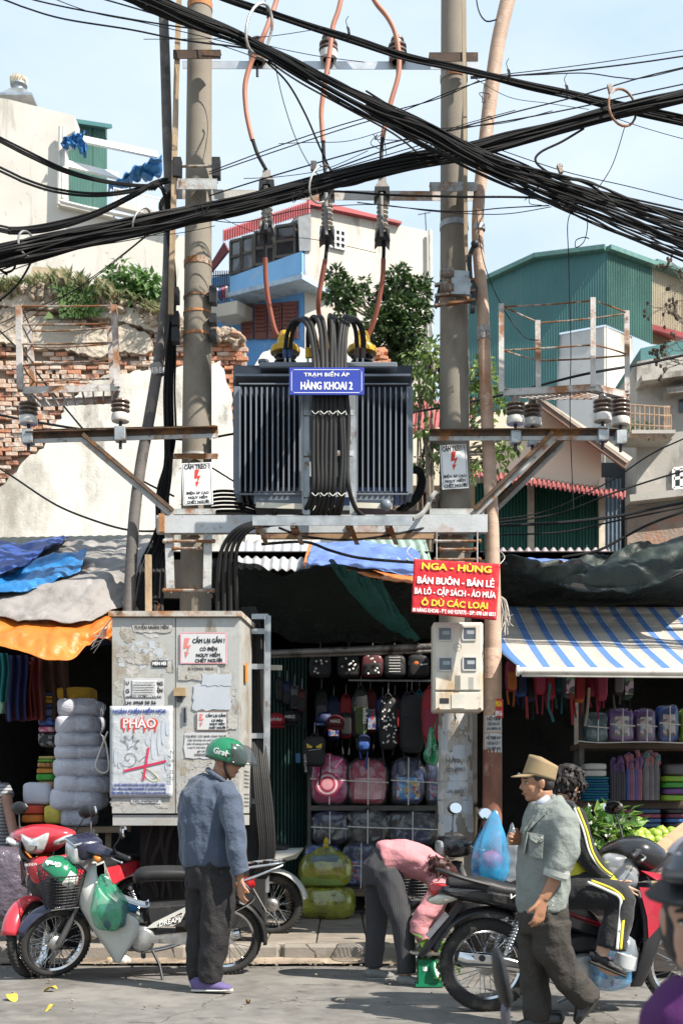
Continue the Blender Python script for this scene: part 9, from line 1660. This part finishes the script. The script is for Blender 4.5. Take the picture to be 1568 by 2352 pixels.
f,u=Vector((.35,-.1,-1)),Vector((.95,0,.3));hc=q(1032,2040,-.02)
b=MB();headm(b,hc,f,u,.95);b.tube([hc+Vector((-.06,0,.02)),q(1008,2018),q(985,2005)],[.05,.052,.075],14)
b.loft([q(1000,2010),q(950,1985),q(900,1974),q(880,1985)],[.11,.13,.11,.10],[.08,.09,.085,.08],(0,1,0))
b.tube([q(1010,2022,-.14),q(985,2075,-.2),q(958,2122,-.22),q(975,2160,-.24),q(988,2184,-.25)],[.046,.04,.036,.03,.024],12,smooth=2);hand(b,q(987,2182,-.25),(.5,-.1,-.85),(.6,-.4,.4),(-.6,0,-.5),30,.95)
b.tube([q(1012,2022,.14),q(1000,2090,.18),q(990,2140,.15),q(992,2182,.05)],[.046,.04,.032,.024],12);hand(b,q(992,2182,.05),(.4,0,-.9),(.6,-.4,.4),(-.6,0,-.5),35,.95)
b.tube([q(868,2005,.07),q(866,2100,.12),q(862,2215,.12),q(860,2238,.12)],[.08,.06,.04,.036],12).tube([q(892,2005,-.07),q(922,2110,-.14),q(932,2225,-.18),q(932,2252,-.18)],[.08,.062,.042,.036],12)
body=organic(b,'body',sk4,t,.006,3);facef(t,body,hc,f,u,.95,hairb)
pinkc=M('pink_jersey',(.47,.20,.215),.85,0,.06,5,.45,26,dirt=((.52,.25,.26),.2,3))
b=MB();b.loft([q(1024,2020),q(1006,2004),q(968,1984),q(925,1970),q(892,1972),q(878,1976)],[.09,.17,.195,.185,.175,.165],[.07,.10,.125,.13,.13,.125],(0,1,0),24)
b.tube([q(1000,2010,-.1),q(1008,2040,-.17),q(985,2085,-.21),q(960,2122,-.23),q(966,2146,-.24),q(980,2168,-.245)],[.075,.075,.066,.06,.05,.04],16,smooth=2);b.tube([q(1000,2008,.1),q(1012,2040,.17),q(1000,2095,.19),q(992,2150,.13)],[.075,.072,.06,.045],16)
organic(b,'top',pinkc,t,.010,2,.024,(3.4,5,5),53.)
strp=stripes('pin_striped_cloth',(.03,.03,.034),(.065,.065,.07),.016,.28,0,.85,None,.1,5,.2,150)
b=MB();b.loft([q(905,1970),q(885,1975),q(868,1996),q(868,2030)],[.15,.17,.175,.15],[.09,.115,.12,.11],(0,1,0),22)
b.loft([q(864,2000,.09),q(866,2070,.11),q(864,2140,.12),q(858,2195,.12),q(857,2222,.12)],[.092,.08,.07,.064,.064],[.11,.088,.074,.068,.068],(0,1,0),18);b.loft([q(885,2000,-.09),q(905,2065,-.12),q(925,2125,-.15),q(931,2190,-.17),q(933,2236,-.18)],[.098,.084,.074,.066,.066],[.112,.095,.078,.07,.07],(0,1,0),18)
organic(b,'trousers',strp,t,.010,3,.012,(6,6,2.8),59.);clog=M('grey_rubber_clog',(.17,.17,.16),.7,0,.15,9,.9,60)
shoe(t,q(838+4,2251,.1),q(905,2249,.06),(0,0,1),.05,clog,M('grey_sole',(.22,.22,.2),.8),'clog',.07);shoe(t,q(916,2268,-.2),q(992,2270,-.26),(0,0,1),.052,clog,M('grey_sole'),'clog',.07)
hb=MB();ff,ss,uu,m3=frame3(f,u);hb.ell(hc-ff*.02+uu*.035,(.10,.086,.09),m3);hb.loft([q(1036,2012,-.10),q(1018,1994,-.17),q(1004,1986,-.19),q(988,1974,-.17)],[.06,.075,.065,.03],[.06,.07,.055,.03],(0,1,0));organic(hb,'hair',M('brown_hair',(.05,.018,.014),.4,0,.35,18,.6,60),t,.007,2,.010,(14,14,9),6.)
mb=MB()
for i in range(60):
 p=q(rnd(988,1030),rnd(1970,2010),-.19+rnd(-.06,.05));d_=rdir();pts=[p]
 for k in range(4):d_=(d_+rdir()*.8).normalized();pts.append(pts[-1]+d_*.014)
 mb.tube(pts,[.006,.006,.005,.004,.002],5,smooth=2)
mb.build('hair_curls',M('brown_hair'),t,kind='stuff')
MB().grid(lambda a,v:hc+(ff*(.088-.03*(a*2-1)**2)+ss*(a*2-1)*.062-uu*lerp(.015,.10,v))*.98,10,8).build('face_mask',printm('dotted_mask',[(.05,.04,.04),(.3,.25,.25),(.03,.02,.02),(.12,.08,.08)],60),t,thick=.003)
sc=thing('weighing_scale','green spring scale with white round dial on the road','scale',P(988,2258,8.35));gs=M('green_enamel_scale',(.008,.17,.075),.35,0,.1,6,dirt=((.02,.11,.06),.2,6));c=P(983,2228,8.35)
MB().prism([c+Vector((x,.09,z))for x,z in((-.075,.085),(.05,.085),(.085,-.09),(-.075,-.09))],(0,-.18,0)).build('housing',gs,sc,smooth=False);MB().box(c+Vector((0,0,-.095)),(.19,.2,.02)).build('base',gs,sc,smooth=False)
dm=Matrix.Translation(c+Vector((.06,-.05,.005)))@Matrix.Rotation(R(-28),4,'Z')@Matrix.Rotation(R(75),4,'Y');MB().lathe([(.085,-.01),(.088,.012),(.078,.016)],dm,24).build('dial_rim',gs,sc);MB().lathe([(.076,.012),(.076,.018)],dm,24).build('dial_face',white_ink,sc);MB().lathe([(.02,.017),(.02,.0185)],dm,10).build('dial_hub',red_ink,sc)
MB().box(c+Vector((-.03,-.0915,.02)),(.03,.003,.03)).build('maker_sticker',white_ink,sc,smooth=False)
MB().tube([c+Vector((0,0,.085)),c+Vector((0,0,.11))],.03,12).lathe([(.05,.11),(.13,.118),(.135,.13),(.05,.122)],Matrix.Translation(c),24).build('weighing_pan',M('pan_aluminium',(.4,.4,.39),.4,.8),sc)
lf=leafmat('citrus_leaf',(.035,.12,.02),(.20,.34,.06),.35,.35);mb=MB();clumps(mb,[(P(1000,2178,8.35),.12),(P(1018,2205,8.35),.11),(P(1022,2240,8.3),.09),(P(985,2172,8.4),.09)],26,.09,.045);mb.build('leaf_bunch',lf,label='bunch of leafy green stems on and beside the green scale',cat='leaves',smooth=False)
D=2.25;q=lambda x,y,dd=0.:P(x,y,D+dd)
t=thing('person','blurred rider in purple jacket and dark peaked helmet at the right edge','person',q(1640,2500));sk5=skin('pale',(.42,.245,.17));f,u=Vector((-.34,-.94,-.06)),Vector((0,0,1));hc=q(1622,2108)
b=MB();headm(b,hc,f,u,1.05);b.tube([hc+Vector((.02,.02,-.05)),q(1645,2260),q(1655,2330)],[.06,.06,.08],14);b.loft([q(1668,2280),q(1675,2400),q(1675,2650),q(1675,2800)],[.11,.15,.14,.14],[.09,.12,.11,.11],(1,-.3,0));organic(b,'body',sk5,t,.006,3);facef(t,t,hc,f,u,1.05,hairb);hb=MB();ff,ss,uu,m3=frame3(f,u);hb.ell(hc-ff*.015+uu*.05,(.10,.088,.075),m3);hb.ell(hc-ff*.03-uu*.02,(.075,.09,.11),m3);organic(hb,'hair',hairb,t,.007,2,.006,(14,14,6),2.)
b=MB();b.loft([q(1690,2230),q(1694,2268),q(1706,2340),q(1675,2500),q(1675,2800)],[.08,.13,.18,.18,.17],[.08,.11,.14,.14,.13],(1,-.3,0),22);b.tube([q(1620,2290,-.02),q(1580,2350,-.03),q(1560,2520,-.05),q(1550,2640,-.2)],[.08,.085,.07,.06],16);organic(b,'jacket',M('purple_jacket',(.065,.007,.085),.8,0,.15,5,.3,150),t,.010,3,.014,(6,6,4),71.)
ff,ss,uu,m3=frame3(f,u);ht=helmet('helmet','dark peaked helmet with pale crown worn by the rider at the right edge',hc+uu*.085+Vector((.022,0,0)),m3@Matrix.Rotation(R(-6),3,'Y')@Matrix.Diagonal((.95,.86,.66)),M('helmet_grey_blue',(.03,.033,.045),.3,coat=.5),peak=True);MB().grid(lambda a,v:hc+uu*.085+Vector((.022,0,0))+m3@Matrix.Diagonal((.97,.88,.68))@Vector((.151*math.sin(lerp(0,1.05,v))*math.cos(a*6.2832),.124*math.sin(lerp(0,1.05,v))*math.sin(a*6.2832),.131*math.cos(lerp(0,1.05,v)))),24,6).build('pale_crown',M('helmet_pale',(.30,.31,.36),.3,0,.15,20,dirt=((.15,.16,.2),.3,20)),ht)
MB().grid(lambda a,v:hc+uu*.062+Vector((.022,0,0))+m3@Vector((lerp(.125,.20,v)*math.cos(lerp(-1.45,1.45,a)),lerp(.105,.135,v)*math.sin(lerp(-1.45,1.45,a)),.012-.028*v)),24,6).build('brim',M('matt_black',(.006,.006,.007),.6),ht,thick=.006)
mt=thing('side_mirror','blurred black motorbike mirror on its stem in the near foreground','mirror',P(1166,2500,2.7))
D=2.7;q=lambda x,y,dd=0.:P(x,y,D+dd)
MB().loft([q(1136,2176),q(1141,2195),q(1150,2245),q(1160,2290),q(1168,2312)],[.004,.012,.017,.016,.006],[.012,.06,.075,.06,.016],(1,0,0),16,3).build('housing',M('matt_black',(.006,.006,.007),.6),mt);MB().tube([q(1162,2300),q(1160,2330),q(1166,2400),q(1170,2520)],[.008,.012,.008,.008],8,smooth=3).build('stem',M('mirror_stem_steel',(.12,.12,.14),.3,.7),mt)
D=10.5;q=lambda x,y,dd=0.:P(x,y,D+dd)
t=thing('person','person in striped grey top half cut off at the left edge','person',q(-20,2080));b=MB();headm(b,q(-28,1755),(.6,-.7,-.3),(0,0,1));b.tube([q(-28,1775),q(-26,1815)],[.055,.07],12);b.loft([q(-24,1805),q(-20,1880),q(-15,1960),q(-15,2020)],[.13,.15,.14,.15],[.09,.11,.11,.12],(1,0,0));b.tube([q(14,1825,-.05),q(26,1885,-.12),q(34,1925,-.2),q(48,1945,-.3)],[.05,.045,.038,.026],12);hand(b,q(48,1945,-.3),(.8,-.5,-.3),(0,-.5,.8),(0,.3,-1),30);b.tube([q(-15,2020),q(20,2030,-.35),q(20,2140,-.38)],[.09,.07,.05],12);organic(b,'body',skin('dim',(.30,.16,.11)),t,.007,3)
b=MB();b.loft([q(-26,1795),q(-22,1815),q(-18,1890),q(-15,1960),q(-14,2015)],[.08,.165,.18,.17,.17],[.07,.11,.13,.13,.13],(1,0,0),22);b.tube([q(5,1808),q(16,1832,-.05)],[.07,.07],14);organic(b,'top',stripes('grey_striped_top',(.30,.30,.31),(.10,.10,.11),.03,.4,2,.85),t,.011,3,.010)
D=8.9;cr_=thing('fruit_crate','wooden fruit crate tilted behind the seated rider','crate',P(1500,2000,8.9));crm=M('pale_crate_wood',(.46,.33,.20),.85,0,.15,4,.2,40,stretch=(.7,5,5));a0=P(1385,1985,8.75);
for k in range(3):MB().box(P(1470,1988-k*0,8.62)+Vector((0,0,-.03-k*.07)),(.66,.015,.06),Matrix.Rotation(rnd(-.01,.01),3,'Y')).build('front_slat',crm,cr_,smooth=False)
MB().bar(P(1472,1985,8.6),P(1578,1900,8.9),.018,.11).build('end_slat',crm,cr_,smooth=False);MB().bar(P(1380,1985,8.64),P(1385,1930,9.1),.018,.10).build('end_slat',crm,cr_,smooth=False)
MB().prism([P(1378,1990,8.64),P(1575,1990,8.64),P(1590,1915,9.2),P(1370,1915,9.2)],(0,0,-.02)).build('bottom',crm,cr_,smooth=False);MB().box(P(1460,2100,8.95),(.7,.5,.8)).build('stand',M('dark_stand',(.05,.04,.035),.9),cr_,smooth=False)
limem=M('lime_skin',(.30,.42,.055),.38,0,.14,14,.15,90,coat=.15,dirt=((.42,.48,.12),.25,6));lm=[None,None]
for k in range(2):
 mb=MB().ell((0,0,0),(.042,.042,.039),None,16,10);mb.lathe([(.006,.036),(.004,.044)],None,6);me_=bpy.data.meshes.new('lime');me_.from_pydata([v[:]for v in mb.v],[],mb.f);me_.polygons.foreach_set('use_smooth',[True]*len(me_.polygons));me_.materials.append(limem);lm[k]=me_
random.seed(8);n=0
for row in range(6):
 for k in range(9):
  x=lerp(1378,1560,(k+.5+(row%2)*.4)/9)+row*4+rnd(-3,3);y=1985-row*15+rnd(-4,4)-(10 if row<5 else 0);d=8.66+row*.085
  if x>1480+(1985-y)*1.1:continue
  o=bpy.data.objects.new('lime',lm[n%2]);COL.objects.link(o);o.location=P(x,y,d);o.rotation_euler=(rnd(-.8,.8),rnd(-.8,.8),rnd(0,6));s_=rnd(.88,1.15);o.scale=(s_,s_,s_*rnd(.9,1.05));tag(o,'round yellow green lime heaped in the wooden crate','lime','limes heaped in the crate');n+=1
fl=thing('blossom_bunch','leafy citrus branches with white blossoms heaped beside the limes','flowers',P(1390,1960,9.0));mb=MB();random.seed(12)
cs=[(P(rnd(1335,1440),rnd(1885,1945),9.0+rnd(-.1,.15)),.13)for k in range(16)]+[(P(1345,1965,8.9),.13),(P(1365,1975,8.85),.1),(P(1340,1890,9),.12)]
clumps(mb,cs,15,.12,.062,-.05);
for x,y,dx in((1372,1850,-.02),(1430,1880,.03),(1455,1875,.0),(1460,1905,.05),(1400,1868,0)):leaf(mb,P(x,y+30,9),(dx,-.1,1),(0,-1,.2),.15,.07)
mb.build('leaves',leafmat('blossom_leaf',(.03,.11,.02),(.20,.33,.07),.35,.3),fl,smooth=False);mb=MB()
for k in range(120):
 c_,r=random.choice(cs);p=c_+rdir()*r*rnd(.7,1.0);p.y-=.05
 for j in range(4):v=rdir();leaf(mb,p,v,rdir(),.028,.02)
 mb.ell(p,(.007,.007,.009),None,6,4)
mb.build('white_blossom',leafmat('white_petal',(.65,.63,.52),(.78,.78,.72),.3),fl,smooth=False,kind='stuff');random.seed(40)
pm=thing('wrapped_pile','pile of goods under wrinkled plum grey plastic at the left edge behind the red motorbike','plastic sheet',P(10,2120,10.0));sq(MB(),P(6,2030,10.0),.5,.4,.62,.5,26,16,.04,2).build('sheet',M('plum_plastic',(.10,.085,.11),.25,0,.2,5,.7,14),pm)
yl=M('yellow_leaf',(.60,.42,.05),.7,0,.2,9)
def litter(lab,x,y,s_,mat,cat='leaf',name='fallen_leaf'):
 d=CH*F/(y-HY);p=P(x,y,d)+Vector((0,0,.018));mb=MB();n=9;a0=rnd(0,6);mb.grid(lambda a,v:p+Vector(((a-.5)*s_*math.cos(a0)-(v-.5)*s_*.5*math.sin(math.pi*a)*math.sin(a0),(a-.5)*s_*math.sin(a0)+(v-.5)*s_*.5*math.sin(math.pi*a)*math.cos(a0),.03*s_*4*(v-.5)**2+.02*math.sin(a*5))),8,4);mb.build(name,mat,label=lab,cat=cat,thick=.001)
litter('yellow fallen leaf on the road below the cream motorbike',115,2278,.13,yl);litter('yellow fallen leaf near the left edge of the road',28,2298,.15,yl);litter('bright yellow scrap in the gutter behind the kickstand',386,2207,.11,M('yellow_scrap',(.68,.46,.02),.5),'litter','yellow_scrap');litter('small brown leaf in the middle of the road',570,2308,.06,M('brown_leaf',(.16,.10,.05),.8));litter('dry brown leaf on the road under the cream motorbike',155,2230,.07,M('brown_leaf'));litter('pale leaf scrap at the lower left of the road',115,2322,.08,yl)
lt_=MB()
for k in range(5):sq(lt_,P(255+k*9,2216+rnd(-3,3),CH*F/(2216-HY))+Vector((0,0,.03)),.06,.05,.05,.6,10,6,.03,k)
lt_.build('crumpled_tissue',M('tissue_white',(.62,.60,.56),.9,dirt=((.4,.25,.1),.25,9)),label='crumpled white tissue and scraps in the gutter',cat='litter',kind=None)
cam.dof.use_dof=True;cam.dof.focus_distance=8.8;cam.dof.aperture_fstop=4.5
